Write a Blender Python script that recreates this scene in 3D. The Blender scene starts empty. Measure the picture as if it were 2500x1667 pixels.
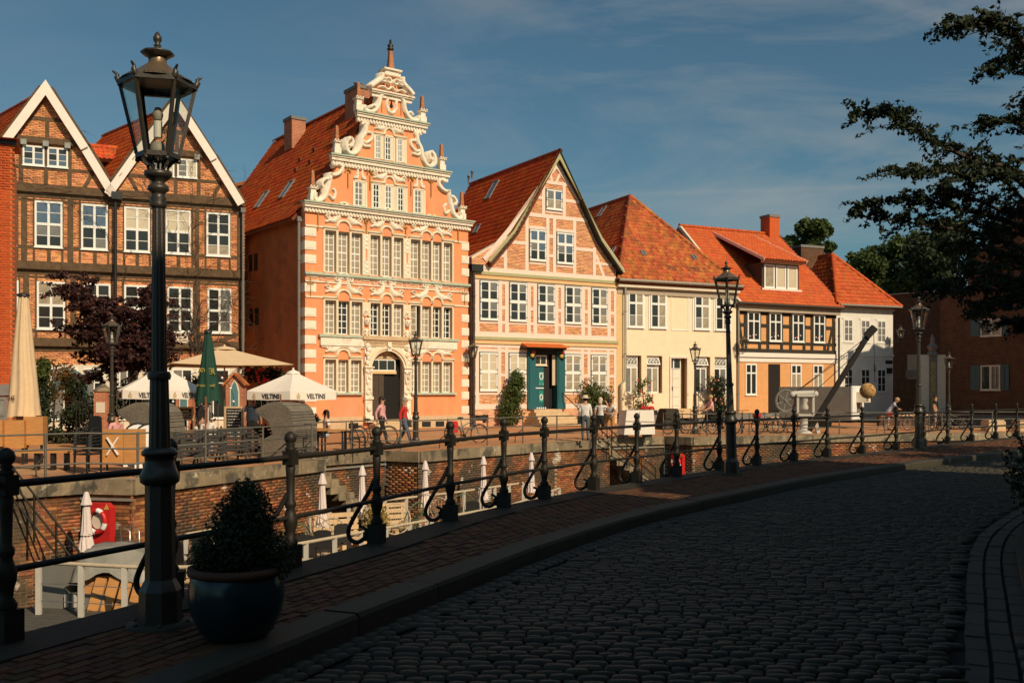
import bpy, math, random
import numpy as np
from mathutils import Vector, Matrix, geometry
R = math.radians
sin, cos, pi = math.sin, math.cos, math.pi
rnd = random.Random(7)
SC = bpy.context.scene
COL = SC.collection

# ---------------------------------------------------------------- camera, world, sun, exposure
F, HX, HY, CH = 2430.0, 1250.0, 960.0, 1.7        # focal length / horizon of the 2500x1667 photograph, eye height
cam = bpy.data.cameras.new('camera')
cam.sensor_width = 36.0
cam.lens = 36.0 * F / 2500.0
cam.shift_y = (HY - 833.5) / 2500.0
cam.clip_start, cam.clip_end = 0.1, 3000.0
camo = bpy.data.objects.new('camera', cam)
camo.location = (0, 0, CH)
camo.rotation_euler = (R(90), 0, 0)
COL.objects.link(camo)
SC.camera = camo

SUN_AZ, SUN_EL = R(38), R(36)                     # azimuth: right of straight-behind the camera
sun_dir = Vector((cos(SUN_EL) * sin(SUN_AZ), -cos(SUN_EL) * cos(SUN_AZ), sin(SUN_EL)))
sun = bpy.data.lights.new('sun', 'SUN')
sun.energy = 5.0
sun.angle = R(0.5)
sun.color = (1.0, 0.83, 0.59)
suno = bpy.data.objects.new('sun', sun)
suno.rotation_euler = sun_dir.to_track_quat('Z', 'Y').to_euler()
suno.location = (20, -30, 40)
COL.objects.link(suno)

W = bpy.data.worlds.new('World')
SC.world = W
W.use_nodes = True
wn, wl = W.node_tree.nodes, W.node_tree.links
wn.clear()
sky = wn.new('ShaderNodeTexSky')
sky.sky_type = 'NISHITA'
sky.sun_disc = False
sky.sun_elevation = SUN_EL
sky.sun_rotation = math.atan2(sun_dir.x, sun_dir.y)
sky.altitude = 0
sky.air_density = 1.0
sky.dust_density = 1.2
sky.ozone_density = 1.5
wtc = wn.new('ShaderNodeTexCoord')
# thin cirrus and contrail streaks: high cloud as part of the sky itself
def wmath(op, a, b=None, c=None):
    n = wn.new('ShaderNodeMath'); n.operation = op
    for i, v in enumerate((a, b, c)):
        if v is None: continue
        if isinstance(v, (int, float)): n.inputs[i].default_value = v
        else: wl.new(v, n.inputs[i])
    return n.outputs[0]
sep = wn.new('ShaderNodeSeparateXYZ'); wl.new(wtc.outputs['Generated'], sep.inputs[0])
zz = wmath('MAXIMUM', sep.outputs[2], 0.04)
cx = wmath('DIVIDE', sep.outputs[0], zz); cy = wmath('DIVIDE', sep.outputs[1], zz)
cmb = wn.new('ShaderNodeCombineXYZ'); wl.new(cx, cmb.inputs[0]); wl.new(cy, cmb.inputs[1])
mp = wn.new('ShaderNodeMapping'); mp.inputs['Rotation'].default_value = (0, R(14), 0); mp.inputs['Scale'].default_value = (2.2, 1.2, 8.0)
wl.new(wtc.outputs['Generated'], mp.inputs[0])
cn = wn.new('ShaderNodeTexNoise'); cn.inputs['Scale'].default_value = 1.25; cn.inputs['Detail'].default_value = 6; cn.inputs['Roughness'].default_value = 0.6; cn.inputs['Distortion'].default_value = 1.2
wl.new(mp.outputs[0], cn.inputs['Vector'])
cr = wn.new('ShaderNodeMapRange'); cr.inputs[1].default_value = 0.42; cr.inputs[2].default_value = 0.85; cr.inputs[3].default_value = 0.0; cr.inputs[4].default_value = 0.75
wl.new(cn.outputs['Fac'], cr.inputs[0])
cloud = wmath('MULTIPLY', cr.outputs[0], wmath('MINIMUM', wmath('MAXIMUM', wmath('MULTIPLY_ADD', sep.outputs[0], 1.3, .42), .12), 1.0))   # thicker cirrus to the right
for (a, off, wd, st) in ((-0.50, 1.2, 0.035, 0.10), (-0.62, 1.95, 0.06, 0.14), (0.16, 5.1, 0.10, 0.08)):   # contrails in the cloud plane
    d = wmath('ABSOLUTE', wmath('SUBTRACT', wmath('MULTIPLY_ADD', cx, a, cy), off))
    k = wmath('MULTIPLY', wmath('MAXIMUM', wmath('SUBTRACT', 1.0, wmath('DIVIDE', d, wd)), 0.0), st)
    k = wmath('MULTIPLY', k, wmath('GREATER_THAN', cx, 0.3))
    cloud = wmath('ADD', cloud, k)
skm = wn.new('ShaderNodeMixRGB'); skm.blend_type = 'MIX'
skb = wn.new('ShaderNodeMixRGB'); skb.blend_type = 'MULTIPLY'; skb.inputs[0].default_value = 1.0
wl.new(sky.outputs[0], skb.inputs[1]); skb.inputs[2].default_value = (0.70, 1.0, 0.97, 1)
wl.new(skb.outputs[0], skm.inputs[1]); skm.inputs[2].default_value = (7.5, 7.0, 6.2, 1)
wl.new(cloud, skm.inputs[0])
bg = wn.new('ShaderNodeBackground'); bg.inputs[1].default_value = 0.076
wl.new(skm.outputs[0], bg.inputs[0])
wo = wn.new('ShaderNodeOutputWorld'); wl.new(bg.outputs[0], wo.inputs[0])

SC.view_settings.view_transform = 'Standard'
SC.view_settings.look = 'None'
SC.view_settings.gamma = 1.0
SC.view_settings.use_curve_mapping = False
SC.view_settings.exposure = -0.32
SC.render.engine = 'CYCLES'
SC.cycles.use_denoising = True
SC.cycles.max_bounces = 6
SC.cycles.diffuse_bounces = 3
SC.cycles.glossy_bounces = 3
SC.cycles.transparent_max_bounces = 12
SC.cycles.transmission_bounces = 6
SC.cycles.use_adaptive_sampling = True
SC.cycles.adaptive_threshold = 0.02

# ---------------------------------------------------------------- projection helpers (photo pixel -> place)
def wp(px, py, Z): return Vector(((px - HX) * Z / F, Z, CH - (py - HY) * Z / F))
def gp(px, py, z=0.0):
    Z = (CH - z) * F / (py - HY)
    return Vector(((px - HX) * Z / F, Z, z))
def xat(px, Z): return (px - HX) * Z / F
def zat(py, Z): return CH - (py - HY) * Z / F
def V2(a): return Vector((a[0], a[1]))

def catmull(pts, per=8):
    P = [Vector(p) for p in pts]
    P = [P[0] * 2 - P[1]] + P + [P[-1] * 2 - P[-2]]
    out = []
    for i in range(1, len(P) - 2):
        a, b, c, d = P[i - 1], P[i], P[i + 1], P[i + 2]
        for k in range(per):
            t = k / per
            out.append(0.5 * ((2 * b) + (c - a) * t + (2 * a - 5 * b + 4 * c - d) * t * t + (3 * b - a - 3 * c + d) * t ** 3))
    out.append(P[-2].copy())
    return out
class Curve2:
    """polyline in plan with arc length"""
    def __init__(s, pts, per=8):
        s.p = catmull([Vector((a, b)) for a, b in pts], per) if per else [Vector((a, b)) for a, b in pts]
        s.s = [0.0]
        for a, b in zip(s.p, s.p[1:]): s.s.append(s.s[-1] + (b - a).length)
        s.len = s.s[-1]
    def at(s, d):
        d = max(0.0, min(s.len - 1e-6, d))
        i = int(np.searchsorted(s.s, d, side='right')) - 1
        i = max(0, min(i, len(s.p) - 2))
        t = (d - s.s[i]) / max(1e-9, s.s[i + 1] - s.s[i])
        T = (s.p[i + 1] - s.p[i]).normalized()
        return s.p[i].lerp(s.p[i + 1], t), T
    def nearest(s, q):
        q = Vector(q[:2]); best = (1e9, 0)
        for i in range(len(s.p) - 1):
            a, b = s.p[i], s.p[i + 1]; ab = b - a
            t = max(0, min(1, (q - a).dot(ab) / max(1e-9, ab.length_squared)))
            d = (a + ab * t - q).length
            if d < best[0]: best = (d, s.s[i] + t * ab.length)
        return best[1]
    def off(s, d, o):
        p, T = s.at(d)
        return p + Vector((T.y, -T.x)) * o      # positive = to the right of travel
def pip(x, y, poly):
    c = False; j = len(poly) - 1
    for i in range(len(poly)):
        xi, yi = poly[i][0], poly[i][1]; xj, yj = poly[j][0], poly[j][1]
        if (yi > y) != (yj > y) and x < (xj - xi) * (y - yi) / (yj - yi) + xi: c = not c
        j = i
    return c

# ---------------------------------------------------------------- materials
M = {}
def mat(name, col, rough=0.7, var=0.12, scale=6.0, bump=0.0, bscale=None, metal=0.0, spec=0.4, rand=0.0, col2=None, c2scale=1.2, c2lo=0.5, c2hi=0.65,
        col3=None, c3scale=0.6, c3lo=0.5, c3hi=0.7, stretch=None, coat=0.0, hue=0.0):
    """painted / mineral surface: base colour, fine noise variation, per-piece random, up to two patches of another colour, fine bump"""
    m = bpy.data.materials.new(name); m.use_nodes = True; M[name] = m
    n, l = m.node_tree.nodes, m.node_tree.links
    b = n['Principled BSDF']
    b.inputs['Roughness'].default_value = rough; b.inputs['Metallic'].default_value = metal
    b.inputs['Specular IOR Level'].default_value = spec
    if coat: b.inputs['Coat Weight'].default_value = coat
    tc = n.new('ShaderNodeTexCoord'); vec = tc.outputs['Object']
    if rand:
        geo = n.new('ShaderNodeNewGeometry'); vec = geo.outputs['Position']
    if stretch:
        mpn = n.new('ShaderNodeMapping'); mpn.inputs['Scale'].default_value = stretch; l.new(vec, mpn.inputs[0]); vec = mpn.outputs[0]
    nz = n.new('ShaderNodeTexNoise'); nz.inputs['Scale'].default_value = scale; nz.inputs['Detail'].default_value = 5; nz.inputs['Roughness'].default_value = 0.65
    l.new(vec, nz.inputs['Vector'])
    def rgb(c): 
        r = n.new('ShaderNodeRGB'); r.outputs[0].default_value = (*c, 1); return r.outputs[0]
    cur = rgb(col)
    def patch(cur, c, s, lo, hi):
        z = n.new('ShaderNodeTexNoise'); z.inputs['Scale'].default_value = s; z.inputs['Detail'].default_value = 6; z.inputs['Roughness'].default_value = 0.62
        l.new(vec, z.inputs['Vector'])
        r = n.new('ShaderNodeMapRange'); r.inputs[1].default_value = lo; r.inputs[2].default_value = hi; l.new(z.outputs['Fac'], r.inputs[0])
        mx = n.new('ShaderNodeMixRGB'); l.new(r.outputs[0], mx.inputs[0]); l.new(cur, mx.inputs[1]); mx.inputs[2].default_value = (*c, 1)
        return mx.outputs[0]
    if rand:
        oi = n.new('ShaderNodeObjectInfo')
        ad = n.new('ShaderNodeMath'); ad.operation = 'ADD'; l.new(oi.outputs['Random'], ad.inputs[0]); l.new(geo.outputs['Random Per Island'], ad.inputs[1])
        fr = n.new('ShaderNodeMath'); fr.operation = 'FRACT'; l.new(ad.outputs[0], fr.inputs[0])
        hv = n.new('ShaderNodeHueSaturation'); l.new(cur, hv.inputs['Color'])
        r = n.new('ShaderNodeMapRange'); r.inputs[3].default_value = 1 - rand; r.inputs[4].default_value = 1 + rand; l.new(fr.outputs[0], r.inputs[0]); l.new(r.outputs[0], hv.inputs['Value'])
        if hue:
            f2 = n.new('ShaderNodeMath'); f2.operation = 'MULTIPLY'; f2.inputs[1].default_value = 7.31; l.new(fr.outputs[0], f2.inputs[0])
            f3 = n.new('ShaderNodeMath'); f3.operation = 'FRACT'; l.new(f2.outputs[0], f3.inputs[0])
            r2 = n.new('ShaderNodeMapRange'); r2.inputs[3].default_value = 0.5 - hue; r2.inputs[4].default_value = 0.5 + hue; l.new(f3.outputs[0], r2.inputs[0]); l.new(r2.outputs[0], hv.inputs['Hue'])
        cur = hv.outputs[0]
    if col2: cur = patch(cur, col2, c2scale, c2lo, c2hi)
    if col3: cur = patch(cur, col3, c3scale, c3lo, c3hi)
    if var:
        r = n.new('ShaderNodeMapRange'); r.inputs[1].default_value = 0.25; r.inputs[2].default_value = 0.75
        r.inputs[3].default_value = 1 - var; r.inputs[4].default_value = 1 + var; l.new(nz.outputs['Fac'], r.inputs[0])
        mm = n.new('ShaderNodeMixRGB'); mm.blend_type = 'MULTIPLY'; mm.inputs[0].default_value = 1; l.new(cur, mm.inputs[1]); l.new(r.outputs[0], mm.inputs[2]); cur = mm.outputs[0]
    l.new(cur, b.inputs['Base Color'])
    if bump:
        bn = n.new('ShaderNodeTexNoise'); bn.inputs['Scale'].default_value = bscale or scale * 4; bn.inputs['Detail'].default_value = 4; l.new(vec, bn.inputs['Vector'])
        bp = n.new('ShaderNodeBump'); bp.inputs['Strength'].default_value = bump; bp.inputs['Distance'].default_value = 0.02
        l.new(bn.outputs['Fac'], bp.inputs['Height']); l.new(bp.outputs[0], b.inputs['Normal'])
    return m
def brickmat(name, c1, c2, mortar, rough=0.85, bw=0.252, bh=0.077, ms=0.012, bump=0.4, axis='xz', var=0.2):
    """painted or distant brickwork: coursing as fine relief"""
    m = bpy.data.materials.new(name); m.use_nodes = True; M[name] = m
    n, l = m.node_tree.nodes, m.node_tree.links
    b = n['Principled BSDF']; b.inputs['Roughness'].default_value = rough; b.inputs['Specular IOR Level'].default_value = 0.3
    tc = n.new('ShaderNodeTexCoord'); sp = n.new('ShaderNodeSeparateXYZ'); l.new(tc.outputs['Object'], sp.inputs[0])
    cb = n.new('ShaderNodeCombineXYZ')
    if axis == 'xz': l.new(sp.outputs[0], cb.inputs[0]); l.new(sp.outputs[2], cb.inputs[1])
    elif axis == 'yz': l.new(sp.outputs[1], cb.inputs[0]); l.new(sp.outputs[2], cb.inputs[1])
    else: l.new(sp.outputs[0], cb.inputs[0]); l.new(sp.outputs[1], cb.inputs[1])
    t = n.new('ShaderNodeTexBrick'); l.new(cb.outputs[0], t.inputs['Vector'])
    t.inputs['Color1'].default_value = (*c1, 1); t.inputs['Color2'].default_value = (*c2, 1); t.inputs['Mortar'].default_value = (*mortar, 1)
    t.inputs['Scale'].default_value = 1.0; t.inputs['Mortar Size'].default_value = ms; t.inputs['Brick Width'].default_value = bw; t.inputs['Row Height'].default_value = bh
    t.inputs['Mortar Smooth'].default_value = 0.2
    nz = n.new('ShaderNodeTexNoise'); nz.inputs['Scale'].default_value = 2.5; nz.inputs['Detail'].default_value = 6; l.new(tc.outputs['Object'], nz.inputs['Vector'])
    r = n.new('ShaderNodeMapRange'); r.inputs[1].default_value = 0.25; r.inputs[2].default_value = 0.75; r.inputs[3].default_value = 1 - var; r.inputs[4].default_value = 1 + var; l.new(nz.outputs['Fac'], r.inputs[0])
    mm = n.new('ShaderNodeMixRGB'); mm.blend_type = 'MULTIPLY'; mm.inputs[0].default_value = 1; l.new(t.outputs['Color'], mm.inputs[1]); l.new(r.outputs[0], mm.inputs[2])
    l.new(mm.outputs[0], b.inputs['Base Color'])
    bp = n.new('ShaderNodeBump'); bp.invert = True; bp.inputs['Strength'].default_value = bump; bp.inputs['Distance'].default_value = 0.01; l.new(t.outputs['Fac'], bp.inputs['Height']); l.new(bp.outputs[0], b.inputs['Normal'])
    return m
def glassmat(name, col, rough=0.04, spec=0.5, var=0.3, scale=1.2):
    return mat(name, col, rough=rough, var=var, scale=scale, spec=spec)
def clearglass(name, tint=(0.9, 0.92, 0.9), alpha=0.25):
    m = bpy.data.materials.new(name); m.use_nodes = True; M[name] = m
    n, l = m.node_tree.nodes, m.node_tree.links
    n.clear()
    tr = n.new('ShaderNodeBsdfTransparent'); tr.inputs[0].default_value = (*tint, 1)
    gl = n.new('ShaderNodeBsdfGlossy'); gl.inputs['Roughness'].default_value = 0.03
    lw = n.new('ShaderNodeLayerWeight'); pw = n.new('ShaderNodeMath'); pw.operation = 'POWER'; l.new(lw.outputs['Facing'], pw.inputs[0]); pw.inputs[1].default_value = 4.0
    fr = n.new('ShaderNodeMath'); fr.operation = 'MULTIPLY_ADD'; l.new(pw.outputs[0], fr.inputs[0]); fr.inputs[1].default_value = .7; fr.inputs[2].default_value = .05
    mx = n.new('ShaderNodeMixShader'); l.new(fr.outputs[0], mx.inputs[0]); l.new(tr.outputs[0], mx.inputs[1]); l.new(gl.outputs[0], mx.inputs[2])
    o = n.new('ShaderNodeOutputMaterial'); l.new(mx.outputs[0], o.inputs[0])
    return m
def leafmat(name, c1, c2, transl=0.25, rough=0.6):
    m = bpy.data.materials.new(name); m.use_nodes = True; M[name] = m
    n, l = m.node_tree.nodes, m.node_tree.links
    b = n['Principled BSDF']; b.inputs['Roughness'].default_value = rough; b.inputs['Specular IOR Level'].default_value = 0.3
    g = n.new('ShaderNodeNewGeometry')
    mx = n.new('ShaderNodeMixRGB'); l.new(g.outputs['Random Per Island'], mx.inputs[0]); mx.inputs[1].default_value = (*c1, 1); mx.inputs[2].default_value = (*c2, 1)
    l.new(mx.outputs[0], b.inputs['Base Color'])
    if transl:
        t = n.new('ShaderNodeBsdfTranslucent'); l.new(mx.outputs[0], t.inputs[0])
        ms = n.new('ShaderNodeMixShader'); ms.inputs[0].default_value = transl
        l.new(b.outputs[0], ms.inputs[1]); l.new(t.outputs[0], ms.inputs[2]); l.new(ms.outputs[0], n['Material Output'].inputs[0])
    return m

# ---------------------------------------------------------------- mesh building
class MB:
    """collects shapes; build() links them as one mesh object"""
    def __init__(s): s.v = []; s.f = []; s.m = []; s.sm = []
    def add(s, vs, fs, mi=0, smooth=False):
        o = len(s.v); s.v.extend([tuple(v) for v in vs])
        for f in fs: s.f.append(tuple(i + o for i in f)); s.m.append(mi); s.sm.append(smooth)
        return s
    def box(s, a, b, mi=0, M4=None):
        x0, y0, z0 = min(a[0], b[0]), min(a[1], b[1]), min(a[2], b[2]); x1, y1, z1 = max(a[0], b[0]), max(a[1], b[1]), max(a[2], b[2])
        vs = [Vector(q) for q in ((x0, y0, z0), (x1, y0, z0), (x1, y1, z0), (x0, y1, z0), (x0, y0, z1), (x1, y0, z1), (x1, y1, z1), (x0, y1, z1))]
        if M4 is not None: vs = [M4 @ v for v in vs]
        return s.add(vs, ((0, 3, 2, 1), (4, 5, 6, 7), (0, 1, 5, 4), (1, 2, 6, 5), (2, 3, 7, 6), (3, 0, 4, 7)), mi)
    def bar(s, p, q, w, h, up=(0, 0, 1), mi=0):
        """rectangular bar p->q, w across, h along up"""
        p, q = Vector(p), Vector(q); d = q - p; L = d.length
        if L < 1e-6: return s
        d /= L; up = Vector(up); sd = d.cross(up)
        if sd.length < 1e-4: sd = d.cross(Vector((1, 0, 0)))
        sd.normalize(); u = sd.cross(d).normalized()
        vs = [e + sd * (w / 2 * a) + u * (h / 2 * b) for e in (p, q) for a, b in ((-1, -1), (1, -1), (1, 1), (-1, 1))]
        return s.add(vs, ((0, 1, 2, 3), (7, 6, 5, 4), (0, 4, 5, 1), (1, 5, 6, 2), (2, 6, 7, 3), (3, 7, 4, 0)), mi)
    def tube(s, pts, r, n=8, mi=0, closed=False, cap=True, smooth=True):
        pts = [Vector(p) for p in pts]; k = len(pts)
        rr = r if isinstance(r, (list, tuple)) else [r] * k
        vs = []; prev = None
        for i, p in enumerate(pts):
            if closed: t = pts[(i + 1) % k] - pts[i - 1]
            else: t = pts[min(i + 1, k - 1)] - pts[max(i - 1, 0)]
            t = t.normalized() if t.length > 1e-9 else Vector((0, 0, 1))
            if prev is None:
                a = t.cross(Vector((0, 0, 1)))
                if a.length < 0.1: a = t.cross(Vector((1, 0, 0)))
            else: a = prev - t * prev.dot(t)
            a.normalize(); prev = a; b = t.cross(a)
            for j in range(n):
                w = 2 * pi * j / n; vs.append(p + a * (cos(w) * rr[i]) + b * (sin(w) * rr[i]))
        fs = []
        for i in range(k if closed else k - 1):
            for j in range(n):
                j2 = (j + 1) % n; i2 = (i + 1) % k
                fs.append((i * n + j, i * n + j2, i2 * n + j2, i2 * n + j))
        s.add(vs, fs, mi, smooth)
        if cap and not closed:
            s.add(vs[:n], (tuple(range(n))[::-1],), mi); s.add(vs[-n:], (tuple(range(n)),), mi)
        return s
    def lathe(s, prof, c=(0, 0, 0), n=16, mi=0, smooth=True, M4=None, ph=0.0, flute=None):
        """prof: (radius, z) pairs"""
        vs = []
        for r, z in prof:
            for j in range(n):
                w = 2 * pi * j / n + ph; q = r * (1 + (flute if flute and j % 2 else 0))
                v = Vector((c[0] + q * cos(w), c[1] + q * sin(w), c[2] + z)); vs.append(M4 @ v if M4 is not None else v)
        fs = [(i * n + j, i * n + (j + 1) % n, (i + 1) * n + (j + 1) % n, (i + 1) * n + j) for i in range(len(prof) - 1) for j in range(n)]
        s.add(vs, fs, mi, smooth)
        if prof[0][0] > 1e-4: s.add(vs[:n], (tuple(range(n))[::-1],), mi)
        if prof[-1][0] > 1e-4: s.add(vs[-n:], (tuple(range(n)),), mi)
        return s
    def prism(s, poly, y0, y1, mi=0, M4=None, back=True):
        """polygon in (x,z), extruded between y0 (front) and y1"""
        if sum(a[0] * b[1] - b[0] * a[1] for a, b in zip(poly, poly[1:] + poly[:1])) < 0: poly = poly[::-1]
        k = len(poly)
        fr = [Vector((p[0], y0, p[1])) for p in poly]; bk = [Vector((p[0], y1, p[1])) for p in poly]
        tri = geometry.tessellate_polygon([fr])
        fs = []
        for t in tri:
            a, b, c = (fr[i] for i in t)
            nrm = (b - a).cross(c - a).y
            t = t if nrm < 0 else t[::-1]
            fs.append(tuple(t))
            if back: fs.append(tuple(i + k for i in t[::-1]))
        for i in range(k):
            j = (i + 1) % k; fs.append((i, i + k, j + k, j))
        vs = fr + bk
        if M4 is not None: vs = [M4 @ v for v in vs]
        return s.add(vs, fs, mi)
    def ribbon(s, path, w, y0, y1, mi=0, closed=False):
        """strip of width w (number or list) along a path in (x,z), raised between y1 (wall) and y0 (front)"""
        P = [Vector(p) for p in path]; k = len(P)
        ww = list(np.interp(np.linspace(0, 1, k), np.linspace(0, 1, len(w)), w)) if isinstance(w, (list, tuple)) else [w] * k
        vs = []
        for i, p in enumerate(P):
            t = (P[(i + 1) % k] - P[i - 1]) if closed else P[min(i + 1, k - 1)] - P[max(i - 1, 0)]
            t = t.normalized() if t.length > 1e-9 else Vector((1, 0)); nn = Vector((-t.y, t.x)) * (ww[i] / 2)
            a, b = p + nn, p - nn
            vs += [(a.x, y1, a.y), (a.x * .8 + b.x * .2, y0, a.y * .8 + b.y * .2), (a.x * .2 + b.x * .8, y0, a.y * .2 + b.y * .8), (b.x, y1, b.y)]
        fs = []
        for i in range(k if closed else k - 1):
            a, b = i * 4, ((i + 1) % k) * 4
            for q in range(3): fs.append((a + q, a + q + 1, b + q + 1, b + q))
        if not closed: fs += [(0, 3, 2, 1), (4 * k - 4, 4 * k - 3, 4 * k - 2, 4 * k - 1)]
        return s.add(vs, fs, mi, True)
    def ball(s, c, r, n=10, mi=0, sc=(1, 1, 1)):
        pr = [(sin(pi * i / (n // 2 + 1)), -cos(pi * i / (n // 2 + 1))) for i in range(1, n // 2 + 1)]
        vs = [(c[0] + r * sc[0] * a * cos(2 * pi * j / n), c[1] + r * sc[1] * a * sin(2 * pi * j / n), c[2] + r * sc[2] * b) for a, b in pr for j in range(n)]
        vs += [(c[0], c[1], c[2] - r * sc[2]), (c[0], c[1], c[2] + r * sc[2])]
        k = len(pr); fs = [(i * n + j, i * n + (j + 1) % n, (i + 1) * n + (j + 1) % n, (i + 1) * n + j) for i in range(k - 1) for j in range(n)]
        fs += [(k * n, (j + 1) % n, j) for j in range(n)] + [((k - 1) * n + j, (k - 1) * n + (j + 1) % n, k * n + 1) for j in range(n)]
        return s.add(vs, fs, mi, True)
    def mesh(s, name, mats):
        me = bpy.data.meshes.new(name); me.from_pydata(s.v, [], s.f)
        for m in (mats if isinstance(mats, (list, tuple)) else [mats]): me.materials.append(M[m] if isinstance(m, str) else m)
        me.polygons.foreach_set('material_index', s.m); me.polygons.foreach_set('use_smooth', s.sm); me.update()
        return me
    def build(s, name, mats, parent=None, loc=None, **kw):
        return link(name, s.mesh(name, mats), parent, loc, **kw)
def link(name, me, parent=None, loc=None, label=None, cat=None, group=None, kind=None, rz=None):
    o = bpy.data.objects.new(name, me); COL.objects.link(o)
    if parent is not None: o.parent = parent
    if loc is not None: o.location = loc
    if rz is not None: o.rotation_euler = (0, 0, rz)
    for k, v in (('label', label), ('category', cat), ('group', group), ('kind', kind)):
        if v: o[k] = v
    return o
def empty(name, label, cat, loc=(0, 0, 0), rz=0.0, group=None):
    o = bpy.data.objects.new(name, None); COL.objects.link(o); o.location = loc; o.rotation_euler = (0, 0, rz)
    o['label'] = label; o['category'] = cat
    if group: o['group'] = group
    return o
def kids(o): return [c for c in KIDS.get(o.name, [])]
KIDS = {}
def copy_tree(o, loc=None, rz=None, label=None, parent=None, remap=None, scale=None):
    c = o.copy(); COL.objects.link(c)
    if parent is not None: c.parent = parent; c.matrix_parent_inverse = o.matrix_parent_inverse
    if loc is not None: c.location = loc
    if rz is not None: c.rotation_euler = (0, 0, rz)
    if scale: c.scale = (scale,) * 3
    if label: c['label'] = label
    if remap and c.type == 'MESH':
        for i, sl in enumerate(c.material_slots):
            if sl.material.name in remap:
                sl.link = 'OBJECT'; sl.material = M[remap[sl.material.name]]
    for ch in [x for x in bpy.data.objects if x.parent is o] if o.name not in TREE else TREE[o.name]:
        copy_tree(ch, parent=c, remap=remap)
    return c
TREE = {}
def freeze(o):
    """remember a thing's children so that copying it needs no search"""
    ch = list(o.children); TREE[o.name] = ch
    for c in ch: freeze(c)
    return o
def setlabel(o, label): o['label'] = label; return o

CAMP = Vector((0, 0, CH))
def pieces(name, tv, tq, mats4, parent, material, nparts=300, kind_name=None, smooth=False, seen=None):
    """many alike pieces: the largest in view become parts that share one mesh, the rest one 'stuff' part. mats4: list of 4x4 local matrices"""
    pw = parent.matrix_basis if parent is not None else Matrix.Identity(4)
    sc = []
    for i, m in enumerate(mats4):
        w = pw @ m.translation
        d = (w - CAMP).length
        px = HX + F * w.x / max(w.y, 0.1); py = HY - F * (w.z - CH) / max(w.y, 0.1)
        ok = w.y > 1 and 0 < px < 2500 and 0 < py < 1667 and (seen is None or seen(w, px, py))
        sc.append((0 if ok else 1, d, i))
    sc.sort()
    parts, rest = sc[:nparts], sc[nparts:]
    mb = MB(); mb.add(tv, tq, 0, smooth)
    me = mb.mesh(name, material)
    for _, _, i in parts:
        o = bpy.data.objects.new(name, me); COL.objects.link(o)
        if parent is not None: o.parent = parent
        o.matrix_basis = mats4[i]
    if rest:
        A = np.array([[list(r) for r in mats4[i]] for _, _, i in rest])
        T = np.array([list(v) + [1.0] for v in tv])
        vv = np.einsum('nij,kj->nki', A, T)[:, :, :3].reshape(-1, 3)
        k, nf = len(tv), len(tq); N = len(rest)
        q = np.array(tq)
        L = q.shape[1]
        loops = (q[None, :, :] + (np.arange(N) * k)[:, None, None]).reshape(-1)
        me2 = bpy.data.meshes.new(name + '_field')
        me2.vertices.add(len(vv)); me2.vertices.foreach_set('co', vv.reshape(-1).astype(np.float32))
        me2.loops.add(len(loops)); me2.loops.foreach_set('vertex_index', loops.astype(np.int32))
        me2.polygons.add(N * nf); me2.polygons.foreach_set('loop_start', (np.arange(N * nf) * L).astype(np.int32)); me2.polygons.foreach_set('loop_total', np.full(N * nf, L, np.int32))
        if smooth: me2.polygons.foreach_set('use_smooth', np.ones(N * nf, bool))
        me2.update(calc_edges=True); me2.materials.append(M[material])
        link(kind_name or (name + '_field'), me2, parent, kind='stuff')
def boxq(x0, x1, y0, y1, z0, z1, bottom=False):
    tv = [(x0, y0, z0), (x1, y0, z0), (x1, y1, z0), (x0, y1, z0), (x0, y0, z1), (x1, y0, z1), (x1, y1, z1), (x0, y1, z1)]
    tq = [(4, 5, 6, 7), (0, 1, 5, 4), (1, 2, 6, 5), (2, 3, 7, 6), (3, 0, 4, 7)]
    if bottom: tq.append((0, 3, 2, 1))
    return tv, tq
def sheet(poly, z, name, material, kind='structure', holes=(), parent=None):
    pts = [Vector((p[0], p[1], z)) for p in poly]
    hs = [[Vector((p[0], p[1], z)) for p in h] for h in holes]
    tri = geometry.tessellate_polygon([pts] + hs)
    allp = pts + [p for h in hs for p in h]
    mb = MB(); fs = []
    for t in tri:
        a, b, c = (allp[i] for i in t)
        fs.append(tuple(t) if (b - a).cross(c - a).z > 0 else tuple(t)[::-1])
    mb.add(allp, fs)
    return mb.build(name, material, parent, kind=kind)
def text_mesh(txt, size, depth=0.004, bold=False):
    """lettering as a mesh (from the built-in font), centred, in the x-z plane facing -y"""
    cu = bpy.data.curves.new('lettering', 'FONT'); cu.body = txt; cu.size = size; cu.align_x = 'CENTER'; cu.align_y = 'CENTER'; cu.extrude = depth; cu.resolution_u = 2
    if bold: cu.offset = size * 0.022
    ob = bpy.data.objects.new('lettering', cu); COL.objects.link(ob)
    me = bpy.data.meshes.new_from_object(ob.evaluated_get(bpy.context.evaluated_depsgraph_get()))
    bpy.data.objects.remove(ob); bpy.data.curves.remove(cu)
    me.transform(Matrix.Rotation(R(90), 4, 'X'))
    return me
def lettering(txt, size, material, parent, loc, rot=(0, 0, 0), depth=0.004, bold=False, name='lettering', sx=1.0):
    me = text_mesh(txt, size, depth, bold); me.materials.clear(); me.materials.append(M[material])
    o = link(name, me, parent, loc); o.rotation_euler = rot; o.scale = (sx, 1, 1)
    return o
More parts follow.
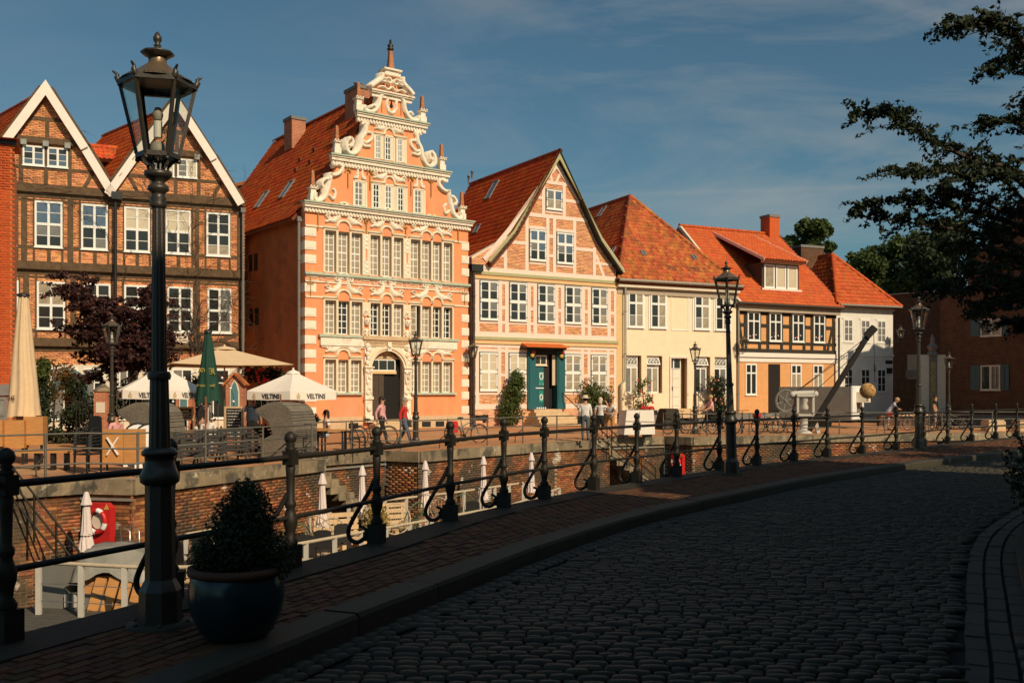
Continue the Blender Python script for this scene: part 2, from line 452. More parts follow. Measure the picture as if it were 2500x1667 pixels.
# ---------------------------------------------------------------- the materials of the place
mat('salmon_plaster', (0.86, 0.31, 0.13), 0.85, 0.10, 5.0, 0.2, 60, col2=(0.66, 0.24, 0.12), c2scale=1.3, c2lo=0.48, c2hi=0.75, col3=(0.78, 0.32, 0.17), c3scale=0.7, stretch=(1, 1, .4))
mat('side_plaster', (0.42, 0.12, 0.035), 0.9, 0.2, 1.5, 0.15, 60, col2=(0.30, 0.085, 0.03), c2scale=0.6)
mat('ornament_white', (0.85, 0.74, 0.59), 0.8, 0.12, 12.0, 0.2, 40, col2=(0.52, 0.41, 0.28), c2scale=2.6, c2lo=0.55, c2hi=0.75, stretch=(1, 1, .5))
mat('verdigris', (0.42, 0.50, 0.38), 0.7, 0.2, 6.0, col2=(0.55, 0.50, 0.38), c2scale=3.0)
mat('verdigris_dark', (0.10, 0.17, 0.15), 0.7, 0.2, 6.0)
mat('sandstone_pinnacle', (0.42, 0.17, 0.08), 0.9, 0.3, 9.0, 0.2)
mat('window_white', (0.83, 0.80, 0.73), 0.5, 0.04, 4.0)
mat('cream_surround', (0.80, 0.66, 0.47), 0.7, 0.06, 5.0)
mat('reveal_beige', (0.62, 0.47, 0.31), 0.8, 0.1, 5.0)
mat('iron_gold', (0.45, 0.24, 0.06), 0.5, 0.2, 8.0, metal=0.3)
mat('iron_dark', (0.025, 0.023, 0.02), 0.45, 0.2, 10.0, metal=0.2)
glassmat('pane_dark', (0.03, 0.032, 0.03))
glassmat('pane_painted_sky', (0.10, 0.15, 0.21), var=0.25)  # blue base colour stands in for sky mirrored in the glass
glassmat('pane_blind', (0.62, 0.52, 0.36), rough=0.25, var=0.12, scale=0.9)
glassmat('pane_beige', (0.36, 0.29, 0.20), rough=0.15, var=0.3, scale=1.2)
glassmat('pane_curtain', (0.36, 0.29, 0.20), rough=0.12, var=0.45, scale=2.2)
glassmat('pane_grey', (0.20, 0.19, 0.17), rough=0.08, var=0.4, scale=1.6)
mat('curtain_cloth', (0.70, 0.62, 0.52), 0.9, 0.15, 12.0)
mat('timber_dark', (0.115, 0.068, 0.033), 0.85, 0.4, 5.0, 0.3, 30, stretch=(1, 1, 1))
mat('timber_black', (0.035, 0.027, 0.018), 0.8, 0.4, 5.0, 0.2, 30)
mat('timber_grey_end', (0.30, 0.30, 0.27), 0.9, 0.2, 9.0)
mat('timber_pink', (0.83, 0.64, 0.52), 0.75, 0.06, 6.0, 0.1, 40)
mat('timber_brown', (0.055, 0.04, 0.028), 0.7, 0.2, 6.0)
mat('barge_white', (0.86, 0.74, 0.64), 0.7, 0.06, 4.0)
mat('sage_green', (0.40, 0.38, 0.19), 0.6, 0.1, 5.0)
mat('ochre_trim', (0.72, 0.48, 0.22), 0.7, 0.08, 5.0)
mat('orange_line', (0.70, 0.16, 0.03), 0.6, 0.05)
mat('brick_old', (0.70, 0.285, 0.115), 0.9, 0.2, 14, 0.2, 60, rand=0.38, hue=0.012, col2=(0.40, 0.15, 0.06), c2scale=7.0, c2lo=0.6, c2hi=0.72)
mat('brick_bright', (0.80, 0.38, 0.18), 0.9, 0.15, 14, 0.2, 60, rand=0.25, hue=0.012)
mat('brick_red', (0.50, 0.085, 0.018), 0.9, 0.12, 14, 0.15, 60, rand=0.14)
mat('brick_shop', (0.50, 0.16, 0.06), 0.9, 0.2, 14, 0.15, 60, rand=0.3)
mat('brick_quay', (0.31, 0.112, 0.04), 0.9, 0.25, 10, 0.3, 50, rand=0.55, hue=0.015, col2=(0.09, 0.06, 0.035), c2scale=0.9, c2lo=0.42, c2hi=0.55,
    col3=(0.66, 0.55, 0.44), c3scale=1.4, c3lo=0.62, c3hi=0.68)
mat('mortar_light', (0.66, 0.48, 0.32), 0.95, 0.15, 8)
mat('mortar_pink', (0.80, 0.62, 0.48), 0.95, 0.1, 8)
mat('mortar_red', (0.52, 0.16, 0.05), 0.95, 0.15, 8)
mat('mortar_quay', (0.40, 0.30, 0.20), 0.95, 0.3, 4, col2=(0.13, 0.10, 0.07), c2scale=1.0, c2lo=0.45, c2hi=0.6)
mat('tile_red', (0.52, 0.085, 0.012), 0.75, 0.2, 3.0, 0.15, 30, rand=0.20, hue=0.01, col2=(0.10, 0.04, 0.02), c2scale=1.3, c2lo=0.60, c2hi=0.75)
mat('tile_orange', (0.54, 0.092, 0.011), 0.7, 0.12, 3.0, 0.1, 30, rand=0.12, hue=0.006)
mat('tile_old', (0.46, 0.115, 0.03), 0.85, 0.25, 3.0, 0.2, 30, rand=0.26, hue=0.015, col2=(0.10, 0.055, 0.03), c2scale=1.1, c2lo=0.56, c2hi=0.72, col3=(0.30, 0.20, 0.10), c3scale=3.0, c3lo=0.68, c3hi=0.76)
mat('roof_under', (0.17, 0.04, 0.015), 0.9, 0.2, 3)
mat('soffit_dark', (0.05, 0.035, 0.025), 0.9, 0.1)
mat('cornice_brown', (0.42, 0.33, 0.24), 0.7, 0.1, 4)
mat('cornice_beige', (0.70, 0.60, 0.46), 0.7, 0.1, 4)
brickmat('cream_brick', (0.92, 0.73, 0.50), (0.89, 0.70, 0.47), (0.85, 0.67, 0.45), bump=0.35, var=0.06)
brickmat('tan_brick', (0.74, 0.36, 0.135), (0.70, 0.33, 0.12), (0.72, 0.38, 0.17), bump=0.35, var=0.07)
brickmat('white_brick', (0.82, 0.76, 0.67), (0.80, 0.74, 0.65), (0.76, 0.70, 0.61), bump=0.4, var=0.06)
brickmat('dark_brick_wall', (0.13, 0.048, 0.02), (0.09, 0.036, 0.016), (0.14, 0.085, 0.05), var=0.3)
brickmat('chimney_brick', (0.50, 0.15, 0.06), (0.40, 0.12, 0.05), (0.5, 0.3, 0.2), var=0.2)
mat('gutter_zinc', (0.36, 0.32, 0.26), 0.45, 0.15, 5, metal=0.4)
mat('plinth_grey', (0.20, 0.18, 0.16), 0.9, 0.15, 4)
mat('plinth_stone', (0.60, 0.42, 0.25), 0.9, 0.15, 3, 0.2, 30)
mat('sandstone_step', (0.60, 0.42, 0.24), 0.9, 0.15, 4, 0.2, 30)
mat('door_teal', (0.018, 0.105, 0.115), 0.45, 0.1, 4)
mat('door_green', (0.02, 0.22, 0.17), 0.45, 0.05, 4)
mat('door_brown', (0.07, 0.045, 0.028), 0.6, 0.2, 4)
mat('door_black', (0.012, 0.008, 0.006), 0.6, 0.1, 4)
mat('interior_dark', (0.01, 0.009, 0.008), 0.9, 0.0)
mat('door_white', (0.80, 0.71, 0.58), 0.6, 0.06, 5)
mat('paint_red', (0.55, 0.04, 0.03), 0.5, 0.1, 5)
mat('paint_white', (0.82, 0.80, 0.76), 0.5, 0.05, 5)
mat('paint_gold', (0.62, 0.40, 0.08), 0.5, 0.1, 5)
mat('lettering_brown', (0.28, 0.16, 0.09), 0.8, 0.1)
mat('lettering_black', (0.015, 0.015, 0.014), 0.7, 0.0)
mat('lettering_gold', (0.55, 0.38, 0.06), 0.7, 0.1)
mat('shutter_blue', (0.07, 0.12, 0.12), 0.7, 0.1, 5)
# ---------------------------------------------------------------- kit for the houses
class House:
    """a house front: local x along the front, y into the house, z up; origin at the front's left foot"""
    def __init__(s, name, label, cat, lpx, Z0, th, rpx, group=None, z0=0.0):
        s.O = Vector((xat(lpx, Z0), Z0, 0)); s.th = R(th); s.d = 0.0
        s.u = Vector((cos(s.th), sin(s.th), 0)); s.n = Vector((sin(s.th), -cos(s.th), 0))
        s.root = empty(name, label, cat, s.O, s.th, group)
        s.w = s.x(rpx)
    def loc(s, px, py, d=None):
        d = s.d if d is None else d
        r = Vector(((px - HX) / F, 1.0, (HY - py) / F)); P0 = s.O + s.n * d
        t = (P0 - CAMP).dot(s.n) / r.dot(s.n); P = CAMP + r * t
        return (P - s.O).dot(s.u), P.z
    def x(s, px, d=None): return s.loc(px, HY, d)[0]
    def z(s, px, py, d=None): return s.loc(px, py, d)[1]
    def world(s, x, y, z): return s.O + s.u * x - s.n * y + Vector((0, 0, z))
    def hit(s, px, py, P, N):
        """local point where the sight line meets a plane given in local coordinates"""
        Rm = Matrix.Rotation(-s.th, 3, 'Z'); C = Rm @ (CAMP - s.O); r = Rm @ Vector(((px - HX) / F, 1.0, (HY - py) / F))
        N = Vector(N); return C + r * ((Vector(P) - C).dot(N) / r.dot(N))

WCACHE = {}
def window(h, x0, z0, x1, z1, xs=(), zs=(), fr=0.06, y=0.0, dep=0.05, frame='window_white', pane='pane_dark', back=0.0, parent=None, single=False, arch=0.0, name='window', sill=True, label=None):
    """a window of frame, glazing bars and panes. xs, zs: (fraction, bar width). y: front of the frame; back: depth of the panes behind it"""
    w, hh = x1 - x0, z1 - z0
    key = (round(w, 2), round(hh, 2), tuple(xs), tuple(zs), fr, dep, frame, arch, sill)
    w, hh = key[0], key[1]
    cells = []
    ex = [(fr, 0)] ; bars = []
    cx = [fr] ; cxe = []
    for f, t in xs: cxe.append(f * w - t / 2); cx.append(f * w + t / 2)
    cxe.append(w - fr)
    cz = [fr]; cze = []
    for f, t in zs: cze.append(f * hh - t / 2); cz.append(f * hh + t / 2)
    cze.append(hh - fr)
    if key not in WCACHE:
        mb = MB()
        mb.box((0, 0, 0), (fr, dep, hh)).box((w - fr, 0, 0), (w, dep, hh)).box((fr, 0.001, 0), (w - fr, dep, fr)).box((fr, 0.001, hh - fr), (w - fr, dep, hh))
        for f, t in xs: mb.box((f * w - t / 2, 0.008 if t < 0.05 else 0.003, fr), (f * w + t / 2, dep, hh - fr))
        for f, t in zs:
            for a, b in zip(cx, cxe): mb.box((a, 0.01 if t < 0.05 else 0.005, f * hh - t / 2), (b, dep, f * hh + t / 2))
        if sill: mb.box((-0.03, -0.03, -0.045), (w + 0.03, dep, -0.001))
        if arch:
            P = [(w * i / 10, hh - 0.001 + arch * (1 - (2 * i / 10 - 1) ** 2)) for i in range(11)]
            mb.prism(P, 0.0, dep)
        WCACHE[key] = mb.mesh(name, frame)
    o = link(name, WCACHE[key], parent or h.root, (x0, y, z0))
    if label: o['label'] = label
    k = 0
    if single: cells = [(cx[0], cxe[-1], cz[0], cze[-1])]
    else: cells = [(a, b, c, d) for c, d in zip(cz, cze) for a, b in zip(cx, cxe)]
    for i, (a, b, c, d) in enumerate(cells):
        pm = pane if isinstance(pane, str) else pane[i % len(pane)]
        kk = (round(b - a, 3), round(d - c, 3), pm)
        if kk not in WCACHE:
            WCACHE[kk] = MB().add([(0, 0, 0), (b - a, 0, 0), (b - a, 0, d - c), (0, 0, d - c)], [(0, 1, 2, 3)]).mesh('pane', pm)
        link('pane', WCACHE[kk], o, (a, dep * 0.45 + back, c))
    return o

def timber(h, p, q, w, mtl, y0=-0.022, y1=0.03, name='timber', cut=0):
    p, q = Vector(p), Vector(q); t = (q - p).normalized(); nn = Vector((-t.y, t.x)) * (w / 2)
    poly = [tuple(a) for a in (p + nn, p - nn, q - nn, q + nn)]
    if abs(t.x) > 0.02 and abs(t.y) > 0.02: y0 += 0.004
    elif abs(t.y) > 0.5: y0 -= 0.003
    return MB().prism(poly, y0 - h.d, y1 - h.d).build(name, mtl, h.root)

def brickwork(h, poly, mtl, y=0.0, nparts=0, name='brick', stuff='brickwork', bl=0.238, bh=0.063, jt=0.013, exclude=(), jit=0.004, header=False):
    xs = [p[0] for p in poly]; zs = [p[1] for p in poly]; r = random.Random(len(poly) * 7 + int(xs[0] * 100))
    tv, tq = boxq(-bl / 2, bl / 2, 0, 0.03, -bh / 2, bh / 2)
    tq = [(0, 1, 5, 4), (4, 5, 6, 7), (0, 3, 2, 1), (1, 2, 6, 5), (3, 0, 4, 7)]
    ms = []; row = 0; z = min(zs) + bh / 2
    while z < max(zs):
        x = min(xs) - (bl / 2 if row % 2 else 0)
        while x < max(xs) + bl:
            a, b = pip(x - bl * .42, z, poly), pip(x + bl * .42, z, poly)
            ok = a or b or pip(x, z, poly)
            if ok and not any(e[0] < x < e[2] and e[1] < z < e[3] for e in exclude):
                sx = 1.0 if (a and b) else 0.5; xo = x if (a and b) else (x - bl / 4 if a else x + bl / 4)
                if a or b:
                    m = Matrix.Translation((xo + r.uniform(-.003, .003), y - h.d + r.uniform(-jit, jit), z + r.uniform(-.002, .002)))
                    m[0][0] = sx; ms.append(m)
            x += bl + jt
        z += bh + jt; row += 1
    pieces(name, tv, tq, ms, h.root, mtl, nparts, stuff)

TILE_V, TILE_Q = [], []
def _tile():
    prof = [(-0.12, 0.028), (-0.07, 0.002), (0.0, -0.004), (0.055, 0.022), (0.09, 0.050), (0.128, 0.036)]
    for v, dz in ((0.0, 0.030), (0.36, 0.0)):
        for u, z in prof: TILE_V.append((u, v, z + dz))
    for u, z in prof: TILE_V.append((u, 0.0, z + 0.005))
    n = len(prof)
    for i in range(n - 1):
        TILE_Q.append((i, i + 1, n + i + 1, n + i)); TILE_Q.append((2 * n + i, 2 * n + i + 1, i + 1, i))
_tile()
def roof_plane(h, O, U, V, poly, mtl='tile_red', nparts=300, cover=True, gauge=0.31, pitch=0.232, name='roof_tile', jit=1.0):
    """a tiled slope: O corner, U along the eave, V up the slope; poly in (u,v)"""
    O, U, V = Vector(O), Vector(U).normalized(), Vector(V).normalized(); N = U.cross(V).normalized()
    Fm = Matrix((( U.x, V.x, N.x, O.x), (U.y, V.y, N.y, O.y), (U.z, V.z, N.z, O.z), (0, 0, 0, 1)))
    r = random.Random(int(abs(O.x * 37 + O.z * 91)) + len(poly))
    us = [p[0] for p in poly]; vs = [p[1] for p in poly]
    mb = MB(); pts = [Fm @ Vector((p[0], p[1], -0.02)) for p in poly]; lo = [Fm @ Vector((p[0], p[1], -0.16)) for p in poly]; k = len(poly)
    mb.add(pts + lo, [tuple(range(k)), tuple(range(2 * k - 1, k - 1, -1))] + [(i, i + k, (i + 1) % k + k, (i + 1) % k) for i in range(k)])
    mb.build('roof_deck', 'roof_under', h.root)
    ms = []; v = min(vs); row = 0
    while v < max(vs) - 0.05:
        u = min(us) + pitch / 2
        while u < max(us) + pitch:
            c = min(v + 0.17, max(vs) - 0.01)
            if pip(u, c, poly) or (pip(u - .08, c, poly) and pip(u - .08, v + .03, poly)) or (pip(u + .08, c, poly) and pip(u + .08, v + .03, poly)):
                m = Fm @ Matrix.Translation((u + r.uniform(-.006, .006) * jit, v + r.uniform(-.008, .008) * jit, 0.012 + r.uniform(-.004, .006) * jit)) @ Matrix.Rotation(r.uniform(-.02, .02) * jit, 4, 'Z') @ Matrix.Rotation(r.uniform(-.012, .012) * jit, 4, 'X')
                ms.append(m)
            u += pitch
        v += gauge; row += 1
    pieces(name, TILE_V, TILE_Q, ms, h.root, mtl, nparts, 'roof_tile_field', smooth=True)
    return Fm
RIDGE_ME = {}
def ridge(h, p, q, mtl='tile_red', r=0.13, name='ridge_tile', step=0.36):
    p, q = Vector(p), Vector(q); L = (q - p).length; n = max(1, round(L / step)); d = (q - p) / n
    if mtl not in RIDGE_ME:
        mb = MB(); vs = []
        for x, rr in ((0, 1.12), (0.06, 1.12), (0.061, 1.0), (0.37, 0.98)):
            for j in range(7):
                w = pi * (j / 6) * 1.1 - 0.05 * pi; vs.append((x, r * rr * cos(w), r * rr * sin(w)))
        mb.add(vs, [(i * 7 + j, i * 7 + j + 1, i * 7 + j + 8, i * 7 + j + 7) for i in range(3) for j in range(6)], 0, True)
        RIDGE_ME[mtl] = mb.mesh(name, mtl)
    rot = d.to_track_quat('X', 'Z')
    for i in range(n):
        o = link(name, RIDGE_ME[mtl], h.root, p + d * i); o.rotation_mode = 'QUATERNION'; o.rotation_quaternion = rot
def wall_holes(h, x0, z0, x1, z1, holes, mtl, y=0.0, rev=0.25, rmtl='reveal_beige', name='wall', thick=0.4):
    """a rendered wall with openings cut through it and plastered reveals"""
    X = sorted({x0, x1, *[v for o in holes for v in (o[0], o[2])]}); Zs = sorted({z0, z1, *[v for o in holes for v in (o[1], o[3])]})
    mb = MB()
    for a, b in zip(X, X[1:]):
        for c, d in zip(Zs, Zs[1:]):
            mx, mz = (a + b) / 2, (c + d) / 2
            if not any(o[0] < mx < o[2] and o[1] < mz < o[3] for o in holes):
                mb.add([(a, y, c), (b, y, c), (b, y, d), (a, y, d)], [(0, 1, 2, 3)])
    for o in holes:
        a, c, b, d = o[:4]; r = rev
        mb.add([(a, y, c), (a, y + r, c), (a, y + r, d), (a, y, d)], [(0, 3, 2, 1)], 1)
        mb.add([(b, y, c), (b, y + r, c), (b, y + r, d), (b, y, d)], [(0, 1, 2, 3)], 1)
        mb.add([(a, y, d), (b, y, d), (b, y + r, d), (a, y + r, d)], [(0, 3, 2, 1)], 1)
        mb.add([(a, y, c), (b, y, c), (b, y + r, c), (a, y + r, c)], [(0, 1, 2, 3)], 1)
    mb.add([(x0, y, z0), (x0, y + thick, z0), (x0, y + thick, z1), (x0, y, z1)], [(0, 1, 2, 3)]); mb.add([(x1, y, z0), (x1, y + thick, z0), (x1, y + thick, z1), (x1, y, z1)], [(0, 3, 2, 1)])
    mb.add([(x0, y, z1), (x1, y, z1), (x1, y + thick, z1), (x0, y + thick, z1)], [(0, 1, 2, 3)])
    mb.add([(x0, y + thick, z0), (x1, y + thick, z0), (x1, y + thick, z1), (x0, y + thick, z1)], [(0, 3, 2, 1)], 1)
    return mb.build(name, [mtl, rmtl], h.root)
def P_part(h, name, mtl, a, b): return MB().box(a, b).build(name, mtl, h.root)
def downpipe(h, x, y, z0, z1, mtl='gutter_zinc', r=0.055, hop=True, kick=None, name='downpipe'):
    pts = [(x, y, z0), (x, y, z1)]
    if kick: pts = [(x + kick[0], y - .02, z0), (x + kick[0], y - .02, z0 + kick[1]), (x, y, z0 + kick[1] + 0.25), (x, y, z1)]
    mb = MB().tube(pts, r, 8)
    if hop: mb.box((x - .11, y - .10, z1 - .02), (x + .11, y + .08, z1 + .2))
    for k in range(3):
        zz = z0 + (z1 - z0) * (k + .6) / 3.2; mb.box((x - r - .01, y - r - .01, zz), (x + r + .01, y + .1, zz + .035))
    return mb.build(name, mtl, h.root)
def scurve(pts, per=6): return [(p.x, p.y) for p in catmull([Vector(p) for p in pts], per)]
def spiral(cx, cz, r0, r1, a0, turns, n=16):
    return [(cx + (r0 + (r1 - r0) * i / n) * cos(a0 + turns * 2 * pi * i / n), cz + (r0 + (r1 - r0) * i / n) * sin(a0 + turns * 2 * pi * i / n)) for i in range(n + 1)]
def chimney(h, x, y, z0, z1, w, d, mtl='chimney_brick', name='chimney', pots=0):
    mb = MB().box((x - w / 2, y - d / 2, z0), (x + w / 2, y + d / 2, z1)).box((x - w / 2 - .05, y - d / 2 - .05, z1 - .14), (x + w / 2 + .05, y + d / 2 + .05, z1 + .03), 1)
    for k in range(pots): mb.lathe([(.07, z1), (.07, z1 + .25), (.12, z1 + .26), (.12, z1 + .3)], (x - .15 + .3 * k, y, 0), 8, 1)
    return mb.build(name, [mtl, 'plinth_grey'], h.root)
def skylight(h, Fm, u, v, w, l, name='skylight'):
    mb = MB(); T = Fm
    mb.box((u, v, 0.02), (u + .06, v + l, .12), 0, T).box((u + w - .06, v, 0.02), (u + w, v + l, .12), 0, T).box((u + .06, v, 0.02), (u + w - .06, v + .06, .12), 0, T).box((u + .06, v + l - .06, 0.02), (u + w - .06, v + l, .12), 0, T)
    o = mb.build(name, 'plinth_grey', h.root)
    MB().add([T @ Vector(q) for q in ((u + .06, v + .06, .09), (u + w - .06, v + .06, .09), (u + w - .06, v + l - .06, .09), (u + .06, v + l - .06, .09))], [(0, 1, 2, 3)]).build('pane', 'pane_painted_sky', o)
    return o
# ================================================================ B: half-timbered house with two gables
h = HB = House('timbered_house', 'dark half-timbered brick house with two white-edged gables and climbing vines', 'house', -50, 43.6, 23, 592)
w = h.w
b1, b2, b3 = 10.55, 7.15, 3.75                        # undersides of the jetty beams
eave = b1 + 0.28
def bz(px, py, d=0.0): return h.loc(px, py, d)
GF = [(-0.0, -0.1), (w, -0.1), (w, b3 + .3), (0, b3 + .3)]
# floors step forward over one another
jd = (0.0, 0.16, 0.32)
h.d = 0
def xof(px, d): return h.x(px, d)
MB().box((0, 0.014, -0.2), (w, 7, b3 + .3)).build('ground_storey', 'mortar_light', h.root)
MB().box((0, 0.014 - jd[1], b3 + .3), (w, 7, b2 + .3)).build('middle_storey', 'mortar_light', h.root)
MB().box((0, 0.014 - jd[2], b2 + .3), (w, 7, b1 + .28)).build('upper_storey', 'mortar_light', h.root)
half = (xof(271, .45) - xof(112, .45)); ax1 = xof(112, .45); ax2 = xof(429, .45); half2 = xof(583, .5) - ax2
apex_z = h.z(112, 232, .45)
h.d = 0.45
gab = []
for ax, hf in ((ax1, half), (ax2, half2)):
    poly = [(ax - hf + .12, eave), (ax + hf - .12, eave), (ax, apex_z)]
    gab.append(poly)
    MB().prism(poly, 0.014 - .45, 0.3).build('gable_wall', 'mortar_light', h.root)
h.d = jd[1]; brickwork(h, [(0, b3 + .42), (w, b3 + .42), (w, b2), (0, b2)], 'brick_old', nparts=0)
h.d = jd[2]; brickwork(h, [(0, b2 + .42), (w, b2 + .42), (w, b1), (0, b1)], 'brick_old', nparts=150)
h.d = 0.45
for poly in gab: brickwork(h, poly, 'brick_old', nparts=75)
h.d = 0; brickwork(h, [(0, 3.0), (w, 3.0), (w, b3), (0, b3)], 'brick_old')
T = 'timber_dark'
def beam(z, d0, d1, hh=0.36):
    MB().box((-.05, -d1 - .05, z + .06), (w + .05, -d0 + .1, z + hh)).build('jetty_beam', T, h.root)
    MB().box((-.05, -d0 - .03, z - .16), (w + .05, -d0 + .1, z + .02)).build('wall_plate', T, h.root)
beam(b3, 0, jd[1], .42); beam(b2, jd[1], jd[2], .42); beam(b1, jd[2], .45, .42)
posts_px = {1: (43, 68, 118+40, 174, 191, 270, 335, 463, 485, 590), 2: ()}
# posts from the photograph: upper storey
for px, wd in ((59, .24), (172, .24), (42, .1), (83, .09), (152.5, .09), (195, .09), (264.5, .09), (303, .09), (366, .09), (401, .09), (470, .09), (480.5, .2), (502, .09), (561, .09), (586, .28)):
    h.d = jd[2]; x = h.x(px); timber(h, (x, b2 + .42), (x, b1 - .1), wd, T, name='timber_post')
h.d = jd[2]; zs = h.z(150, 607); timber(h, (0, zs), (w, zs), .14, T, name='timber_rail'); zl = zs; timber(h, (0, b1 - .28), (w, b1 - .28), .1, T, name='timber_rail')
for px in (119.5, 232, 335.5, 436, 534.5):
    x = h.x(px); timber(h, (x, b2 + .42), (x, zs), .15, T, name='timber_stud')
for px, wd in ((64, .24), (179, .24), (47, .09), (88.5, .09), (160, .09), (197, .09), (300, .09), (372, .09), (400, .09), (480, .3), (590, .3)):
    h.d = jd[1]; x = h.x(px); timber(h, (x, b3 + .42), (x, b2 - .1), wd, T, name='timber_post')
h.d = jd[1]; zs1 = h.z(90, 803); timber(h, (0, zs1 - .05), (w, zs1 - .05), .14, T, name='timber_rail'); timber(h, (0, b2 - .26), (w, b2 - .26), .1, T, name='timber_rail')
x = h.x(545); timber(h, (x - .2, b3 + .45), (x + .6, zs1 - .1), .2, T, name='timber_brace')
# gables
h.d = .45
for k, (ax, hf) in enumerate(((ax1, half), (ax2, half2))):
    q = lambda fx, z: (ax + fx * hf, z)
    H = apex_z - eave; zm = eave + H * .47; zt = eave + H * .735
    wz = lambda z: 1 - (z - eave) / H
    MB().box((ax - wz(zm) * hf, -.62, zm - .02), (ax + wz(zm) * hf, -.40, zm + .26)).build('jetty_beam', T, h.root)
    for fx in (-.62 * .53, 0.0, .62 * .53): MB().box((ax + fx * hf - .12, -.66, zm - .14), (ax + fx * hf + .12, -.6, zm + .1)).build('beam_end', 'timber_grey_end', h.root)
    timber(h, q(-wz(zt), zt), q(wz(zt), zt), .16, T, name='timber_rail')
    timber(h, q(0.02, zm + .2), q(0.02, zt), .16, T, name='timber_stud')
    for fx in (-.37, 0.0, .36): timber(h, q(fx, eave), q(fx, zm), .17, T, name='timber_stud')
    zw = eave + H * .205
    timber(h, q(-.72, zw), q(.72, zw), .14, T, name='timber_rail')
    timber(h, q(.56, eave), q(.72, zw), .16, T, name='timber_brace'); timber(h, q(-.56, eave), q(-.72, zw), .16, T, name='timber_brace')
    for sgn in (-1, 1):                                   # white barge boards in two pieces that step at the upper jetty
        e = [(sgn * hf, eave - .05), (sgn * hf * .515, zm + .02)]
        for (fa, za), (fb, zb), yo in (((hf + .08, eave - .16), (hf * wz(zm + .0) + .08, zm + .04), -.76), ((hf * wz(zm) + .16, zm - .12), (0.0, apex_z + .22), -.88)):
            p, qv = Vector((ax + sgn * fa, za)), Vector((ax + sgn * fb, zb)); t = (qv - p).normalized(); nn = Vector((-t.y, t.x)) * (.18 * sgn)
            poly = [p + nn, p - nn, qv - nn, qv + nn]
            if fb == 0.0:
                sl = t.y / t.x; inn = p - nn if True else p
                poly = [p + nn, p - nn, Vector((ax, (p - nn).y + (ax - (p - nn).x) * sl)), Vector((ax, (p + nn).y + (ax - (p + nn).x) * sl))]
            MB().prism([tuple(a) for a in poly], yo, yo + .06).build('barge_board', 'barge_white', h.root)
            timber(h, p - nn * 1.5, qv - nn * 1.5, .12, T, y0=-.06, name='timber_rafter')
    zb0, zb1 = zw + .09, zm - .13
    for fx0, fx1 in ((-.345, -.022), (.022, .335)):
        window(h, ax + fx0 * hf, zb0, ax + fx1 * hf, zb1, ((.5, .09),), ((.333, .025), (.667, .025)), .07, -.45 - .06, .06, pane=('pane_painted_sky', 'pane_painted_sky', 'pane_dark') if k == 0 else ('pane_grey', 'pane_blind'))
    # roof behind the gable
    L = math.hypot(hf, H) ; back = 7.0
    bd = Vector((-.38, .925, 0)); A_, B_ = Vector((ax - hf - .12, -.64, eave - .1)), Vector((ax, -.64, apex_z + .08)); O_ = A_ + bd * 8   # the ridges run askew to the front
    Uv = -bd; E_ = B_ - A_; Vv = (E_ - Uv * E_.dot(Uv)).normalized(); uvp = [((p - O_).dot(Uv), (p - O_).dot(Vv)) for p in (O_, A_, B_, B_ + bd * 8)]
    roof_plane(h, O_, Uv, Vv, uvp, 'tile_red', 150)
    MB().add([(ax + hf + .12, -.72, eave - .1), tuple(Vector((ax + hf + .12, -.72, eave - .1)) + bd * 8), tuple(B_ + bd * 8), tuple(B_)], [(3, 2, 1, 0)]).build('roof_slope', 'tile_red', h.root)
    ridge(h, B_, B_ + bd * 8)
# upper and middle storey windows
h.d = jd[2]
W4 = (((.5, .10),), ((.25, .028), (.5, .11), (.75, .028)))
ztop, zbot = h.z(85, 489.5), h.z(85, 602.5)
pans = [('pane_dark',) * 2 + ('pane_grey',) * 2 + ('pane_painted_sky',) * 4, ('pane_dark', 'pane_grey', 'pane_dark', 'pane_dark') + ('pane_painted_sky',) * 4, ('pane_dark',) * 4 + ('pane_blind',) * 4, ('pane_dark',) * 4 + ('pane_blind',) * 4, ('pane_curtain', 'pane_curtain') + ('pane_dark',) * 6]
for i, (a, b) in enumerate(((84.5, 152.5), (198, 263), (303, 366), (404, 465), (503.5, 561.5))):
    window(h, h.x(a), zbot, h.x(b), ztop, *W4, .085, -jd[2] - .07, .08, pane=pans[i])
window(h, h.x(-25), zbot, h.x(40.5), ztop, *W4, .085, -jd[2] - .07, .08)
h.d = jd[1]
ztop, zbot = h.z(90, 687), h.z(90, 803)
pl = [('pane_dark',) * 4 + ('pane_curtain',) * 4, ('pane_dark',), ('pane_dark',), ('pane_dark',), ('pane_dark', 'pane_grey')]
for i, (a, b) in enumerate(((90, 159), (205, 270), (303, 370), (408, 470), (506, 565))):
    window(h, h.x(a), zbot, h.x(b), ztop, *W4, .085, -jd[1] - .07, .08, pane=pl[i])
window(h, h.x(-20), zbot, h.x(46), ztop, *W4, .085, -jd[1] - .07, .08)
